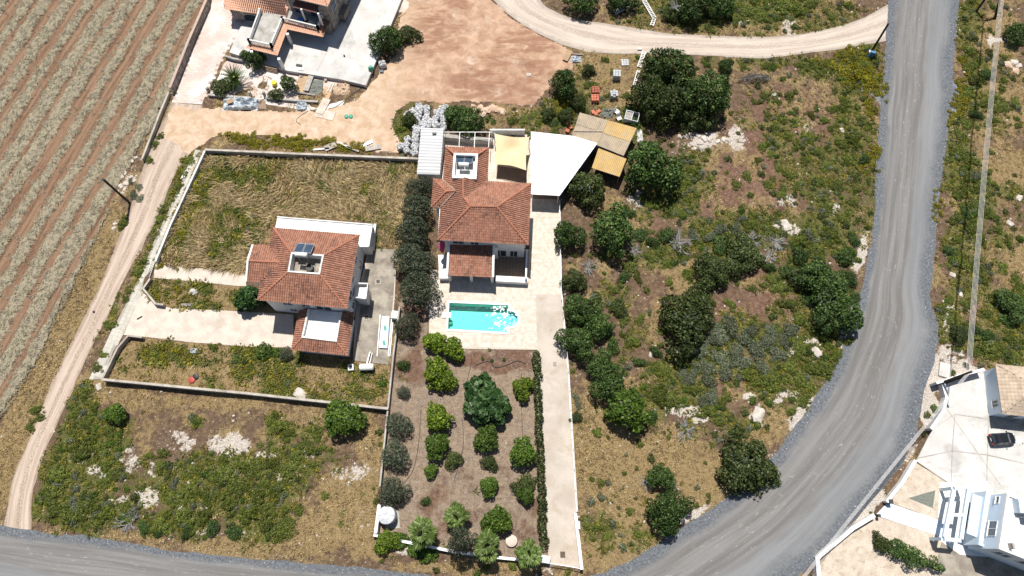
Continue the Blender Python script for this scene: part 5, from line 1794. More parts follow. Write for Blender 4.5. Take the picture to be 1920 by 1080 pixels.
st = [rc + U_ * -0.15 + N_ * (PR - cw)] + st + [rc + U_ * -0.15 - N_ * (PR - cw)]
bsb.prism(st, -dep + .01, -0.75)
bsb.build('round_steps', M['pool_blue'], pool_t)
nl = rc - U_ * 0.05
# water
wm = bpy.data.materials.new('pool_water')
t = NT(wm)
p = t.pos()
sx = t.n("SeparateXYZ"); t.l(p, sx.inputs[0])
w1 = t.noise(p, 1.15, 3, 0.55, 0.7)
w2 = t.noise(p, 4.5, 2, 0.5, 0.3)
h = t.math('ADD', w1, t.math('MULTIPLY', w2, 0.10))
# ripples made stronger at the east end to place the sun glints there
side = t.ramp(sx.outputs[0], ctr.x - 3.4, ctr.x + 0.4, 0.12, 1.0)
bp = t.n("Bump"); bp.inputs["Distance"].default_value = 0.13
t.l(side, bp.inputs["Strength"]); t.l(h, bp.inputs["Height"])
trn = t.n("BsdfTransparent"); trn.inputs[0].default_value = (0.62, 0.97, 0.90, 1)
gl = t.n("BsdfGlossy"); gl.inputs["Roughness"].default_value = 0.07
t.l(bp.outputs[0], gl.inputs["Normal"])
fr = t.n("Fresnel"); fr.inputs[0].default_value = 1.33
mx = t.n("MixShader"); t.l(fr.outputs[0], mx.inputs[0]); t.l(trn.outputs[0], mx.inputs[1]); t.l(gl.outputs[0], mx.inputs[2])
o = t.n("OutputMaterial"); t.l(mx.outputs[0], o.inputs[0])
mb = MB(); mb.add([(p.x, p.y, -0.10) for p in inset(inner, -0.01)], [tuple(range(n))])
if True:
    o_w = mb.build('water', wm, pool_t)
c0, c1 = q5(265, 738, 0), q5(332, 738, 0)
MB().box(((c0.x + c1.x) / 2, (c0.y + c1.y) / 2, 0.14), ((c1 - c0).length, 0.78, 0.12), 0).build('skimmer_slab', M['white'], pool_t)
c = q5(320, 770, 0)
MB().lathe((c.x, c.y, -dep + .01), [(0.35, 0), (0.35, 0.6), (0.30, 0.7)], 12).build('entry_step', M['pool_tile'], pool_t)

# terrace with a hole for the pool
def hole_sheet(name, outline, hole, z, mat):
    import bmesh
    bm = bmesh.new()
    a = [bm.verts.new((p[0], p[1], z)) for p in outline]
    b = [bm.verts.new((p[0], p[1], z)) for p in hole]
    es = [bm.edges.new((r_[i], r_[(i + 1) % len(r_)])) for r_ in (a, b) for i in range(len(r_))]
    bmesh.ops.triangle_fill(bm, use_beauty=True, use_dissolve=False, edges=es)
    for f in bm.faces:
        if f.normal.z < 0: f.normal_flip()
    me = bpy.data.meshes.new(name); bm.to_mesh(me); bm.free()
    me.materials.append(mat)
    return tag(link_mesh(name, me), kind='structure')


hol = [(p.x, p.y) for p in inset(outer, 0.08)]
ter = hole_sheet('terrace', tp, hol, 0.010, M['joint'])
tn = [(p.x, p.y) for p in G(DRIVE_N)]
dn = sheet('drive_paving', tn, 0.014, M['joint'], wig=0, px=False)
paving('paving_slab', tp, (P(806, 600), P(1004, 606)), (0.62, 0.42), 0.02, 0.012, M['paving'], ter, rows=True, hgt=0.008, skip=[[(p.x, p.y) for p in outer]])
paving('paving_slab', tn, (P(1004, 552), P(1050, 553)), (0.42, 0.62), 0.02, 0.017, M['paving'], dn, rows=True, hgt=0.008)
ds = [(p.x, p.y) for p in G(DRIVE_S)]
dr = sheet('driveway', ds, 0.016, M['joint'], wig=0, px=False)
cuts = [(0.0, 0.36), (0.364, 0.665), (0.669, 0.81), (0.814, 1.0)]
lft = resample(G(pg("1004,553 1008,656 1018,860 1029,1060")), 101); rgt = resample(G(pg("1053,552 1068,740 1090,1064")), 101)
for a, b in cuts:
    A = [lft[int(a * 100)], rgt[int(a * 100)], rgt[int(b * 100)], lft[int(b * 100)]]
    MB().prism([A[0], A[1], A[2], A[3]], 0.0, 0.035).build('concrete_bay', M['drive_concrete'], dr)
for x, y, s in ((1040, 683, 0.5), (1052, 826, 0.0), (1055, 1040, 0.62)):
    if s:
        c = P(x, y); MB().box((c.x, c.y, 0.045), (s, s * 1.2, 0.02)).build('drain_cover', M['old_concrete'] if s < .6 else M['bark'], dr)

# ================================================================== the house on the left lot
def q6(x, y, h): return P(420 + x / 3.178, 380 + y / 3.178, h)


LE = 6.2
lh0 = q6(500, 400, 0)
lh = thing('walled_lot_house', 'white two storey house with orange hipped roof standing in the walled dry grass lot', 'house', (lh0.x, lh0.y, 0))
NW, NE_, SE_, SW_ = q6(296, 150, LE), q6(808, 193, LE), q6(733, 632, LE), q6(200, 580, LE)
LT = 7.75
h1, h2, h3, h4 = q6(402, 297, LT), q6(597, 312, LT), q6(573, 430, LT), q6(380, 415, LT)
bN, bI, bA, bW, bS, bJ = q6(181, 254, LE - .05), q6(268, 252, LE), q6(341, 357, LE + .85), q6(152, 347, LE + .82), q6(142, 470, LE - .05), q6(214, 476, LE)
tiles([SW_, SE_, h3, h4], SW_, SE_, lh, M['tile'])
tiles([SE_, NE_, h2, h3], SE_, NE_, lh, M['tile'])
tiles([NE_, NW, h1, h2], NE_, NW, lh, M['tile'])
tiles([NW, bI, bA, bJ, SW_, h4, h1], NW, SW_, lh, M['tile'])
tiles([bN, bI, bA, bW], bI, bN, lh, M['tile'])
tiles([bS, bJ, bA, bW], bS, bJ, lh, M['tile'])
for a, b in ((NW, h1), (NE_, h2), (SE_, h3), (SW_, h4), (bW, bA)): ridge(a, b, lh)
vl = MB()
for a, b in ((bA, bI), (bA, bJ)): vl.bar(a + Vector((0, 0, .05)), b + Vector((0, 0, .05)), 0.14, 0.05)
vl.build('valley_flashing', M['tile_under'], lh)
gb = MB()
gv = (v2(bN) - v2(bS)).normalized(); gn = Vector((-gv.y, gv.x)) * 0.2
for a, b in ((bN, bW), (bW, bS)):
    gb.bar(Vector((a.x + gn.x, a.y + gn.y, a.z + .08)), Vector((b.x + gn.x, b.y + gn.y, b.z + .08)), 0.26, 0.2)
gb.build('gable_verge', M['white'], lh)
foot = [NW, NE_, SE_, SW_, bJ, bS, bN, bI]
lbody = inset([v2(p) for p in foot], 0.5)
MB().prism(lbody, -0.1, LE - .02).build('wall', M['white'], lh)
MB().prism([v2(p) for p in foot], LE - .15, LE - .04, bottom=True).build('eaves', M['white'], lh)
wl = MB()
o_ = [v2(h1), v2(h2), v2(h3), v2(h4)]; i_ = inset(o_, 0.22)
for k in range(4):
    k2 = (k + 1) % 4
    wl.prism([o_[k], o_[k2], i_[k2], i_[k]], 6.4, LT + .15)
wl.build('roof_well', M['white_dirty'], lh)
MB().prism(i_, 6.4, 6.5).build('well_floor', M['old_concrete'], lh)
wq = q6(515, 395, 6.5)
MB().lathe((wq.x, wq.y, 6.5), [(.55, 0), (.55, .5), (.5, .55)], 14).build('well_shadow_drum', M['black'], lh)  # black drum added for the round shadow in the well
dl = (o_[1] - o_[0]).normalized()
solar(420 + 475 / 3.178, 380 + 330 / 3.178, 7.55, math.atan2(dl.y, dl.x), 'solar heater with white cylinder rising from the roof well of the left house', tank_len=1.7, drop=1.0)
wcn = (o_[0] + o_[1] + o_[2] + o_[3]) / 4
# windows: east and south walls (corner order NW NE SE SW ...)
B = lbody
for s0, s1, z0, z1 in ((0.70, 0.80, 3.9, 5.2), (0.40, 0.49, 4.0, 5.2), (0.14, 0.30, 3.3, 5.4), (0.72, 0.84, 0.9, 2.2), (0.1, 0.2, 0.9, 2.2)):
    window(lh, B[2].lerp(B[1], s0), B[2].lerp(B[1], s1), z0, z1, n=1)
for s0, s1, z0, z1 in ((0.20, 0.32, 3.8, 5.2), (0.44, 0.54, 3.8, 5.2), (0.60, 0.80, 3.1, 5.2), (0.22, 0.31, 0.9, 2.0)):
    window(lh, B[3].lerp(B[2], s0), B[3].lerp(B[2], s1), z0, z1)
# flat white terrace block behind the house
fb = [q6(317, 85, 3.1), q6(884, 131, 3.1), q6(862, 262, 3.1), q6(790, 260, 3.1), q6(290, 215, 3.1)]
MB().prism([v2(p) for p in fb], -0.05, 3.0).build('rear_terrace', M['white'], lh)
pr = MB()
for a, b in ((fb[0], fb[1]), (fb[1], fb[2])):
    pr.bar(Vector((a.x, a.y, 3.08)), Vector((b.x, b.y, 3.08)), 0.16, 0.2)
pr.build('parapet', M['white_dirty'], lh)
fx = [q6(893, 124, 1.4), q6(908, 126, 1.4), q6(888, 266, 1.4), q6(868, 266, 1.4)]
MB().prism([v2(p) for p in fx], -.05, 1.4).build('side_wall', M['white_dirty'], lh)
# east balcony
eb = [q6(783, 488, 3.1), q6(862, 490, 3.1), q6(850, 580, 3.1), q6(772, 570, 3.1)]
MB().prism([v2(p) for p in eb], 2.85, 3.05, bottom=True).build('balcony', M['white_dirty'], lh)
pr = MB()
for a, b in ((eb[0], eb[1]), (eb[1], eb[2]), (eb[2], eb[3])):
    a2, b2 = v2(a), v2(b); d = (b2 - a2).normalized(); nr = Vector((-d.y, d.x)) * 0.06
    pr.prism([a2 + nr, b2 + nr, b2 - nr, a2 - nr], 3.05, 3.75)
pr.build('balcony_parapet', M['white'], lh)
MB().prism(inset([v2(p) for p in eb], 0.2), -.05, 2.85).build('balcony_wall', M['white_dirty'], lh)
# tiled skirt and terrace in front
SK = 3.0
ow, os_, oe, on = q6(448, 640, SK), q6(402, 876, SK), q6(736, 911, SK), q6(778, 650, SK)
iw, is_, ie, inn = q6(503, 628, 3.7), q6(464, 806, 3.7), q6(674, 832, 3.7), q6(706, 650, 3.7)
tiles([ow, os_, is_, iw], ow, os_, lh, M['tile'])
tiles([os_, oe, ie, is_], os_, oe, lh, M['tile'])
tiles([oe, on, inn, ie], oe, on, lh, M['tile'])
for a, b in ((os_, is_), (oe, ie)): ridge(a, b, lh)
o_ = [v2(iw), v2(is_), v2(ie), v2(inn)]; i_ = inset(o_, 0.2)
wl = MB()
for k in range(3):
    wl.prism([o_[k], o_[k + 1], i_[k + 1], i_[k]], 3.2, 3.95)
wl.build('terrace_parapet', M['white_dirty'], lh)
MB().prism(o_, 2.9, 3.3, bottom=True).build('terrace_floor', M['white'], lh)
MB().prism([v2(p) for p in (ow, os_, oe, on)], SK - .14, SK - .04, bottom=True).build('terrace_soffit', M['white'], lh)
lo_ = inset([v2(p) for p in (ow, os_, oe, on)], 0.5)
MB().prism([lo_[0].lerp(lo_[1], .45), lo_[1], lo_[2], lo_[3], lo_[0]], -.05, SK - .1).build('lower_wall', M['white'], lh)

# grounds of the left lot
sw_poly = [(p.x, p.y) for p in G(SIDEWALK)]
sw = sheet('pavement', sw_poly, 0.02, M['paver_joint'], wig=0.0, px=False)
a, b = P(167, 711), P(366, 281)
paving('paver', sw_poly, (a, b), (0.60, 0.60), 0.03, 0.022, M['sidewalk'], sw, hgt=0.006)
MB().add([], [])
c = P(373, 291); tag(MB().box((c.x, c.y, 0.075), (0.6, 0.9, 0.03), -0.45).build('manhole_cover', M['dark_metal'], sw))
sheet('path', PATH1, 0.016, M['stamped'], wig=0.12)
sheet('drive', DRIVE1, 0.018, M['stamped'], wig=0.05)
by = sheet('back_yard', BACKYARD, 0.012, M['joint'], wig=0.0)
gq = [P(691, 466), P(744, 468), P(728, 684), P(662, 676)]
for a, b in ((0, .21), (.213, .42), (.423, .64), (.643, 1.0)):
    MB().prism([v2(gq[0]).lerp(v2(gq[3]), a), v2(gq[1]).lerp(v2(gq[2]), a), v2(gq[1]).lerp(v2(gq[2]), b), v2(gq[0]).lerp(v2(gq[3]), b)], 0.0, 0.04).build('concrete_bay', M['old_concrete'], by)
for x, y in ((709, 528), (687, 595)):
    c = P(x, y)
    MB().box((c.x, c.y, 0.05), (0.85, 0.9, 0.024), 0.1).build('manhole_surround', M['concrete'], by)
    MB().box((c.x, c.y, 0.065), (0.5, 0.5, 0.024), 0.1).build('manhole_cover', M['bark'], by)
wall('garden_wall', 'long concrete wall along the back of the dry grass lot below the yellow flowers', [(384, 280), (560, 288), (783, 297)], 1.2, M['wallcap'], 0.28)
wall('garden_wall', 'concrete wall with deep shade along the front of the left lot', [(190, 711), (460, 737), (728, 766)], 1.3, M['wallcap'], 0.26)
wall('garden_wall', 'whitish wall between the pavers and the dry grass of the left lot', [(384, 282), (318, 424), (291, 490)], 0.9, M['white_dirty'], 0.22)
wall('garden_wall', 'low dark wall stub bending round the narrow garden between path and drive', [(281, 522), (268, 541), (291, 569), (306, 571)], 0.8, M['wallcap'], 0.2)
wall('garden_wall', 'angled wall between the pavers and the front corner of the left lot', [(192, 709), (220, 652), (240, 629), (266, 632)], 0.9, M['wallcap'], 0.2)
gt = thing('garden_gate', 'thin white metal gate at the pavement end of the narrow path', 'gate', tuple(P(285, 503)))
g0, g1 = P(291, 492), P(281, 521)
for k in range(9):
    c = g0.lerp(g1, k / 8); MB().bar(c, c + Vector((0, 0, 1.0)), 0.04).build('bar', M['white'], gt)
mb = MB(); mb.bar(g0 + Vector((0, 0, 1)), g1 + Vector((0, 0, 1)), 0.06); mb.bar(g0 + Vector((0, 0, .15)), g1 + Vector((0, 0, .15)), 0.06); mb.build('rail', M['white'], gt)
wall('boundary_wall', 'thin grey wall dividing the two house lots beside the olives', [(749, 575), (738, 660), (727, 768), (712, 912)], 1.0, M['concrete'], 0.16)
wall('boundary_wall', 'white end of the dividing wall beside the water tank', [(711, 946), (704, 1000)], 1.2, M['white'], 0.35)
NTH = ['first', 'second', 'third', 'fourth', 'fifth', 'sixth', 'seventh', 'eighth', 'ninth', 'tenth', 'eleventh']

# ------------------------------------------------------------------ fences and walls of the pool house lot
def mesh_fence(label, pts, h, group=None, n=10):
    g = [P(p[0], p[1], h) for p in pts]
    t = thing('mesh_fence', label, 'fence', (g[0].x, g[0].y, 0), 0, group)
    r = resample(g, n)
    for p in r:
        MB().box((p.x, p.y, h / 2 - .03), (0.07, 0.07, h)).build('post', M['metal'], t)
    mb = MB()
    for i in range(n - 1):
        for z in np.linspace(0.15, h - .03, 5): mb.bar((r[i].x, r[i].y, z), (r[i + 1].x, r[i + 1].y, z), 0.018)
        for k in range(6):
            c = r[i].lerp(r[i + 1], k / 6); mb.bar((c.x, c.y, .1), (c.x, c.y, h), 0.014)
    mb.build('wire_mesh', M['metal'], t, kind='stuff')
    mb = MB()
    for i in range(n - 1): mb.bar((r[i].x, r[i].y, h), (r[i + 1].x, r[i + 1].y, h), 0.05)
    mb.build('top_rail', M['white'], t)
    MB()
    return t


wall('kerb_wall', 'low white kerb wall along the east side of the long driveway', [(1049, 372), (1052, 540), (1066, 700), (1082, 960)], 0.35, M['white_dirty'], 0.18)
mesh_fence('light wire fence along the east side of the long driveway', [(1049, 374), (1052, 540), (1067, 700), (1083, 958)], 1.3, n=18)
wall('gate_wall', 'white wall at the road end of the driveway beside the gate', [(1079, 962), (1091, 1068)], 1.2, M['white'], 0.34)
wall('front_wall', 'white front wall below the palms along the road', [(700, 1003), (780, 1020), (860, 1036), (940, 1046), (1029, 1055)], 0.9, M['white'], 0.28)
c = P(1018, 1050, 1.0)
wall('front_wall', 'broad white wall panel between the last palm and the gate', [(1010, 1046), (1031, 1050)], 1.3, M['white'], 0.8)
gt = thing('sliding_gate', 'white barred gate closing the foot of the driveway', 'gate', tuple(P(1060, 1060)))
a, b = P(1031, 1056, 1.1), P(1088, 1066, 1.1)
for k in range(26):
    c = a.lerp(b, k / 25); MB().bar((c.x, c.y, 0.08), (c.x, c.y, 1.1), 0.045).build('bar', M['white'], gt)
mb = MB()
for z in (0.1, 1.08): mb.bar((a.x, a.y, z), (b.x, b.y, z), 0.08)
mb.build('rail', M['white'], gt)
c = P(1082, 985)
mb = MB(); mb.box((c.x + .1, c.y, .7), (0.35, 1.0, 1.4)); mb.build('intercom', M['plastic_grey'])
o = bpy.data.objects['intercom']; o.name = 'gate_cabinet'; tag(o, 'grey cabinet on the wall beside the driveway gate', 'cabinet')

# water tank and small round things
def drum(px, py, r, h, name, label, cat, mat, lid=None):
    c = P(px, py, h)
    t = thing(name, label, cat, (c.x, c.y, 0))
    mb = MB().lathe((c.x, c.y, 0), [(r, -0.03), (r, h * .9), (r * .94, h * .97)], 20); mb.build('body', mat, t)
    mb = MB().lathe((c.x, c.y, h * .97), [(r * .94, 0), (r * .4, r * .12), (0.02, r * .13)], 20); mb.build('lid', lid or mat, t)
    return t, c


tk, c = drum(724, 966, 1.15, 1.9, 'water_tank', 'round grey plastic water tank in the corner of the orchard', 'water tank', M['plastic_grey'])
mb = MB()
for k in range(8):
    a = k * math.pi / 4
    mb.bar((c.x + .35 * math.cos(a), c.y + .35 * math.sin(a), 1.99), (c.x + 1.05 * math.cos(a), c.y + 1.05 * math.sin(a), 1.90), 0.08, 0.05)
mb.build('rib', M['plastic_grey'], tk)
MB().lathe((c.x - .15, c.y + .35, 1.9), [(0.26, 0), (0.26, .12), (.2, .15)], 12).build('hatch', M['metal'], tk)
sheet('tank_slab', pg("730,955 748,958 750,990 722,992 722,980"), 0.03, M['concrete'], wig=0)
sheet('planter_path', pg("806,640 872,656 870,662 804,648"), 0.005, M['concrete'], wig=0)
dk, c = drum(959, 1014, 0.75, 0.45, 'round_table', 'round cream disc on a low stand beside the front palms', 'table', M['stamped'])
# garden details: irrigation hose, planting ring
def hose(pts, label, r=0.03, mat=None, name='hose', cat='hose'):
    g = [P(*p) for p in pts]
    g = catmull(g, 6)
    return tag(MB().tube([(p.x, p.y, max(0, gz(p.x, p.y)) + .035) for p in g], r, 5).build(name, mat or M['black']), label, cat)


hose([(884, 672), (882, 688), (875, 720), (868, 780), (868, 840), (852, 900)], 'black irrigation hose running down the orchard past the fig')
hose([(978, 700), (978, 760), (980, 820)], 'black irrigation hose between the right hand citrus trees')
hose([(790, 760), (785, 830), (775, 880), (758, 905)], 'black irrigation hose down the left orchard row')
hose([(892, 684), (915, 677), (930, 688), (950, 684), (970, 676), (985, 682)], 'brown wavy edging round the bare planting strip', 0.10, M['bark'], 'bed_edging', 'edging')
for (x, y), q in zip(((905, 672), (922, 676), (945, 674)), ('left', 'middle', 'right')):
    plant('bush', x, y, 4, q + ' tiny seedling in the bare planting strip below the pool', 'seedling', 'seedling', 'seedlings in the planting strip')
# hedge along the drive
hg0, hg1 = P(1006, 662, 1), P(1020, 1025, 1)
hr = np.random.default_rng(77)
L = (hg1 - hg0).length
C = np.stack([np.linspace(0, L, 90) + hr.normal(0, .1, 90), hr.normal(0, .12, 90), 0.75 + hr.normal(0, .12, 90)], 1)
C2 = C.copy(); C2[:, 2] = 0.35
V, F, T = leaf_cloud(np.concatenate([C, C2]), np.full(180, 0.50), 9000, 0.13, 78)
ht = thing('hedge', 'long clipped dark hedge between the orchard and the driveway', 'hedge', (hg0.x, hg0.y, 0), math.atan2((hg1 - hg0).y, (hg1 - hg0).x))
link_mesh('foliage', np_mesh('foliage', V, F, M['leaf_lent'], T), ht)
mb = MB()
for k in range(22):
    mb.tube([Vector((L * k / 21, 0, -.05)), Vector((L * k / 21 + .05, .05, .8))], [.04, .02], 5)
st = link_mesh('stems', mb.mesh('stems', M['bark']), ht); st.name = 'stem_row'

# ------------------------------------------------------------------ orchard and house trees (photo place of crown, radius in photo pixels)
OL = 'olives crowding the west side of the pool house'
for x, y, r, lab in ((786, 358, 28, 'grey green olive at the top of the row beside the annexe'), (782, 398, 34, 'grey green olive level with the tiled roof of the pool house'), (775, 442, 36, 'broad grey green olive left of the front eave of the pool house'),
                     (768, 486, 34, 'grey green olive left of the porch, nearest the concrete back yard'), (790, 500, 32, 'grey green olive hiding the white side terrace'), (786, 548, 38, 'large grey green olive at the foot of the row by the terrace')):
    plant('olive', x, y, r, lab, 'olive_tree', 'tree', OL, 1.05)
plant('olive', 764, 611, 26, 'round olive standing alone left of the pool terrace', 'olive_tree', 'tree', None, 1.0)
plant('darkbush', 756, 684, 13, 'small dark shrub on the dividing wall above the orchard', 'shrub', 'shrub')
plant('olive', 757, 735, 13, 'smallest olive of the orchard against the dividing wall', 'olive_tree', 'tree', None, 0.9)
plant('olive', 748, 797, 26, 'upper of the three round olives along the dividing wall', 'olive_tree', 'tree', None, 0.9)
plant('olive', 741, 853, 29, 'middle of the three round olives along the dividing wall', 'olive_tree', 'tree', None, 0.9)
plant('olive', 737, 921, 30, 'lowest of the three round olives, above the water tank', 'olive_tree', 'tree', None, 0.9)
plant('citrus', 817, 642, 22, 'bright citrus tree touching the corner of the pool terrace', 'citrus_tree', 'tree', None, 1.1)
plant('citrus', 850, 655, 22, 'bright citrus tree overlapping the lower edge of the terrace', 'citrus_tree', 'tree', None, 1.0)
plant('citrus', 818, 695, 27, 'bright yellow green citrus tree left of the fig', 'citrus_tree', 'tree', None, 1.0)
plant('citrus', 835, 715, 22, 'bright citrus tree close to the left side of the fig', 'citrus_tree', 'tree', None, 0.9)
plant('citrus', 822, 784, 27, 'round yellow green citrus tree below the left citrus clump', 'citrus_tree', 'tree', None, 1.0)
plant('roundtree', 819, 836, 25, 'mid green round tree under the yellow green citrus', 'fruit_tree', 'tree', None, 0.95)
plant('roundtree', 808, 883, 14, 'small green sapling in the left orchard row', 'sapling', 'tree', None, 0.9)
plant('darkbush', 798, 940, 10, 'small dark shrub above the left palm', 'shrub', 'shrub')
plant('fig', 910, 752, 45, 'large fig tree with big dark leaves in the middle of the orchard', 'fig_tree', 'tree', None, 0.9)
plant('roundtree', 912, 822, 26, 'loose green tree just below the fig', 'fruit_tree', 'tree', None, 0.8)
plant('lentisk', 917, 868, 16, 'thin brownish green shrub below the fig', 'shrub', 'shrub', None, 1.0)
plant('lentisk', 850, 862, 18, 'sparse twiggy brown shrub left of the orchard centre', 'shrub', 'shrub', None, 1.0)
plant('roundtree', 917, 912, 19, 'small bright green tree above the round clipped citrus', 'fruit_tree', 'tree', None, 1.0)
plant('roundtree', 931, 977, 28, 'neat round green citrus above the front palms', 'citrus_tree', 'tree', None, 1.0)
plant('citrus', 980, 728, 21, 'round yellow green citrus right of the fig', 'citrus_tree', 'tree', None, 1.0)
plant('roundtree', 980, 849, 27, 'dense round green citrus beside the hedge', 'citrus_tree', 'tree', None, 1.0)
plant('lentisk', 984, 910, 22, 'duller green tree beside the lower hedge', 'fruit_tree', 'tree', None, 1.1)
plant('roundtree', 985, 928, 18, 'green tree overlapping the duller tree by the lower hedge', 'fruit_tree', 'tree', None, 1.0)
plant('olive', 866, 1014, 28, 'round dull green tree between the front palms', 'olive_tree', 'tree', None, 2.2)
plant('citrus', 724, 1016, 22, 'yellow green bush at the left end of the front wall', 'bush', 'bush', None, 0.8)
plant('bush', 748, 1014, 20, 'green bush beside the left palm on the front wall', 'bush', 'bush', None, 0.8)
plant('bush', 802, 1036, 20, 'low green bush spilling over the front wall below the left palm', 'bush', 'bush', None, 0.7)
plant('bush', 778, 1030, 16, 'small green bush between the two bushes on the front wall', 'bush', 'bush', None, 0.7)


def frond_mesh(seed):
    """one fan leaf: stalk along +x, pleated fan at its end"""
    r = random.Random(seed)
    mb = MB()
    c = Vector((0.50, 0, 0.02))
    mb.tube([Vector((0, 0, 0)), Vector((.28, 0, .05)), c], [0.024, 0.020, 0.016], 3, tint=0.3, caps=False)
    n = 12
    fw, side = Vector((0.93, 0, -0.36)), Vector((0, 1, 0))
    for k in range(n):
        t0 = (k / n - .5) * 3.9; t1 = ((k + 1) / n - .5) * 3.9; tm = (t0 + t1) / 2
        R = 0.38 * (0.9 + 0.1 * math.cos(tm)) * r.uniform(.9, 1.1)
        def at(t, q): return c + fw * math.cos(t) * q + side * math.sin(t) * q
        up = Vector((0, 0, 0.025))
        tip = at(tm, R * 1.10) + Vector((0, 0, -0.08 - .06 * r.random()))
        mb.add([c, at(t0, R * .86) - up, at(tm, R * .90) + up, at(t1, R * .86) - up, tip], [(0, 1, 2), (0, 2, 3), (1, 4, 2), (2, 4, 3)], r.uniform(.3, 1))
    return mb.mesh('frond', M['leaf_palm'])


FROND = [frond_mesh(i) for i in range(3)]
for i, (x, y, r, h, lab) in enumerate(((792, 1000, 33, 2.6, 'leftmost fan palm on the front wall, above the green bushes'), (855, 968, 27, 2.2, 'fan palm standing back from the wall above the dull green tree'), (911, 1024, 31, 3.2, 'fan palm between the dull green tree and the round cream disc'), (991, 1038, 30, 3.2, 'fan palm nearest the driveway gate'))):
    g = P(x, y); ppm = FPX / (CAM_H * cT + g.y * sT); rr = r / ppm
    b = P(x, y, h)
    t = thing('fan_palm', lab, 'palm', (b.x, b.y, gz(b.x, b.y)), i * 1.3, 'fan palms along the front wall')
    mb = MB(); mb.tube([(0, 0, -.1), (0, 0, h * .5), (0, 0, h)], [.24, .19, .17], 9)
    link_mesh('trunk', mb.mesh('trunk', M['bark']), t)
    for k in range(15):
        o = link_mesh('frond', FROND[k % 3], t)
        o.location = (0, 0, h)
        o.rotation_euler = (random.uniform(-.25, .25), -(1.35 - 1.75 * (k / 15.0) + random.uniform(-.1, .1)), k * 2.39996 + random.uniform(-.2, .2))
        q = rr * random.uniform(.85, 1.15); o.scale = (q, q, q)

# ------------------------------------------------------------------ white sacks behind the house
def bag_mesh(seed):
    r = np.random.default_rng(seed)
    n = 9
    V, F = [], []
    # rounded cube, creased and dented, with a gathered top
    lin = np.linspace(-1, 1, n)
    idx = {}
    def key(p): return tuple(np.round(p, 5))
    for ax in range(3):
        for s in (-1, 1):
            for i in range(n - 1):
                for j in range(n - 1):
                    q = []
                    for di, dj in ((0, 0), (1, 0), (1, 1), (0, 1)):
                        p = np.zeros(3); p[ax] = s; p[(ax + 1) % 3] = lin[i + di]; p[(ax + 2) % 3] = lin[j + dj]
                        k = key(p)
                        if k not in idx: idx[k] = len(V); V.append(p)
                        q.append(idx[k])
                    F.append(q if s > 0 else q[::-1])
    V = np.array(V)
    L4 = (np.abs(V) ** 4).sum(1) ** 0.25
    V = V / L4[:, None]
    a = np.arctan2(V[:, 1], V[:, 0])
    rad = np.hypot(V[:, 0], V[:, 1])
    ph = r.random(6) * 6.28
    cr = 0.07 * np.sin(5 * a + ph[0]) + 0.05 * np.sin(9 * a + ph[1] + 2 * V[:, 2]) + 0.09 * (fbm(V[:, 0] * 2.4 + seed * 9, V[:, 1] * 2.4 + V[:, 2] * 2, seed, 3) - .5)
    V[:, :2] *= (1 + cr)[:, None]
    top = np.clip(V[:, 2], 0, 1)
    V[:, 2] += top * (0.22 * np.sin(6 * a + ph[2]) * rad - 0.28 * np.exp(-((V[:, 0] - .1) ** 2 + V[:, 1] ** 2) / 0.10) + .22 * (fbm(V[:, 0] * 3, V[:, 1] * 3 + seed, seed + 3, 3) - .5))
    V *= np.array([0.52, 0.52, 0.45]); V[:, 2] += 0.43
    return np_mesh('sack', V, np.array(F), M['bag'], None, smooth=False)


BAG = [bag_mesh(i) for i in range(4)]
mb = MB()
for s in (-1, 1):
    mb.tube([(s * .4, -.15, .7), (s * .3, -.1, 1.0), (s * .1, .1, .95), (s * .15, .3, .78)], .045, 4)
    mb.tube([(-.3, s * .35, .75), (-.05, s * .2, .98), (.25, s * .3, .8)], .04, 4)
LOOPS = mb.mesh('lifting_loops', M['bag'])
bags = """305,130 405,157 255,190 530,208 595,165 640,150 635,205 305,205 410,222 515,285 400,285 285,270 300,335 455,330 415,375 520,372 270,400 280,445 265,488 165,240 625,290 622,345 620,395 160,545 262,552 150,612 258,640 150,688 250,718 78,640 335,165 212,215 560,240 345,400 380,330"""
for i, w in enumerate(bags.split()):
    x, y = map(float, w.split(','))
    b = P(740 + x / 6.75, 180 + y / 6.75, 0.55)
    rws = sorted(float(q.split(',')[1]) for q in bags.split())
    rnk = rws.index(y); rowi = rnk // 5
    five = sorted((q for q in bags.split() if rws.index(float(q.split(',')[1])) // 5 == rowi), key=lambda q: float(q.split(',')[0]))
    t = thing('bulk_sack', 'white bulk sack, %s from left in %s row by the annexe' % (NTH[five.index(w)], NTH[rowi]), 'sack', (b.x, b.y, 0.0), random.uniform(0, 6.28), 'white bulk sacks heaped behind the annexe')
    s = random.uniform(0.95, 1.18); t.scale = (s, s, s)
    link_mesh('bag', BAG[i % 4], t); link_mesh('lifting_loop', LOOPS, t)

# ------------------------------------------------------------------ boulders and rocks
def rock_mesh(seed, mat, k=2):
    import bmesh
    bm = bmesh.new(); bmesh.ops.create_icosphere(bm, subdivisions=k, radius=1)
    me = bpy.data.meshes.new('rock'); bm.to_mesh(me); bm.free()
    n = len(me.vertices); co = np.zeros(n * 3, np.float32); me.vertices.foreach_get('co', co); co = co.reshape(-1, 3)
    f = 0.45 + 1.1 * fbm(co[:, 0] * 1.6 + seed * 5, co[:, 1] * 1.6 + co[:, 2] * 1.7, seed, 4) + 0.12 * np.sign(np.sin(co[:, 0] * 5 + seed)) * 0.5
    co = co * f[:, None] * np.array([1, .8, .6]); me.vertices.foreach_set('co', co.ravel()); me.materials.append(mat); me.update()
    return me


BOUL = [rock_mesh(i, M['boulder']) for i in range(3)]
ROCK_ = [rock_mesh(10 + i, M['rock']) for i in range(3)]


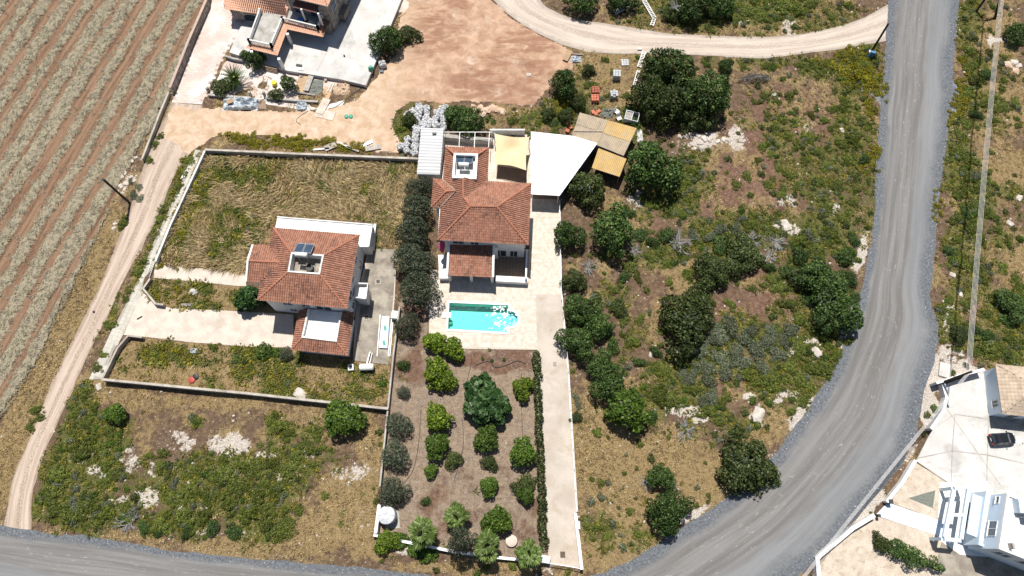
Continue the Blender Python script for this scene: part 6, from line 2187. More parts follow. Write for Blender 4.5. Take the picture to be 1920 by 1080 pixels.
def rock(x, y, r, label, mats=ROCK_, name='rock', cat='rock', group=None, flat=0.62):
    g = P(x, y); ppm = FPX / (CAM_H * cT + g.y * sT); rr = r / ppm
    o = link_mesh(name, mats[random.randrange(len(mats))])
    o.location = (g.x, g.y, max(0, gz(g.x, g.y)) + rr * .22 * flat); o.rotation_euler = (0, 0, random.uniform(0, 6.28)); o.scale = (rr, rr, rr * flat)
    return tag(o, label, cat, group)


for i, (x, y, r) in enumerate(((888, 204, 9), (900, 203, 8), (905, 214, 7), (912, 207, 9), (922, 203, 8), (933, 206, 10), (943, 210, 7))):
    rock(x, y, r, NTH[i] + ' tan boulder from the left in the row behind the house', BOUL, 'boulder', 'boulder', 'boulders behind the house')
for x, y, r, lab in ((1888, 123, 9, 'pointed tan boulder under the power line'), (1902, 118, 8, 'pale boulder beside the pointed one under the power line'), (1910, 124, 6, 'small pale boulder right of the two under the power line'), (1903, 134, 8, 'flat tan boulder below the pair under the power line'),
                     (992, 141, 5, 'single white stone on the orange fill'), (563, 738, 13, 'long white stone on the front wall line of the left lot'), (186, 725, 7, 'white stone at the foot of the pavement corner'), (468, 687, 0, ''),
                     (1786, 516, 6, 'pale stone beside the road on the right verge'), (1800, 550, 6, 'white stone on the right verge below the pale one'), (1910, 372, 7, 'white stone on the right slope near the frame edge'), (1893, 420, 7, 'upright white stone on the right slope'),
                     (1420, 778, 15, 'large white limestone outcrop near the road bend'), (1530, 662, 10, 'white angular rock in the green scrub by the road'), (1473, 425, 11, 'white angular rock above the pale scrub'), (1478, 55, 0, ''), (1450, 178, 5, 'small white stone right of the grey brush heap'), (1578, 245, 5, 'white stone beside the road on the left verge'),
                     (1220, 665, 5, 'white stone left of the silvery scrub'), (655, 750, 0, ''), (470, 548, 0, ''), (363, 547, 7, 'pale stone in the narrow garden beside the path')):
    if r: rock(x, y, r, lab, BOUL if 'tan' in lab else ROCK_)
for i, (x, y, r) in enumerate(((255, 296, 4), (248, 302, 4), (235, 325, 4), (228, 330, 5), (246, 333, 5), (250, 340, 4), (237, 345, 5), (227, 350, 5), (234, 355, 4), (217, 420, 4), (214, 428, 4))):
    rock(x, y, r, NTH[i] + ' white fieldstone from the top of the heap beside the track', ROCK_, 'fieldstone', 'stone', 'fieldstones dumped along the track')
for i, (x, y, r) in enumerate(((1275, 258, 5), (1300, 280, 5), (1309, 256, 5), (1312, 269, 6), (1320, 262, 6), (1331, 262, 6), (1345, 266, 5), (1356, 262, 6), (1366, 263, 5))):
    rock(x, y, r, NTH[i] + ' white stone from the left in the rubble line on the red slope', ROCK_, 'rubble_stone', 'stone', 'white rubble on the red slope')

# ------------------------------------------------------------------ bigger trees and shrubs of the scrubland
TR = [('evergreen', 1262, 132, 46, 'big dark evergreen at the top of the clump by the gravel track', 1.0), ('lentisk', 1222, 176, 42, 'dark spreading tree at the left of the big clump above the tan shed', 1.2), ('lentisk', 1262, 190, 46, 'greyish tree in the heart of the big clump, with bare twigs', 1.3),
      ('evergreen', 1325, 180, 48, 'dark evergreen at the right of the big clump', 1.0), ('lentisk', 1230, 138, 32, 'dark tree filling the upper left of the big clump', 1.2), ('lentisk', 1310, 215, 34, 'dark low tree on the lower right of the big clump', 1.0),
      ('evergreen', 1222, 316, 50, 'solid dark round tree right of the tan lean-to', 1.05), ('lentisk', 1102, 348, 38, 'grey green tree against the carport wall', 1.2), ('evergreen', 1150, 432, 46, 'dark round tree in the scrub east of the driveway paving', 1.0), ('evergreen', 1066, 442, 29, 'dark tree leaning over the driveway fence beside the paving', 1.1),
      ('lentisk', 1078, 525, 24, 'dull green tree on the driveway fence below the paving', 1.1), ('evergreen', 1090, 582, 34, 'dark tree on the driveway fence right of the pool', 1.0), ('evergreen', 1118, 610, 30, 'dark tree just right of the fence tree by the pool', 1.0), ('evergreen', 1082, 642, 34, 'dark tree over the driveway fence at the end of the terrace', 1.0),
      ('lentisk', 1290, 600, 58, 'wide dark shrubby tree in the middle of the scrub', 1.0), ('lentisk', 1310, 560, 34, 'dark tree at the upper edge of the wide shrubby tree', 1.1), ('lentisk', 1340, 505, 40, 'dark low tree left of the bleached branches', 0.9), ('lentisk', 1395, 475, 40, 'dark scrub tree right of the bleached branches', 0.8),
      ('evergreen', 1545, 535, 44, 'dark tree beside the road on the inside of the bend', 0.8), ('evergreen', 1572, 590, 42, 'lower dark tree beside the road on the inside of the bend', 0.9), ('lentisk', 1510, 520, 30, 'dull green shrub left of the roadside trees', 0.8),
      ('evergreen', 1130, 690, 32, 'dark tree above the pair east of the driveway', 1.0), ('evergreen', 1142, 722, 34, 'dark middle tree of the group east of the driveway', 1.0), ('roundtree', 1175, 768, 40, 'green tree with bare twigs at the foot of the group east of the driveway', 1.0),
      ('lentisk', 1402, 868, 58, 'wide dark tree leaning over the road edge at the bend', 0.9), ('lentisk', 1425, 890, 34, 'dark outer part tree on the road gravel at the bend', 0.8), ('evergreen', 1252, 958, 40, 'dark tree by the lower road bend', 1.0), ('evergreen', 1240, 895, 26, 'smaller dark tree above the one by the lower bend', 1.0),
      ('roundtree', 645, 785, 38, 'broad round green tree below the front wall of the left lot', 0.75), ('roundtree', 217, 776, 21, 'lone round dark green bush near the track', 0.9), ('evergreen', 875, 228, 34, 'bright green tree between the sacks and the boulders', 0.9), ('evergreen', 852, 215, 22, 'green tree at the left of the boulders, touching the sacks', 0.9),
      ('evergreen', 1057, 158, 27, 'dark bushy tree at the edge of the orange fill', 1.1), ('lentisk', 1085, 190, 17, 'small dark tree left of the red brick stacks', 1.2), ('lentisk', 1062, 214, 17, 'small dark tree below the bushy tree at the fill', 1.2), ('lentisk', 1028, 212, 15, 'dark shrub beside the yellow flowers behind the carport', 1.1), ('lentisk', 1103, 130, 13, 'thin brown green shrub near the plank heap', 1.2),
      ('lentisk', 768, 222, 16, 'dark shrub at the left edge of the sack heap', 1.2), ('evergreen', 724, 76, 29, 'dark evergreen at the corner of the white concrete yard', 1.1), ('lentisk', 763, 62, 24, 'olive green shrub behind the evergreen of the white yard', 0.9), ('evergreen', 541, 157, 17, 'dark green bush beside the stacked boards of the stone house', 1.1),
      ('lentisk', 517, 175, 15, 'grey green bush on the low wall of the stone house garden', 1.1), ('lentisk', 414, 160, 21, 'grey green bush at the drive corner of the stone house', 1.0), ('evergreen', 480, 112, 19, 'dark bush by the steps of the stone house', 1.2), ('evergreen', 460, 104, 11, 'small dark bush at the porch column of the stone house', 1.3),
      ('fig', 466, 558, 26, 'dark glossy tree in front of the left house porch', 1.3), ('bush', 495, 658, 18, 'bright green bush below the drive of the left house', 0.8), ('olive', 537, 664, 14, 'bluish grey round bush below the left house', 0.9), ('bush', 517, 660, 12, 'small green bush between the bright and the bluish bush', 0.8),
      ('evergreen', 1300, 8, 34, 'dark tree at the top edge beyond the gravel track', 0.9), ('evergreen', 1350, 12, 28, 'dark tree right of the first beyond the gravel track', 0.9), ('lentisk', 1262, 20, 22, 'dull green tree with pale twigs beyond the gravel track', 0.9), ('evergreen', 1092, 2, 30, 'dark tree at the top edge left of the metal frames', 0.9), ('evergreen', 1165, -2, 28, 'dark tree at the top edge behind the metal frames', 0.9),
      ('evergreen', 1361, 124, 15, 'small dark tree alone below the gravel track', 1.2), ('evergreen', 1908, 62, 24, 'dark round shrub at the right frame edge', 0.8), ('evergreen', 1898, 572, 30, 'dark shrub on the right slope near the frame edge', 0.6), ('lentisk', 1800, 628, 20, 'dark shrub on the verge above the curved wall', 0.7), ('lentisk', 1590, 255, 0, '', 1),
      ('evergreen', 1130, 590, 0, '', 1), ('lentisk', 1160, 575, 18, 'narrow dark shrub right of the fence trees', 1.0), ('lentisk', 1081, 782, 12, 'grey shrub on the driveway fence', 1.0)]
for k, x, y, r, lab, hs in TR:
    if r: plant(k, x, y, r, lab, 'tree' if r > 22 else 'shrub', 'tree' if r > 22 else 'shrub', None, hs)
for x, y, r, lab in ((1275, 455, 27, 'bleached bare branches of a dead shrub in the middle of the scrub'), (1405, 452, 26, 'bleached dead branches right of the scrub tree'), (1455, 455, 24, 'pale dead shrub left of the white angular rock'), (1440, 482, 20, 'small bleached shrub below the pale dead one'),
                     (1270, 182, 26, 'bare pale twigs on top of the big clump'), (1290, 600, 28, 'bare pale twigs on top of the wide shrubby tree'), (1172, 762, 16, 'bare twigs on the green tree east of the driveway'), (1285, 805, 22, 'grey dead shrub below the white rock slab'), (1215, 905, 18, 'grey dead branches beside the dark tree at the lower bend'), (1258, 912, 14, 'grey twigs among the dark trees at the lower bend'),
                     (1190, 470, 16, 'small grey dead shrub below the round tree'), (1105, 500, 18, 'grey dead shrub near the driveway fence'), (1385, 862, 16, 'bare twigs in the wide tree at the bend'), (1545, 560, 14, 'pale twigs among the roadside trees'), (1300, 655, 14, 'white dead twigs below the wide shrubby tree'), (240, 978, 24, 'silvery dead branches beside the bottom road'), (142, 955, 0, ''), (1268, 12, 14, 'pale dead stems beyond the gravel track'), (1060, 640, 0, ''), (1098, 352, 18, 'grey branches in the tree against the carport')):
    if r:
        hh = {1270: 3.2, 1290: 2.6, 1172: 3.0, 1385: 2.6, 1545: 2.4, 1268: 2.2, 1098: 2.4}.get(x, 0.4)
        g = P(x, y, hh); ppm = FPX / (CAM_H * cT + g.y * sT); rr = r / ppm
        t = thing('dead_shrub', lab, 'dead shrub', (g.x, g.y, max(0, gz(g.x, g.y)) + (hh if hh > 1 else 0) - .05), random.uniform(0, 6.28))
        t.scale = (rr, rr, rr * .8)
        link_mesh('branch', PROTO['dead'][random.randrange(3)][0], t)
# grey brush heap
g = P(1414, 150)
C, R = dome_clumps(990, 16, 1.0, 0.4, 0.05, cr=(.25, .4), irr=.5, low=0)
V, F, T = leaf_cloud(C, R, 1500, 0.10, 991, wid=.2, jit=1.2)
o = link_mesh('brush_heap', np_mesh('brush_heap', V, F, M['leaf_grey'], T)); o.location = (g.x, g.y, 0); o.scale = (2.6, 1.1, 1.6)
tag(o, 'heap of cut grey brushwood right of the big tree clump', 'brush heap')

# low shrubs, one by one (kind, place, radius)
LOW = """c 1402 700 22|c 1440 712 30|c 1500 715 24|c 1508 752 19|c 1545 690 22|c 1568 668 20|c 1525 690 22|c 1480 690 20|c 1240 745 26|c 1262 752 22|c 1325 770 22|c 1360 745 20|c 1350 790 20|c 1300 730 20|c 1250 700 22|c 1230 690 18
c 1275 360 20|c 1285 335 20|c 1300 320 16|c 1258 390 22|c 1275 400 16|c 1225 380 20|c 1205 372 14|c 1240 470 22|c 1215 480 18|c 1250 495 16|c 1440 430 22|c 1410 420 20|c 1500 450 26|c 1530 470 24|c 1560 440 22|c 1580 410 20|c 1550 390 20|c 1570 350 22|c 1540 340 18|c 1600 380 14
c 1590 300 22|c 1600 260 22|c 1605 330 18|c 1580 270 16|c 1470 225 12|c 1490 232 10|c 1455 240 14|c 1478 255 12|c 1440 215 10|c 1520 260 14|c 1535 285 16|c 1510 300 14|c 1548 310 16|c 1430 275 12|c 1445 290 14|c 1422 300 10|c 1460 315 12|c 1480 330 12|c 1500 345 14|c 1440 345 12|c 1465 365 12
c 1400 330 14|c 1380 345 12|c 1415 190 10|c 1435 180 12|c 1460 190 10|c 1480 180 12|c 1520 215 14|c 1545 225 12|c 1560 205 14|c 1585 190 16|c 1620 120 16|c 1600 110 14|c 1545 120 14|c 1500 120 10|c 1395 125 10|c 1440 125 12
c 1290 515 18|c 1255 530 14|c 1180 500 20|c 1195 520 16|c 1150 545 14|c 1170 600 16|c 1185 640 18|c 1200 600 14|c 1240 620 16|c 1370 570 16|c 1500 600 20|c 1480 570 20|c 1460 540 18|c 1410 540 14|c 1530 620 22|c 1550 640 20|c 1500 650 22|c 1590 640 14
c 95 925 26|c 110 890 24|c 100 955 26|c 130 965 30|c 160 955 28|c 195 965 26|c 150 850 26|c 165 825 24|c 190 840 22|c 200 870 22|c 215 890 20|c 195 905 22|c 205 810 20|c 160 795 18|c 140 775 14|c 175 765 14|c 330 935 26|c 360 920 26|c 390 930 28|c 345 965 28|c 300 985 24|c 385 965 26|c 420 890 28|c 450 910 28|c 480 930 28
c 430 945 26|c 465 965 28|c 500 955 26|c 520 920 24|c 540 880 26|c 510 870 22|c 480 875 22|c 450 870 20|c 555 855 18|c 580 845 16|c 500 985 22|c 530 1000 26|c 540 985 24|c 400 895 20|c 370 880 18|c 300 870 14|c 305 850 14|c 280 855 12|c 520 800 22|c 540 812 18|c 505 790 14|c 595 820 16|c 605 840 14|c 370 787 14|c 560 960 14|c 575 830 12|c 610 930 10
c 1258 20 18|c 1400 20 22|c 1430 30 20|c 1470 12 24|c 1500 20 20|c 1520 10 18|c 1380 40 14|c 1345 40 12|c 1270 40 12|c 1560 30 16
c 1820 95 18|c 1835 110 14|c 1818 125 18|c 1832 150 20|c 1850 195 22|c 1880 200 20|c 1905 195 16|c 1815 175 18|c 1812 230 16|c 1805 255 18|c 1800 285 20|c 1820 300 20|c 1812 330 22|c 1835 350 20|c 1800 365 18|c 1830 385 22|c 1850 400 16|c 1795 410 18|c 1820 430 20|c 1795 450 16|c 1840 450 18|c 1870 430 14|c 1800 490 20|c 1830 500 18|c 1880 500 18|c 1905 520 16|c 1870 560 20|c 1850 590 18|c 1815 570 16|c 1780 560 14|c 1785 600 18|c 1850 650 26|c 1880 655 18|c 1830 660 16|c 1900 640 22|c 1905 670 16|c 1770 580 10|c 1880 165 14|c 1860 225 12
c 75 782 16|c 55 800 14|c 65 770 12|c 160 745 14|c 158 730 12|c 182 690 12|c 192 665 10|c 205 610 12|c 240 545 10|c 235 560 10|c 258 510 12|c 268 490 10|c 300 410 10|c 305 395 10|c 335 350 10|c 345 325 10|c 355 300 12|c 300 255 10|c 290 270 10|c 280 300 10|c 232 415 12|c 228 422 12
c 390 545 12|c 330 530 10|c 400 650 12|c 720 420 14|c 735 440 12|c 722 400 12|c 600 470 0|c 430 500 12|c 400 495 14|c 470 690 10|c 560 668 0|c 1140 1005 14|c 1125 990 12|c 1195 1000 14|c 1180 960 10|c 1000 215 10|c 985 225 12|c 1010 230 12|c 960 225 10|c 1120 240 10|c 1040 245 12|c 1175 180 10
s 1370 610 24|s 1345 625 22|s 1320 640 20|s 1400 640 22|s 1420 660 20|s 1380 660 22|s 1350 670 20|s 1325 690 20|s 1360 700 18|s 1395 680 18|s 1310 660 18|s 1410 620 18|s 1440 640 20|s 1460 665 18|s 1330 715 16|s 1300 700 14|s 1290 715 14|s 1335 745 18|s 1320 755 16|s 1340 640 16|s 1430 690 16|s 1280 700 14|s 1450 620 16|s 1470 640 16|s 1480 620 18
s 225 1000 0|s 180 965 12|s 140 955 12|s 200 945 10|s 250 960 16|s 1830 330 14|s 1640 295 0|s 1350 430 16|s 1330 445 14|s 1380 430 14|s 1300 440 16|s 1660 120 0|s 1515 440 12|s 1390 410 12|s 260 350 10|s 250 365 10|s 262 372 10|s 245 340 8|s 345 440 0|s 1060 700 0|s 1085 760 10|s 1080 745 10
y 1585 130 16|y 1600 140 16|y 1615 135 14|y 1625 150 14|y 1570 125 14|y 1642 158 12|y 1645 170 10|y 1638 205 12|y 1560 120 12|y 340 385 12|y 350 410 12|y 330 400 10|y 365 345 12|y 375 330 10|y 1062 200 10|y 1050 205 8|y 310 470 10|y 1800 185 10|y 1802 215 10
d 1440 735 0|d 1585 480 20|d 1600 450 16|d 1590 520 20|d 1540 500 20|d 1520 560 18|d 1600 560 16|d 1500 480 20|d 1480 510 20|d 1440 500 16|d 1350 460 20|d 1620 300 12|d 1250 440 18|d 1225 455 16|d 1200 440 16|d 1180 400 14|d 1170 520 14|d 1140 620 16|d 1150 650 16|d 1200 680 14|d 1230 660 14|d 1390 870 0|d 1220 780 14|d 300 1000 10|d 350 1000 14|d 270 990 16|d 400 990 16|d 440 1000 16|d 1850 630 14|d 1885 600 16|d 1830 620 14|d 1780 470 12|d 1810 400 14|d 1830 215 14|d 1850 140 14|d 1190 230 14|d 1180 210 12|d 1040 230 10"""
KN = dict(c=('cover', 'low_shrub', 'low bright green shrub'), s=('silver', 'silvery_shrub', 'silvery cushion shrub'), y=('yellow', 'flowering_shrub', 'yellow flower clump'), d=('darkbush', 'dark_shrub', 'low dark bush'))


LAND = [(x, y, lab) for x, y, lab in ((1422, 782, 'the large limestone outcrop'), (1530, 662, 'the white angular rock by the road'), (1473, 425, 'the white angular rock above the pale scrub'), (1275, 455, 'the bleached bare branches'), (1222, 316, 'the dark round tree by the lean-to'), (1290, 595, 'the wide dark shrubby tree'),
         (1545, 535, 'the upper dark roadside tree'), (1572, 592, 'the lower dark roadside tree'), (1402, 868, 'the wide tree at the road bend'), (1252, 958, 'the dark tree by the lower bend'), (1175, 768, 'the green tree with bare twigs'), (1150, 432, 'the dark tree east of the paving'), (1262, 132, 'the biggest dark tree clump'), (1414, 150, 'the grey brushwood heap'), (1632, 100, 'the wooden pole by the junction'),
         (1285, 768, 'the pale rock slab'), (1310, 268, 'the white rubble line'), (645, 785, 'the broad green tree'), (217, 776, 'the lone round bush'), (430, 835, 'the large bare rock patch'), (275, 936, 'the pale rock patch near the road'), (240, 978, 'the silvery dead branches'), (182, 886, 'the small pale rock patch'), (660, 885, 'the greyish rock patch'), (345, 825, 'the slanting rock patch'),
         (244, 381, 'the leaning wooden pole'), (373, 291, 'the pavement manhole'), (190, 711, 'the front corner of the left lot'), (466, 558, 'the dark glossy tree'), (1890, 123, 'the boulders under the wires'), (1757, 721, 'the pole above the curved wall'), (1910, 372, 'the white stone near the edge'), (1893, 420, 'the upright white stone'), (1786, 516, 'the pale verge stone'), (1800, 628, 'the dark verge shrub'), (1898, 572, 'the dark shrub on the slope'), (1908, 62, 'the round shrub at the edge'),
         (1300, 8, 'the trees beyond the gravel track'), (1361, 124, 'the lone small dark tree'), (1150, 175, 'the tall grey block pallet'), (1066, 442, 'the tree leaning over the fence'), (1118, 612, 'the trees right of the pool'), (1130, 690, 'the top tree of the fence group'), (1062, 214, 'the small dark tree by the fill'), (590, 420, 'the rear terrace of the left house'), (1060, 860, 'the long driveway'), (500, 595, 'the left house porch shade'))]
ORD = ['', 'second ', 'third ', 'fourth ', 'fifth ', 'sixth ', 'seventh ', 'eighth ', 'ninth ', 'tenth ', 'eleventh ', 'twelfth ']


def sector(dx, dy):
    if abs(dx) > abs(dy): return 'right of' if dx > 0 else 'left of'
    return 'below' if dy > 0 else 'above'


def place_labels(items):
    """items: (x, y, phrase); a phrase of place that only one of them fits"""
    out, used = [], set()
    for x, y, ph in items:
        best = None
        for lx, ly, ln in LAND:
            d = math.hypot(x - lx, y - ly); sec = sector(x - lx, y - ly)
            rank = sum(1 for a, b, p2 in items if p2 == ph and sector(a - lx, b - ly) == sec and math.hypot(a - lx, b - ly) < d - 1e-6)
            key = (ph, ORD[rank] if rank < 12 else '', sec, ln)
            if rank < 12 and key not in used:
                c = d * (1 + .25 * rank)
                if best is None or c < best[0]: best = (c, key)
        if best is None: out.append(None); continue
        used.add(best[1]); _, o_, sec, ln = best[1]
        out.append('%s, %snearest %s %s' % (ph, o_, sec, ln))
    return out


def zone(x, y):
    if x > 1740: return 'on the slope right of the road'
    if y < 70: return 'beyond the gravel track'
    if x < 420 and y < 730 and y > 240 and x > 175: return 'beside the pavers of the left lot' if x < 312 else 'in the walled lots of the left house'
    if x < 100: return 'on the field margin left of the track'
    if x < 700 and y > 735: return 'on the rough plot above the bottom road' if x > 265 else 'on the rough plot next to the track'
    if x < 760: return 'in the walled lots of the left house'
    if x < 1180 and y < 260: return 'on the rough strip behind the carport'
    if x > 1560 and y < 700: return 'on the verge left of the main road'
    if y < 345: return 'on the red stony slope right of the big clump'
    if y < 600: return 'on the middle of the scrub plot'
    return 'on the lower scrub plot inside the road bend'


items = []
for w in LOW.replace('\n', '|').split('|'):
    k, x, y, r = w.split(); x, y, r = float(x), float(y), float(r)
    if r: items.append((k, x, y, r))
labs = place_labels([(x, y, KN[k][2]) for k, x, y, r in items])
for (k, x, y, r), lb in zip(items, labs):
    kd, nm, l0 = KN[k]
    z = zone(x, y)
    plant(kd, x, y, r * (.84 if k == 'c' and r > 13 else 1), lb or (l0 + ' ' + z), nm, 'shrub', nm.replace('_', ' ') + 's ' + z, random.uniform(.6, 1.0), random.uniform(.65, 1.0), hc=0.3)

# cycad of the stone house garden
b = P(440, 147, 1.3)
t = thing('cycad', 'cycad with a spiky rosette of fronds in the stone house garden', 'plant', (b.x, b.y, 0))
mb = MB()
for k in range(9):
    for s_ in (-1, 1):
        x = .12 + .88 * k / 9; z = .10 * math.sin(x * 3) - .25 * x * x
        mb.add([(x, 0, z), (x + .09, 0, z), (x + .14, s_ * .14 * (1.2 - x), z - .02)], [(0, 1, 2)])
fm = mb.mesh('frond', M['leaf_green'])
for i in range(46):
    o = link_mesh('frond', fm, t); o.location = (0, 0, 1.2); o.scale = (2.3, 2.3, 2.3)
    o.rotation_euler = (0, -(1.15 - 1.25 * (i / 46)), i * 2.39996)
link_mesh('trunk', MB().lathe((0, 0, 0), [(.35, -.05), (.32, 1.2)], 10).mesh('trunk', M['bark']), t)
o = link_mesh('cone', MB().lathe((0, 0, 1.2), [(.25, 0), (.2, .5), (.02, .6)], 8).mesh('cone', M['wood']), t)

# drooping conifer bottom right
def conifer(x, y, L, ang, lab, w=1.0):
    b = P(x, y)
    r = np.random.default_rng(int(x))
    n = 26
    tt = np.linspace(0, 1, n)
    C = np.stack([tt * L + r.normal(0, .15, n), r.normal(0, .45, n) * (1 - .5 * tt) * w, .9 + .5 * np.sin(tt * 3) + r.normal(0, .2, n)], 1)
    R = (0.85 - 0.45 * tt) * w
    V, F, T = leaf_cloud(C, R, 4200, 0.17, 5, wid=.3, up=.5)
    t = thing('conifer', lab, 'tree', (b.x, b.y, 0), ang)
    link_mesh('crown', np_mesh('crown', V, F, M['leaf_dark'], T), t)
    mb = MB(); mb.tube([(0.2, 0, -.1), (.5, 0, .8), (L * .5, 0, 1.1), (L * .9, 0, 1.2)], [.2, .16, .1, .04], 7)
    link_mesh('trunk', mb.mesh('trunk', M['bark']), t)


conifer(1668, 1026, 6.0, math.radians(-22), 'leaning green conifer in the dry front yard of the white house')
plant('lentisk', 1655, 1018, 18, 'brownish shrub at the head of the leaning conifer', 'shrub', 'shrub', None, 1.1)

# ================================================================== stone house, top left
def q2(x, y, h): return P(400 + x / 6.75, y / 6.75, h)


YH = 0.7
yard_px = pg("775,-60 745,18 686,160 640,149 537,132 536,131 500,121 430,98 448,56 470,20 490,-60")
yt = thing('raised_yard', 'raised white concrete yard round the stone house', 'terrace', tuple(P(640, 80)))
yp = [v2(P(x, y, YH)) for x, y in yard_px]
MB().prism(yp, -.1, YH).build('yard_slab', M['pale_concrete'], yt)
for pa, pb in (((537, 131), (604, 10)), ((604, 120), (604, 146))):
    a, b = P(*pa, YH), P(*pb, YH)
    MB()
jo = MB(); jo.bar(P(590, 141, YH + .005), P(612, 100, YH + .005), 0.06, 0.02); jo.build('joint', M['concrete'], yt)
s0 = q2(1440, 0, 0)
sh_ = thing('stone_house', 'stone house with new orange tiled roof and white balustrades at the top edge', 'house', (s0.x, s0.y, 0))
# west wing with orange roof
wa, wb, wc_, wd_ = q2(140, 112, 3.1), q2(925, 232, 3.1), q2(945, 95, 3.4), q2(895, 0, 3.9)
up_ = (v2(wd_) - v2(wb)).normalized()
rdg_a, rdg_b = P(423 - 8, -72, 5.3), P(536, -60, 5.3)
tiles([wa, wb, wc_, wd_, rdg_b, rdg_a], wa, wb, sh_, M['tile_clean'], w=0.34, course=0.42, amp=0.06)
ed = MB(); ed.bar(wb + Vector((0, 0, -.1)), wc_ + Vector((0, 0, -.1)), .3, .4); ed.bar(wc_ + Vector((0, 0, -.1)), wd_ + Vector((0, 0, -.1)), .3, .4); ed.build('fascia', M['brownfascia'], sh_)
wing = [v2(wa), v2(wb), v2(P(545, -70, 3.1)), v2(P(430, -80, 3.1))]
wing[0] = v2(P(424.5, 17.5, 3.1)) + Vector((.3, .3)); wing[1] = v2(wb) + Vector((-.3, .4))
MB().prism(wing, 0.0, 3.0).build('wall', M['mortar'], sh_)


def rubble(parent, a, b, z0, z1, size=0.42, seed=0, holes=()):
    """stones set proud of a wall face a->b (outside on the right of a->b)"""
    r = random.Random(seed)
    a, b = v2(a), v2(b); d = (b - a).normalized(); o = Vector((d.y, -d.x)); L = (b - a).length
    mb = MB()
    z = z0
    while z < z1 - .1:
        hgt = min(z1 - z, size * r.uniform(.6, 1.0))
        s = 0.0
        while s < L - .1:
            w = min(L - s, size * r.uniform(.7, 1.6))
            if not any(h0 - .1 < s + w / 2 < h1 + .1 and g0 < z + hgt / 2 < g1 for h0, h1, g0, g1 in holes):
                k = r.uniform(.02, .07); g = .03
                p0, p1 = a + d * (s + g), a + d * (s + w - g)
                q0, q1 = p0 + o * k + d * .03, p1 + o * k - d * .03
                za, zb = z + g, z + hgt - g
                mb.add([(p0.x, p0.y, za), (p1.x, p1.y, za), (p1.x, p1.y, zb), (p0.x, p0.y, zb), (q0.x, q0.y, za + .03), (q1.x, q1.y, za + .03), (q1.x, q1.y, zb - .03), (q0.x, q0.y, zb - .03)],
                       [(4, 5, 6, 7), (0, 1, 5, 4), (1, 2, 6, 5), (2, 3, 7, 6), (3, 0, 4, 7)])
            s += w
        z += hgt
    return mb.build('stone', M['stone_wall'], parent, kind='stuff')


rubble(sh_, wing[0], wing[1], 0.05, 2.95, seed=1, holes=((2.0, 5.2, 0, 2.6),))
# arched opening
a, b = wing[0], wing[1]; d = (b - a).normalized(); o2 = Vector((d.y, -d.x))
mb = MB(); ar = [(2.0, 0.05), (5.2, 0.05)] + [(3.6 + 1.6 * math.cos(t_), 1.3 + 1.1 * math.sin(t_)) for t_ in np.linspace(0, math.pi, 12)]
mb.add([(a.x + d.x * s + o2.x * .012, a.y + d.y * s + o2.y * .012, z) for s, z in ar], [tuple(range(len(ar)))]); mb.build('arch_opening', M['glass'], sh_)
mb = MB()
ap = [(3.6 + 1.72 * math.cos(t_), 1.3 + 1.22 * math.sin(t_)) for t_ in np.linspace(0, math.pi, 12)]
mb.tube([(a.x + d.x * s + o2.x * .05, a.y + d.y * s + o2.y * .05, z) for s, z in ap], .13, 5); mb.build('arch_trim', M['mortar'], sh_)
# porch slab with tiled skirt
PZ = 3.3
pp_ = [q2(605, 160, PZ), q2(465, 540, PZ), q2(745, 600, PZ), q2(885, 262, PZ), q2(1330, 372, PZ), q2(1385, 230, PZ), q2(960, 130, PZ)]
MB().prism([v2(p) for p in pp_], PZ - .35, PZ - .1, bottom=True).build('porch_slab', M['concrete'], sh_)
ot = [q2(415, 606, PZ - .35), q2(812, 705, PZ - .35), q2(938, 372, PZ - .35), q2(1390, 470, PZ - .35), q2(1480, 215, PZ - .35)]
it = [pp_[1], pp_[2], pp_[3], pp_[4], pp_[5]]
it = [p + Vector((0, 0, .02)) for p in it]
for k in range(4):
    tiles([ot[k], ot[k + 1], it[k + 1], it[k]], ot[k], ot[k + 1], sh_, M['tile_clean'] if k < 3 else M['tile'], w=0.34, course=0.45, amp=.05)
for k in (1, 2, 3): ridge(ot[k], it[k], sh_, .08, M['tile_clean'])


def balustrade(parent, a, b, z, h=0.85, step=0.24):
    a, b = Vector(a), Vector(b); a.z = b.z = z
    t_ = MB(); t_.bar(a + Vector((0, 0, h)), b + Vector((0, 0, h)), .2, .1); t_.bar(a + Vector((0, 0, .05)), b + Vector((0, 0, .05)), .2, .1); t_.build('handrail', M['white_dirty'], parent)
    L = (b - a).length; n = max(2, int(L / step))
    prof = [(.05, .1), (.04, .16), (.085, .3), (.05, .5), (.04, .6), (.06, .78)]
    me = MB().lathe((0, 0, 0), prof, 6).mesh('baluster', M['white'])
    inv = WM[parent].inverted()
    for k in range(n + 1):
        p = a.lerp(b, k / n)
        o = link_mesh('baluster', me, parent); o.location = inv @ p
    for p in (a, b):
        MB().box((p.x, p.y, z + h / 2 + .08), (.34, .34, h + .16)).build('newel', M['white_dirty'], parent)


for a, b in ((pp_[0], pp_[1]), (pp_[1], pp_[2]), (pp_[2], pp_[3]), (pp_[3], pp_[4]), (pp_[4], pp_[5])):
    balustrade(sh_, a, b, PZ - .1)
for bx_, by_ in ((990, 548), (884, 858), (545, 768)):
    p = q2(bx_, by_, YH); tx = p
    mb = MB(); mb.box((p.x, p.y, YH + 1.15), (.42, .42, 2.3)); mb.build('column', M['white'], sh_)
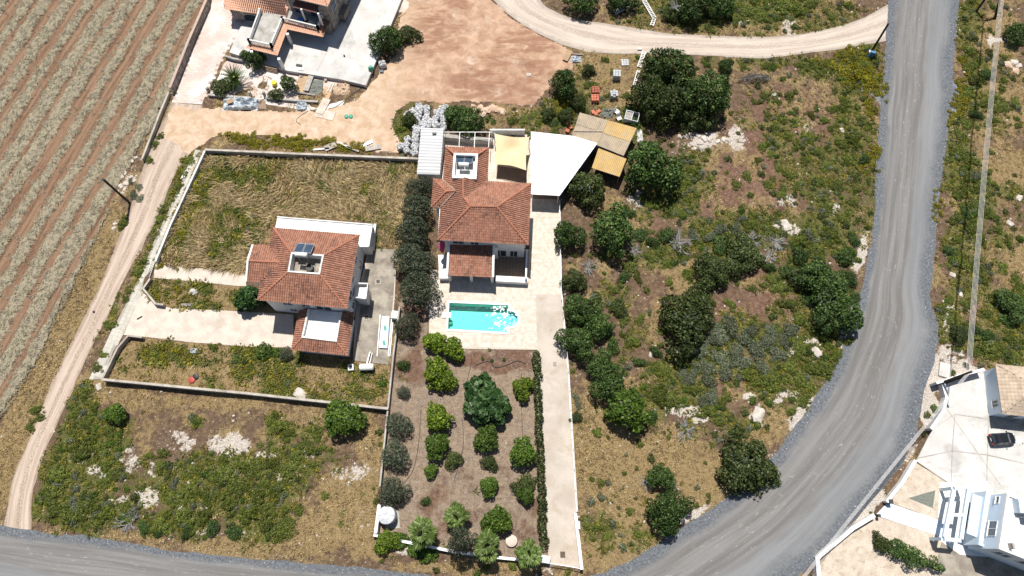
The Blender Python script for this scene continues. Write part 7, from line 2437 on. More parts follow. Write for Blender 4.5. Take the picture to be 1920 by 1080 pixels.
# tower
tse = v2(q2(1545, 395, YH)); td = (v2(q2(885, 262, PZ)) - v2(q2(1330, 372, PZ))).normalized(); tn_ = Vector((td.y, -td.x))
if tn_.y < 0: tn_ = -tn_
tw = [tse, tse + td * 7.0, tse + td * 7.0 + tn_ * 12, tse + tn_ * 12]
MB().prism(tw, 0.0, 7.0).build('wall', M['mortar'], sh_)
rubble(sh_, tw[1], tw[0], .7, 6.9, seed=2, holes=((3.4, 5.4, 3.2, 5.6), (0.6, 2.0, 3.2, 5.6)))
rubble(sh_, tw[0], tw[3], .7, 6.9, seed=3, holes=((1.2, 2.4, 4.0, 5.5), (4.0, 5.4, 3.4, 5.5)))
MB().prism(inset(tw, -.5), 7.0, 7.2, bottom=True).build('eaves', M['white'], sh_)
tc_ = sum(tw, Vector((0, 0))) / 4
tr_ = inset(tw, -.55); r1 = tw[0].lerp(tw[1], .5) + tn_ * 4; r2 = tw[0].lerp(tw[1], .5) + tn_ * 8
E = [Vector((p.x, p.y, 7.2)) for p in tr_]; R1, R2 = Vector((r1.x, r1.y, 9)), Vector((r2.x, r2.y, 9))
tiles([E[1], E[0], R1], E[1], E[0], sh_, M['tile_clean'], .34, .42, .06); tiles([E[0], E[3], R2, R1], E[0], E[3], sh_, M['tile_clean'], .34, .42, .06)
tiles([E[3], E[2], R2], E[3], E[2], sh_, M['tile_clean'], .34, .42, .06); tiles([E[2], E[1], R1, R2], E[2], E[1], sh_, M['tile_clean'], .34, .42, .06)
f0 = lambda s: tw[1] + (tw[0] - tw[1]).normalized() * s
f1 = lambda s: tw[0] + tn_ * s
dr_ = window(sh_, f0(3.5), f0(5.3), 3.3, 5.5, .09, M['shutter'], False)
window(sh_, f0(.7), f0(1.9), 3.3, 5.5, .09, M['shutter'], False)
window(sh_, f1(1.3), f1(2.3), 4.1, 5.4, .09, M['shutter']); window(sh_, f1(4.1), f1(5.3), 3.5, 5.4, .09, M['shutter'])
mb = MB(); a, b = f0(1.5), f0(5.6); ao = -tn_ * 1.3
mb.add([(a.x, a.y, 6.3), (b.x, b.y, 6.3), (b.x + ao.x, b.y + ao.y, 5.9), (a.x + ao.x, a.y + ao.y, 5.9)], [(0, 1, 2, 3)]); mb.build('awning', M['brownfascia'], sh_)
for s in (3.0, 5.9):
    p = f0(s) - tn_ * 1.3; MB().box((p.x, p.y, 4.6), (.28, .28, 2.7)).build('column', M['white'], sh_)
p = f1(3.0) + (-td) * .6
mb = MB(); mb.prism([f1(2.2), f1(4.6), f1(4.6) - td * 1.0, f1(2.2) - td * 1.0], .7, 2.2); mb.build('stone_bay', M['stone_wall'], sh_)
# lower storey under the balcony
lw = [v2(q2(1480, 540, YH)), v2(q2(1000, 430, PZ - .8)), v2(q2(1000, 300, PZ)), tw[0] + tn_ * .5]
MB().prism([tw[0] - tn_ * .9 - td * -.3, tw[0] + td * 6.5 - tn_ * .9, tw[0] + td * 6.5 + tn_ * .05, tw[0] + td * .3 + tn_ * .05], 0, PZ - .4).build('ground_storey', M['stone_wall'], sh_)
# clutter on the balcony and yard
def small_box(px, py, h, s, mat, name, label, cat, rz=0.0):
    p = P(px, py, h); return tag(MB().box((p.x, p.y, h + s[2] / 2), s, rz).build(name, M[mat]), label, cat)


small_box(565, 39.5, PZ - .1, (.9, .6, .5), 'blue', 'crate', 'bright blue crate on the stone house balcony', 'crate', -.3)
small_box(575, 42, PZ - .1, (.9, .5, .3), 'black', 'tool_box', 'dark tool box between the blue crate and the grey frame on the balcony', 'box', -.3)
small_box(583, 43, PZ - .1, (.6, .6, .4), 'plastic_grey', 'crate', 'grey crate at the end of the balcony clutter', 'crate', -.3)
small_box(589, 45, PZ - .1, (.5, .3, .5), 'metal', 'bucket_rack', 'small metal rack beside the balcony corner', 'rack', -.3)
for x, y, lab, m_ in ((561, 123, 'upper black tray on the white yard', 'black'), (564, 130, 'lower white tray on the white yard', 'white')):
    small_box(x, y, YH, (1.0, .4, .12), m_, 'tray', lab, 'tray', -.2)
drum(645, 103, .14, .3 + YH, 'bucket', 'small dark bucket alone on the white yard', 'bucket', M['black'])
drum(514, 57, .16, PZ + .3, 'bucket', 'white bucket on the grey porch roof', 'bucket', M['white'])
# steps, garden walls and paving of the stone house
stp = thing('garden_steps', 'brown brick steps from the garden up to the porch', 'steps', tuple(P(505, 128)))
for k in range(4):
    a, b = P(492 - k * 0.3, 131 - k * 2.6, .17 * (k + 1)), P(520 - k * .3, 138 - k * 2.6, .17 * (k + 1))
    d = (v2(b) - v2(a)).normalized(); nr = Vector((-d.y, d.x))
    MB().prism([v2(a), v2(b), v2(b) + nr * .9, v2(a) + nr * .9], -.02, .17 * (k + 1)).build('step', M['patio'], stp)
pk = sheet('brick_drive', PINK, 0.014, M['pink_joint'], wig=0.0)
paving('paver', G_['PINK'], (P(322, 192), P(378, 196)), (1.0, 0.5), 0.02, 0.016, M['pink_paving'], pk, rows=True, hgt=0.008)
gpx = pg("436,100 500,122 537,132 604,148 640,150 655,170 640,205 560,205 392,180 420,120")
gp = sheet('garden_paving', gpx, 0.008, M['pink_paving'], wig=0.2)
fw = wall('field_wall', 'long dark stone wall with pink coping between the field and the brick drive', [(392, -40), (386, 0), (352, 78), (318, 164)], 1.5, M['mortar'], .35, cap=M['coping'])
a, b = P(318, 164, 1.5), P(386, 0, 1.5)
rubble(fw, b, a, .05, 1.4, .6, 9) if False else None
ga = [P(392, -40, 1.5), P(386, 0, 1.5), P(352, 78, 1.5), P(318, 164, 1.5)]
for i in range(3):
    a, b = v2(ga[i]), v2(ga[i + 1]); d = (b - a).normalized(); o2 = Vector((-d.y, d.x)) * .176
    if o2.x < 0: o2 = -o2
    rubble(fw, a + o2, b + o2, .05, 1.4, .55, 9 + i)
    rubble(fw, b + o2, a + o2, .05, 1.4, .55, 19 + i)
wall('field_wall', 'plain low concrete wall continuing the stone wall along the field', [(316, 172), (300, 210), (266, 298)], .8, M['wallcap'], .25)
wall('garden_wall', 'low grey garden wall of the stone house beside the wrapped pallet', [(390, 177), (430, 180), (470, 183)], .5, M['concrete'], .28)
wall('garden_wall', 'low pale garden wall of the stone house beside the grey green bush', [(498, 183), (560, 188), (596, 190)], .5, M['concrete'], .28)
wall('garden_wall', 'short grey wall at the porch edge of the stone house', [(421, 104), (437, 109), (455, 112)], .7, M['concrete'], .25)
for x, y, lab in ((392, 172, 'leaning grey post at the west end of the garden wall'), (471, 180, 'grey gate post left of the garden steps'), (497, 180, 'grey gate post right of the garden steps')):
    small_box(x, y, 0, (.35, .35, 1.1), 'concrete', 'gate_post', lab, 'post')
sb = sheet('brown_steps', pg("478,186 498,188 499,205 478,203"), .03, M['patio'], wig=0)


def crumple(px, py, rx, ry, h, mat, name, label, cat, seed=0):
    g = P(px, py); ppm = FPX / (CAM_H * cT + g.y * sT)
    n = 22
    V, F = [], []
    for j in range(n + 1):
        for i in range(n + 1):
            u, v = i / n * 2 - 1, j / n * 2 - 1
            k = fbm(np.array([u * 2.2 + seed]), np.array([v * 2.2]), seed, 4)[0]
            e = max(0, 1 - (abs(u) ** 4 + abs(v) ** 4)) ** .5
            V.append((g.x + (u + .18 * (k - .5)) * rx / ppm, g.y + (v + .2 * (k - .5)) * ry / ppm, .03 + h * e * (0.35 + 1.1 * abs(k - .5) * 2 + .12 * random.random())))
    F = [(j * (n + 1) + i, j * (n + 1) + i + 1, (j + 1) * (n + 1) + i + 1, (j + 1) * (n + 1) + i) for j in range(n) for i in range(n)]
    mb = MB(); mb.add(V, F)
    return tag(mb.build(name, M[mat]), label, cat)


crumple(452, 196, 33, 13, 1.1, 'sheeting', 'plastic_sheeting', 'pallets covered with crumpled clear sheeting outside the garden wall', 'sheeting', 3)
crumple(566, 200, 10, 9, .8, 'sheeting', 'plastic_sheeting', 'small crumpled clear bundle below the pale garden wall', 'sheeting', 5)
small_box(431, 190, .9, (1.0, .8, .1), 'wood', 'cardboard_sheet', 'tan board on the clear sheeting', 'board', .4)


def board(px, py, L, W, rz, label, mat='wood', z=.06, t=.05, name='board', cat='board'):
    g = P(px, py); return tag(MB().box((g.x, g.y, z), (L, W, t), rz).build(name, M[mat]), label, cat)


board(567, 158, 1.6, 3.6, -.12, 'broad tan board leaning in the stone house garden', 'wood', .25)
board(580, 158, .9, 3.2, -.2, 'grey white panel beside the broad tan board', 'greywood', .35, .3)
board(572, 177, 3.6, .3, -.2, 'stack of grey planks below the tan board', 'greywood', .2, .3)
board(612, 178, 1.4, 3.0, -.2, 'tan plywood sheet by the sand heap', 'wood', .10)
board(606, 200, 1.3, 3.0, -.35, 'pale plywood sheet at the corner of the garden', 'stamped', .14)
board(610, 215, 3.0, 1.6, -.25, 'cream board lying lowest on the sandy yard', 'stamped', .07)
ld = thing('ladder', 'white ladder lying beside the plywood sheets', 'ladder', tuple(P(620, 165)))
a, b = P(624, 156, .2), P(616, 172, .2)
d = (v2(b) - v2(a)).normalized(); nr = Vector((-d.y, d.x, )) * .22
for s in (-1, 1):
    mb = MB(); mb.bar((a.x + nr.x * s, a.y + nr.y * s, .2), (b.x + nr.x * s, b.y + nr.y * s, .2), .08); mb.build('stile', M['white'], ld)
for k in range(6):
    p = v2(a).lerp(v2(b), (k + .5) / 6); mb = MB(); mb.bar((p.x - nr.x, p.y - nr.y, .2), (p.x + nr.x, p.y + nr.y, .2), .06); mb.build('rung', M['white'], ld)
crumple(640, 168, 15, 14, .5, 'dirt', 'sand_heap', 'low heap of orange sand below the raised yard', 'heap', 8)
crumple(592, 165, 14, 18, .35, 'gravel_grey', 'gravel_heap', 'low grey gravel heap between the boards', 'heap', 9)
hose([(682, 162), (660, 178), (630, 200), (616, 204)], 'black hose curling from the raised yard to the boards', .05)
hose([(578, 208), (560, 220), (556, 228), (564, 234)], 'black hose end curling on the sand', .05)
crumple(567, 146, 5, 4, .4, 'blue', 'tarpaulin', 'crumpled blue tarpaulin below the raised yard', 'tarpaulin', 12)
drum(513, 154, .42, .7, 'tub', 'bright yellow plastic tub in the stone house garden', 'tub', M['yellow'])
drum(594, 139, .22, .5, 'bucket', 'black bucket nearest the raised yard edge', 'bucket', M['black'])
drum(634, 159, .2, .45, 'bucket', 'small black bucket by the sand heap', 'bucket', M['black'])
drum(610, 149, .25, .4, 'tub', 'pink tub under the raised yard edge', 'tub', M['coping'])
mb = MB(); g = P(654, 219)
for s in (-.35, .35): mb.lathe((g.x + s, g.y, 0), [(.3, 0), (.34, .18), (.2, .22)], 12)
tag(mb.build('wheelbarrow_wheels', M['green_pl']), 'pair of dark green wheels on the sandy yard', 'wheels')
# big bag, mixer
b = P(717, 121, .5); t = thing('bulk_sack', 'single blue and white bulk sack beside the evergreen of the white yard', 'sack', (b.x, b.y, 0), .3); t.scale = (1.15,) * 3
link_mesh('bag', BAG[0], t); link_mesh('lifting_loop', LOOPS, t)
small_box(716, 135, 0, (.6, .5, .3), 'slate_metal', 'crate', 'small slate blue box below the single bulk sack', 'box')
mx_ = thing('concrete_mixer', 'green concrete mixer at the corner of the white yard', 'mixer', tuple(P(697, 138)))
g = P(697, 138)
MB().lathe((g.x, g.y + .3, .9), [(.2, -.35), (.42, -.1), (.42, .2), (.25, .5)], 12).build('drum', M['green_pl'], mx_)
mb = MB()
for s in (-1, 1): mb.bar((g.x + .5 * s, g.y + .3, 0), (g.x, g.y + .3, .9), .07)
mb.bar((g.x - .5, g.y - .5, 0), (g.x, g.y + .3, .8), .07); mb.build('frame', M['dark_metal'], mx_)
MB().lathe((g.x + .2, g.y - .5, 0), [(.25, 0), (.25, .12)], 10).build('wheel', M['tyre'], mx_)
# debris along the back wall of the dry lot
for x, y, L, W, rz, m_, lab in ((620, 276, 1.9, 1.0, .5, 'greywood', 'grey pallet board on the rubble behind the dry lot wall'), (600, 281, 3.0, .3, .1, 'white_dirty', 'white plank on the rubble behind the dry lot wall'), (690, 270, 1.6, .5, .5, 'metal', 'grey metal tray in the rubble heap'), (700, 278, 2.4, .9, .2, 'greywood', 'grey slatted frame at the right of the rubble heap'),
                                (648, 274, 2.5, .3, -.5, 'white_dirty', 'pale batten slanting over the rubble'), (662, 281, 2.2, .3, -.4, 'greywood', 'grey batten right of the pale one in the rubble')):
    board(x, y, L, W, rz, lab, m_, .2, .15)
board(755, 28, 1.6, .25, .7, 'pale plank on the soil beside the white yard', 'wood', .1)
g = P(748, 12)
sheet('pale_slab', pg("752,-30 768,-30 766,22 744,24"), .03, M['stamped'], wig=.2)

# ================================================================== pallets, bricks, frames on the rough strip
def block_stack(px, py, rz, lab, tall=1.0, group=None, mat='block'):
    g = P(px, py, tall)
    t = thing('block_pallet', lab, 'pallet', (g.x, g.y, 0), rz, group)
    R = Matrix.Translation((g.x, g.y, 0)) @ Matrix.Rotation(rz, 4, 'Z')
    mb = MB()
    for k in range(3): mb.box(R @ Vector((0, (k - 1) * .5, .06)), (1.25, .1, .12), rz)
    mb.build('pallet', M['greywood'], t)
    nz = max(1, int(tall / .25))
    me = None
    for iz in range(nz):
        for i in range(3):
            for j in range(4):
                if iz == nz - 1 and random.random() < .12: continue
                if iz < nz - 1 and 0 < i < 2 and 0 < j < 3: continue
                m_ = MB(); m_.box((0, 0, 0), (.36, .26, .22), 0)
                if me is None: me = m_.mesh('block', M[mat])
                o = link_mesh('block', me, t); o.location = ((i - 1) * .42, (j - 1.5) * .31, .25 + iz * .25)
    return t


block_stack(1172, 117, .05, 'low pallet of grey blocks nearest the gravel track', .3)
block_stack(1157, 137, -.05, 'tall pallet of grey blocks below the low one', 1.3)
block_stack(1152, 173, .05, 'tall pallet of grey blocks nearest the tan shed', 1.2)
for i, (x, y, lab, tl) in enumerate(((1117, 168, 'red hollow brick stack furthest from the shed', 1.0), (1116, 182, 'red hollow brick stack in the middle of the row', .9))):
    block_stack(x, y, 0.03, lab, tl, 'red brick stacks', 'brick')
for x, y, lab in ((1118, 215, 'small heap of red bricks at the shed corner'), (1066, 246, 'red bricks in the grass at the left of the carport rubble')):
    pass
bh = """1112,212 1117,216 1122,211|1071,220 1066,233 1070,240 1064,247"""
for k, w in enumerate(bh.split('|')):
    for q in w.split():
        x, y = map(float, q.split(','))
        g = P(x, y); o = MB().box((0, 0, 0), (.62, .5, .4)).build('brick_bundle', M['brick'])
        o.location = (g.x, g.y, .25); o.rotation_euler = (random.uniform(-.2, .2), random.uniform(-.2, .2), random.uniform(0, 3))
        tag(o, ('left', 'middle', 'right')[sorted(w.split()).index(q) if k == 0 else 0] + ' loose red brick bundle above the tan shed' if k == 0 else ('first', 'second', 'third', 'fourth')[w.split().index(q)] + ' loose red brick bundle from the top in the weeds left of the tan shed', 'bricks', 'loose red brick bundles ' + ('above the tan shed' if k == 0 else 'left of the tan shed'))


def lattice(pa, pb, w, lab, name='lattice_frame', n=10, z=.25, cat='frame'):
    a, b = P(*pa, z), P(*pb, z)
    t = thing(name, lab, cat, (a.x, a.y, 0))
    d = (v2(b) - v2(a)).normalized(); nr = Vector((-d.y, d.x)) * w / 2
    for s in (-1, 1):
        mb = MB(); mb.bar((a.x + nr.x * s, a.y + nr.y * s, z), (b.x + nr.x * s, b.y + nr.y * s, z), .14); mb.build('stile', M['white_dirty'], t)
    for k in range(n):
        p = v2(a).lerp(v2(b), (k + .5) / n); mb = MB(); mb.bar((p.x - nr.x, p.y - nr.y, z), (p.x + nr.x, p.y + nr.y, z), .13); mb.build('rung', M['white_dirty'], t)
    return t


lattice((1208, 97), (1198, 126), .55, 'white ladder frame standing between track and big clump', n=10)
lattice((1197, 132), (1189, 160), .35, 'faint white ladder frame beside the dark tree', n=8)
lattice((1207, 0), (1227, 34), .6, 'long white metal frame beyond the gravel track', n=12)
lattice((1227, 34), (1222, 48), .5, 'short white metal frame joined to the long one', n=4)
lattice((1166, 2), (1178, 14), 1.4, 'pale slatted frame beside the dark trees beyond the track', n=6)
lattice((1152, 24), (1168, 16), .7, 'white frame lying left of the slatted one', n=5)
small_box(1199, 93, 0, (.7, .35, .3), 'white', 'stone_block', 'white block beside the gravel track at the ladder frame', 'block')
board(1064, 106, .9, 2.2, -.45, 'pale plank leaning at the edge of the orange fill', 'wood', .3)
board(1083, 103, 1.9, .2, -.1, 'grey batten beside the pale plank', 'greywood', .2)
crumple(1080, 112, 10, 7, .5, 'sheeting', 'rubble_heap', 'white rubble heap beside the pale plank', 'heap', 15)
crumple(1138, 213, 12, 11, .5, 'gravel_grey', 'gravel_heap', 'pale gravel heap above the tan shed', 'heap', 16)
crumple(1199, 255, 6, 14, .5, 'white_dirty', 'rubble_heap', 'white rubble along the end of the tan shed', 'heap', 17)
for x, y, rz, lab in ((1156, 212, .9, 'upper white plastic chair above the tan shed'), (1160, 224, .4, 'lower white plastic chair above the tan shed')):
    g = P(x, y); t = thing('plastic_chair', lab, 'chair', (g.x, g.y, 0), rz)
    R = Matrix.Translation((g.x, g.y, 0)) @ Matrix.Rotation(rz, 4, 'Z')
    mb = MB()
    for k in range(4): mb.box(R @ Vector((-.3 + .2 * k, 0, .45)), (.12, .8, .04), rz)
    mb.build('seat', M['white'], t)
    mb = MB()
    for k in range(4): mb.box(R @ Vector((-.3 + .2 * k, .45, .8)), (.12, .05, .7), rz)
    mb.build('backrest', M['white'], t)
    for sx in (-1, 1):
        for sy in (-1, 1): MB().box(R @ Vector((sx * .33, sy * .35, .22)), (.06, .06, .44), rz).build('leg', M['white'], t)
g = P(1183, 225); t = thing('steel_bin', 'grey box bed with a dark open half behind the tan shed', 'bin', (g.x, g.y, 0), -.27)
R = Matrix.Translation((g.x, g.y, 0)) @ Matrix.Rotation(-.27, 4, 'Z')
mb = MB()
for c_, s_ in (((0, -.8, .6), (2.2, .1, 1.2)), ((0, .8, .6), (2.2, .1, 1.2)), ((-1.05, 0, .6), (.1, 1.5, 1.2)), ((1.05, 0, .6), (.1, 1.5, 1.2)), ((0.05, 0, .6), (.1, 1.5, 1.2))): mb.box(R @ Vector(c_), s_, -.27)
mb.build('side', M['plastic_grey'], t)
MB().box(R @ Vector((-.5, 0, 1.0)), (.98, 1.48, .05), -.27).build('cover', M['concrete'], t)
MB().box(R @ Vector((.55, 0, .12)), (.9, 1.48, .05), -.27).build('floor', M['black'], t)

# ================================================================== left house yard things
def hcyl(a, b, r, name, label, cat, mat='tank'):
    t = thing(name, label, cat, tuple(P(*a)))
    A, B_ = P(*a, r + .25), P(*b, r + .25)
    A.z = B_.z = r + .3
    mb = MB(); mb.tube([A, A.lerp(B_, .06), A.lerp(B_, .94), B_], [r * .7, r, r, r * .7], 14); mb.build('cylinder', M[mat], t)
    mb = MB()
    for k in (.2, .8):
        p = A.lerp(B_, k); mb.box((p.x, p.y, .15), (.1, r * 1.6, .32))
    mb.build('saddle', M['dark_metal'], t)
    return t, A, B_


t, A, B_ = hcyl((674, 689), (701, 688), .48, 'boiler_tank', 'white horizontal tank with two legs in the dry grass below the back yard', 'tank')
mb = MB()
for k, e in ((.5, (694, 660)), (.68, (698, 662))):
    mb.bar(A.lerp(B_, k) + Vector((0, 0, .35)), P(*e, .3), .16 if k < .6 else .1)
mb.build('pipe', M['white'], t)
ac = thing('outdoor_unit', 'dark and white air conditioning unit beside the horizontal white tank', 'air conditioner', tuple(P(660, 691)))
g = P(660, 691)
MB().box((g.x, g.y, .42), (.75, .85, .8), .1).build('case', M['white'], ac)
MB().lathe((g.x - .05, g.y, .824), [(.28, 0), (.28, .02)], 14).build('fan_grille', M['black'], ac)
small_box(742, 594, 0, (.9, 1.1, 1.1), 'white', 'gas_cabinet', 'white cabinet between the olive and the dividing wall', 'cabinet', -.1)
gl_ = thing('shower_panel', 'long pale glass panel on rails lying in the concrete back yard', 'panel', tuple(P(722, 625)))
a = [P(717, 594), P(731, 594), P(727, 654), P(711, 653)]
mb = MB(); mb.prism([v2(p) for p in a], .25, .32, bottom=True); mb.build('sheet', M['bluewhite'], gl_)
for x0, x1 in ((713, 707), (735, 728), (738, 731)):
    mb = MB(); mb.bar(P(x0, 590, .2), P(x1, 668, .2), .07); mb.build('rail', M['metal'], gl_)
for k, (x, y) in enumerate(((722, 615), (720, 643))):
    pnt = P(x, y, .34); MB().box((pnt.x, pnt.y, .345), (.35, .7, .02), .3).build('green_mark', M['green_pl'], gl_)
for x, y, r, m_, lab in ((359, 712, .45, 'red_pl', 'round red disc in the dry grass of the front left lot'), (366, 706, .4, 'black', 'black tyre beside the red disc')):
    drum(x, y, r, .25, 'round_disc' if m_ == 'red_pl' else 'tyre', lab, 'disc' if m_ == 'red_pl' else 'tyre', M[m_])
crumple(363, 547, 8, 6, .3, 'sheeting', 'plastic_bag', 'white plastic bag in the narrow garden', 'bag', 21)
crumple(364, 658, 7, 5, .3, 'sheeting', 'plastic_bag', 'pale plastic bag in the front left lot', 'bag', 22)
for k, (x, y) in enumerate(((343, 328), (346, 326), (350, 324))):
    a = P(x - 4, y + 8, .08); b = P(x + 3, y - 7, .08)
    mb = MB(); mb.bar(a, b, .12, .1); tag(mb.build('slat', M['white_dirty']), ('left', 'middle', 'right')[k] + ' pale slat lying on the pavers near the manhole', 'slat', 'pale slats on the pavers')
board(262, 596, .8, .2, .6, 'small dark piece of wood on the cream drive', 'black', .06)
crumple(350, 572, 10, 3, .25, 'concrete', 'rubble_heap', 'broken concrete at the edge of the narrow garden', 'heap', 24)
drum(175, 584, .15, .2, 'can', 'small dark can lying on the dirt track', 'can', M['black'])

# ================================================================== power line poles
def pole(base, top_px, h, lab, r=.16):
    b = P(*base); tp = P(*top_px, h)
    t = thing('wooden_pole', lab, 'pole', (b.x, b.y, 0))
    MB().tube([Vector((b.x, b.y, -.2)), Vector((b.x, b.y, 0)).lerp(tp, .5), tp], [r * 1.25, r * 1.1, r], 10).build('shaft', M['wood_pole'], t)
    return t, tp


t, tp_ = pole((244, 381), (193, 336), 7.0, 'leaning dark wooden pole between the mown field and the track')
MB().box((tp_.x, tp_.y, 6.9), (.5, .2, .2)).build('pole_cap', M['dark_metal'], t)
t, tp2 = pole((1632, 100), (1666, 44), 6.0, 'dark wooden pole with a blue box beside the road junction')
b = P(1630, 104); MB().box((b.x, b.y - .35, .75), (.7, .4, 1.2), -.3).build('meter_box', M['shutter'], t)
MB().box((b.x + .1, b.y + .35, .3), (.7, .5, .6), -.3).build('pole_foot', M['plastic_grey'], t)
t, tpA = pole((1757, 721), (1822, 697), 7.2, 'wooden pole carrying the wires above the curved wall')
APX = P(1889, -60, 8.0)
af = thing('pole_frame', 'dark wooden two legged pole at the top right carrying the wires', 'pole', tuple(P(1849, 28)))
for bs_ in ((1830, 22), (1866, 36)):
    b = P(*bs_); MB().tube([Vector((b.x, b.y, -.2)), APX], [.2, .15], 10).build('leg', M['wood_pole'], af)
a, b = P(1830, 22), P(1866, 36)
a.z = b.z = 0
mb = MB(); mb.bar(a.lerp(APX, .45), b.lerp(APX, .45), .18); mb.build('brace', M['wood_pole'], af)
pl = thing('power_line', 'bundle of five pale wires strung along the right side', 'power line', (tpA.x, tpA.y, 0))
END = P(1400, 1224, 7.2)


def wire(a, b, sag):
    pts = []
    for k in range(25):
        u = k / 24; p = a.lerp(b, u); p.z -= sag * 4 * u * (1 - u); pts.append(p)
    return pts


for k in range(5):
    a = Vector((APX.x, APX.y, 7.9 - .3 * k)); m_ = Vector((tpA.x, tpA.y, 7.1 - .28 * k)); e = Vector((END.x, END.y, 7.1 - .28 * k))
    for p0, p1, sg in ((a, m_, .5), (m_, e, .4)):
        MB().tube(wire(p0, p1, sg), .020, 4, caps=False).build('wire', M['wire'], pl)
for yy in (162, 258, 472, 620):
    pass
for u in (.20, .42, .66, .90):
    p0, p1 = Vector((APX.x, APX.y, 7.9)), Vector((tpA.x, tpA.y, 7.1))
    q = wire(p0, p1, .5)[int(u * 24)]
    MB().box((q.x, q.y, q.z - .55), (.07, .07, 1.3)).build('spacer', M['white'], pl)
for k in range(5):
    MB().tube([Vector((tpA.x - .12, tpA.y, 7.1 - .28 * k)), Vector((tpA.x + .12, tpA.y, 7.1 - .28 * k))], .09, 8).build('insulator', M['white'], pl)

# ================================================================== right: concrete yard, tan roofed house, car
ry_ = sheet('right_yard', RYARD, .012, M['concrete'], wig=0)
bays = [pg("1768,722 1845,694 1852,785 1790,776 1747,806 1771,772"), pg("1747,806 1789,778 1784,845 1722,858"), pg("1791,778 1852,787 1850,852 1786,845"), pg("1854,802 1990,812 1990,880 1918,868 1852,852"), pg("1722,860 1784,847 1782,907 1718,864"), pg("1786,847 1850,854 1848,920 1784,908"), pg("1852,855 1918,870 1990,884 1990,968 1920,958 1850,921")]
for bq in bays:
    MB().prism([v2(P(*p)) for p in bq], 0, .035).build('concrete_bay', M['pale_concrete'], ry_)
mb = MB(); mb.bar(P(1776, 768, .042), P(1886, 924, .042), .10, .012); mb.build('cable_channel', M['concrete'], ry_)
wall('yard_wall', 'straight wall with dark top bar along the back of the concrete yard', [(1756, 718), (1800, 704), (1846, 692)], 1.7, M['white_dirty'], .3, cap=M['white'])
wall('yard_wall', 'curved white wall beside the road at the concrete yard', [(1768, 716), (1776, 744), (1770, 768), (1756, 790), (1746, 804)], 1.2, M['white_dirty'], .4, cap=M['white'])
wall('yard_wall', 'curving wall between the road and the sandy bed', [(1717, 863), (1692, 905), (1663, 941)], 1.0, M['white_dirty'], .35, cap=M['white'])
wall('yard_wall', 'angled white wall at the corner of the dry front yard', [(1640, 966), (1600, 990), (1533, 1046), (1536, 1085)], 1.0, M['white_dirty'], .45, cap=M['white'])
small_box(1770, 695, 0, (1.6, 2.0, .35), 'pale_concrete', 'concrete_footing', 'pale concrete footing outside the back wall of the yard', 'footing', -.3)
sheet('sandy_bed', RBED, .010, M['sandbed'], wig=.1)
sheet('gravel_triangle', pg("1703,934 1754,919 1749,953"), .016, M['gravel_grey'], wig=.05)
sheet('ramp', RPATH, .05, M['bluewhite'], wig=0)
sheet('dry_yard', RLOT, .006, M['sandbed'], wig=.1)
sheet('rear_patio', RPATIO, .012, M['old_concrete'], wig=0)


def qr(x, y, h): return P(1720 + x / 4.5, 640 + y / 4.5, h)


RH = 3.1
rr0 = qr(860, 400, 0)
rh = thing('tan_roof_house', 'house with tan tiled hip roof and bluish white wall at the right edge', 'house', (rr0.x, rr0.y, 0))
e0, e1 = qr(658, 192, RH), qr(714, 612, RH)
rid0, rid1 = qr(838, 238, RH + 1.6), qr(866, 468, RH + 1.6)
e2 = e1 + (e1 - e0).cross(Vector((0, 0, 1))).normalized() * -9 if False else None
ed_ = (v2(e1) - v2(e0)).normalized(); en_ = Vector((-ed_.y, ed_.x))
if en_.x < 0: en_ = -en_
E1 = Vector((e1.x + en_.x * 9, e1.y + en_.y * 9, RH)); E0 = Vector((e0.x + en_.x * 9, e0.y + en_.y * 9, RH))
L_ = (v2(e1) - v2(e0)).length; hw = 4.5
R0 = v2(e0) + en_ * 3.4 + ed_ * 2.6; R1 = v2(e1) + en_ * 3.0 - ed_ * 2.9
R0, R1 = Vector((R0.x, R0.y, RH + 1.5)), Vector((R1.x, R1.y, RH + 1.5))
tiles([e0, e1, R1, R0], e0, e1, rh, M['tanroof'], .5, .42, .03, bed=M['tanroof'])
tiles([e1, E1, R1], e1, E1, rh, M['tanroof'], .5, .42, .03, bed=M['tanroof'])
tiles([E1, E0, R0, R1], E1, E0, rh, M['tanroof'], .5, .42, .03, bed=M['tanroof'])
tiles([E0, e0, R0], E0, e0, rh, M['tanroof'], .5, .42, .03, bed=M['tanroof'])
for a, b in ((e0, R0), (e1, R1), (R0, R1)): ridge(a, b, rh, .1, M['tanroof'])
rb = inset([v2(e0), v2(e1), v2(E1), v2(E0)], .3)
MB().prism(rb, -.05, RH - .03).build('wall', M['bluewhite'], rh)
MB().prism([v2(p) for p in (e0, e1, E1, E0)], RH - .13, RH - .05, bottom=True).build('eaves', M['white'], rh)
wv = (rb[1] - rb[0])
window(rh, rb[0] + wv * .70, rb[0] + wv * .86, 1.1, 2.2)
for s in (.2, .5): window(rh, rb[1].lerp(rb[2], s), rb[1].lerp(rb[2], s + .15), .1, 2.2, sill=False)
mb = MB(); g = qr(880, 650, 0); mb.box((g.x + 1.2, g.y - .5, .9), (.3, 8, 1.8), .1); mb.build('side_wall', M['white_dirty'], rh)


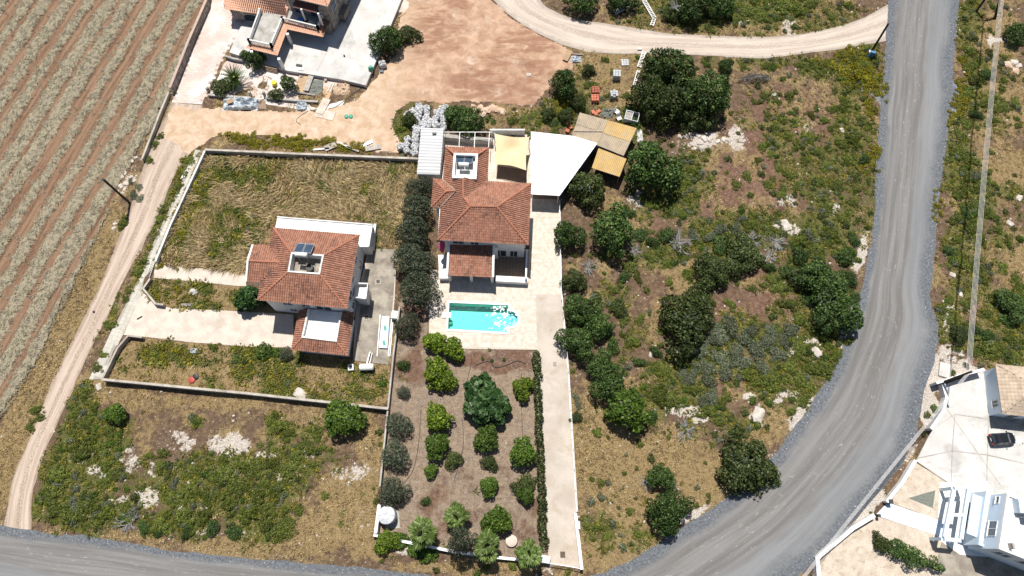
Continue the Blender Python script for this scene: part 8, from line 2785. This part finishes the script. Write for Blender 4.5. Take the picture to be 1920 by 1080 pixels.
# car
def build_car(px, py, rz, lab):
    g = P(px, py, .6)
    t = thing('parked_car', lab, 'car', (g.x, g.y, .035), rz)
    t.scale = (.87, .95, .9)
    # stations along x: (x, half width, z bottom, z belt)
    st = [(-1.95, .62, .42, .70), (-1.86, .78, .30, .86), (-1.4, .85, .24, .93), (-.6, .86, .22, .94), (.3, .86, .22, .93), (.9, .85, .22, .92), (1.4, .83, .24, .84), (1.78, .74, .30, .72), (1.95, .55, .40, .60)]
    vs, fs = [], []
    for x, w, z0, z1 in st:
        vs += [(x, -w * .92, z0), (x, -w, (z0 + z1) / 2), (x, -w * .93, z1), (x, -w * .5, z1 + .035), (x, w * .5, z1 + .035), (x, w * .93, z1), (x, w, (z0 + z1) / 2), (x, w * .92, z0)]
    n = 8
    for i in range(len(st) - 1):
        for k in range(n): fs.append((i * n + k, i * n + (k + 1) % n, (i + 1) * n + (k + 1) % n, (i + 1) * n + k))
    fs += [tuple(range(n)), tuple(range(len(st) * n - 1, (len(st) - 1) * n - 1, -1))]
    link_mesh('body', MB().add(vs, fs).mesh('body', M['car']), t)
    # cabin
    lo = [(-1.72, .70, .94), (-1.2, .78, .96), (.45, .78, .96), (1.0, .70, .93)]
    roof = [(-1.25, .54, 1.40), (-.9, .58, 1.46), (.1, .57, 1.46), (.35, .54, 1.40)]
    vs, fs = [], []
    for (x, w, z), (x2, w2, z2) in zip(lo, roof): vs += [(x, -w, z), (x2, -w2, z2), (x2, w2, z2), (x, w, z)]
    for i in range(3): fs += [(4 * i, 4 * i + 4, 4 * i + 5, 4 * i + 1), (4 * i + 2, 4 * i + 6, 4 * i + 7, 4 * i + 3)]
    fs += [(0, 1, 2, 3), (15, 14, 13, 12)]
    link_mesh('windows', MB().add(vs, fs).mesh('windows', M['glass']), t).name = 'window_glass'
    vs = []
    for x2, w2, z2 in roof: vs += [(x2, -w2, z2 + .012), (x2, w2, z2 + .012)]
    link_mesh('roof', MB().add(vs, [(0, 2, 3, 1), (2, 4, 5, 3), (4, 6, 7, 5)]).mesh('roof', M['car']), t)
    mb = MB()
    for s in (-1, 1):
        mb.bar((-1.72, s * .70, .94), (-1.25, s * .54, 1.41), .07); mb.bar((1.0, s * .70, .93), (.35, s * .54, 1.41), .06); mb.bar((-.4, s * .78, .96), (-.4, s * .585, 1.46), .07)
    link_mesh('pillar', mb.mesh('pillar', M['car']), t)
    link_mesh('spoiler', MB().box((-1.36, 0, 1.42), (.3, 1.05, .04)).mesh('spoiler', M['car']), t)
    for s in (-1, 1):
        link_mesh('mirror', MB().box((.62, s * .93, 1.0), (.14, .22, .14)).mesh('mirror', M['car']), t)
        link_mesh('headlight', MB().box((1.74, s * .52, .70), (.22, .30, .10), s * -.25).mesh('headlight', M['lamp_white']), t)
        link_mesh('tail_light', MB().box((-1.86, s * .62, .84), (.12, .24, .14)).mesh('tail_light', M['lamp_red']), t)
        for x in (-1.22, 1.22):
            w = link_mesh('wheel', MB().tube([(x, s * .72, .3), (x, s * .87, .3)], .31, 16).mesh('wheel', M['tyre']), t)
            link_mesh('rim', MB().tube([(x, s * .865, .3), (x, s * .885, .3)], .2, 10).mesh('rim', M['rim']), w)
    link_mesh('number_plate', MB().box((-1.90, 0, .74), (.1, .46, .10)).mesh('number_plate', M['white']), t)
    return t


build_car(1880, 823, .06, 'black hatchback parked on the concrete yard near the tan roofed house')
small_box(1917, 830, 0, (.15, .15, .3), 'white', 'marker_stone', 'small white stone at the edge of the concrete yard', 'stone')

# ================================================================== white modern house bottom right
def qw(x, y, h): return P(1600 + x / 4.909, 860 + y / 4.909, h)


w0 = qw(1300, 600, 0)
wh = thing('white_house', 'flat roofed white house with stepped parapets at the bottom right', 'house', (w0.x, w0.y, 0))
t1 = [qw(1222, 296, 3.3), qw(1150, 792, 3.3)]
dW = (v2(t1[1]) - v2(t1[0])).normalized(); nW = Vector((-dW.y, dW.x))
if nW.x < 0: nW = -nW
A1, A2 = v2(t1[0]), v2(t1[1])
MB().prism([A1, A2, A2 + nW * 6, A1 + nW * 6], -.05, 2.9).build('wall', M['bluewhite'], wh)
MB().prism([A1 + nW * .3, A2 + nW * .3 - dW * .3, A2 + nW * 6 - dW * .3, A1 + nW * 6 + dW * .3], 2.9, 3.0).build('lower_roof', M['white'], wh)
pr = MB(); pr.prism([A1, A2, A2 + nW * .28, A1 + nW * .28], 2.9, 3.35); pr.prism([A2 - dW * .28 + nW * .28, A2 + nW * .28, A2 + nW * 2.4, A2 - dW * .28 + nW * 2.4], 2.9, 3.35); pr.build('parapet', M['bluewhite'], wh)
t2 = [qw(1416, 318, 6.2), qw(1338, 830, 6.2)]
B1, B2 = v2(t2[0]), v2(t2[1])
dB = (B2 - B1).normalized(); nB = Vector((-dB.y, dB.x))
if nB.x < 0: nB = -nB
MB().prism([B1, B2, B2 + nB * 10, B1 + nB * 10], 0, 5.9).build('upper_wall', M['bluewhite'], wh)
MB().prism([B1 + nB * .3 + dB * .3, B2 + nB * .3 - dB * .3, B2 + nB * 10 - dB * .3, B1 + nB * 10 + dB * .3], 5.9, 5.96).build('upper_roof', M['white'], wh)
pr = MB()
pr.prism([B1, B2, B2 + nB * .28, B1 + nB * .28], 5.9, 6.25); pr.prism([B2 - dB * .28 + nB * .285, B2 + nB * .285, B2 + nB * 10, B2 - dB * .28 + nB * 10], 5.9, 6.25); pr.prism([B1 + nB * .285, B1 + dB * .28 + nB * .285, B1 + dB * .28 + nB * 10, B1 + nB * 10], 5.9, 6.25)
pr.build('upper_parapet', M['white'], wh)
LB = (B2 - B1).length
window(wh, B1.lerp(B2, .50), B1.lerp(B2, .78), 3.7, 5.3, .08, M['white'])
window(wh, B1.lerp(B2, .05), B1.lerp(B2, .18), 4.3, 5.0, .08, M['white'])
for s, e in ((.8, 2.6), (3.6, 5.6)):
    window(wh, B2 + nB * s, B2 + nB * e, 3.6, 5.0, .08, M['white'])
window(wh, A1.lerp(A2, .2), A1.lerp(A2, .72), .2, 2.4, .08, M['dark_metal'], False, 3)
cn = MB(); g = A1.lerp(A2, .48)
cn.prism([A1.lerp(A2, .12) - nW * 1.2, A1.lerp(A2, .86) - nW * 1.2, A1.lerp(A2, .86), A1.lerp(A2, .12)], 2.55, 2.75, bottom=True); cn.build('canopy', M['bluewhite'], wh)
# pergola of white beams
pgx = thing('white_pergola', 'white flat beam pergola in front of the white house', 'pergola', tuple(qw(940, 520, 0)))
pb_ = [qw(925, 272, 2.9), qw(1062, 258, 2.9), qw(985, 755, 2.9), qw(832, 738, 2.9)]
for i in range(4):
    mb = MB(); a, b = pb_[i], pb_[(i + 1) % 4]
    dd = (b - a).normalized() * .22
    if i % 2 == 0: mb.bar(a, b, .45, .4)
    else: mb.bar(a + dd, b - dd, .45, .396)
    mb.build('beam', M['bluewhite'], pgx)
a, b = pb_[0].lerp(pb_[3], .53), pb_[1].lerp(pb_[2], .53)
mb = MB(); dd = (b - a).normalized() * .23; mb.bar(a + dd, b - dd, .4, .392); mb.build('beam', M['bluewhite'], pgx)
for p in pb_: MB().box((p.x, p.y, 1.32), (.4, .4, 2.75), 0).build('post', M['bluewhite'], pgx)
sheet('pergola_floor', pg('1762,905 1860,902 1860,1045 1800,1040 1757,1010'), .024, M['white'], wig=0)
# roof clutter
solar(1912, 962, 5.96, -1.7, 'dark solar heater on the roof of the white house', rev=1)
small_box(1892, 1024, 5.96, (.3, .7, .9), 'concrete', 'roof_vent', 'small grey vent box on the white upper roof', 'vent')
small_box(1908, 950, 5.96, (1.2, 1.6, 1.2), 'bluewhite', 'stair_box', 'pale blue white box on the upper roof', 'box', -.1)
small_box(1663, 941, 0, (.55, .55, 1.1), 'dark_metal', 'gate_pillar', 'dark pillar at the road end of the pale ramp', 'pillar')
small_box(1642, 967, 0, (.35, .35, 1.0), 'dark_metal', 'gate_pillar', 'dark thin pillar at the lower corner of the pale ramp', 'pillar')
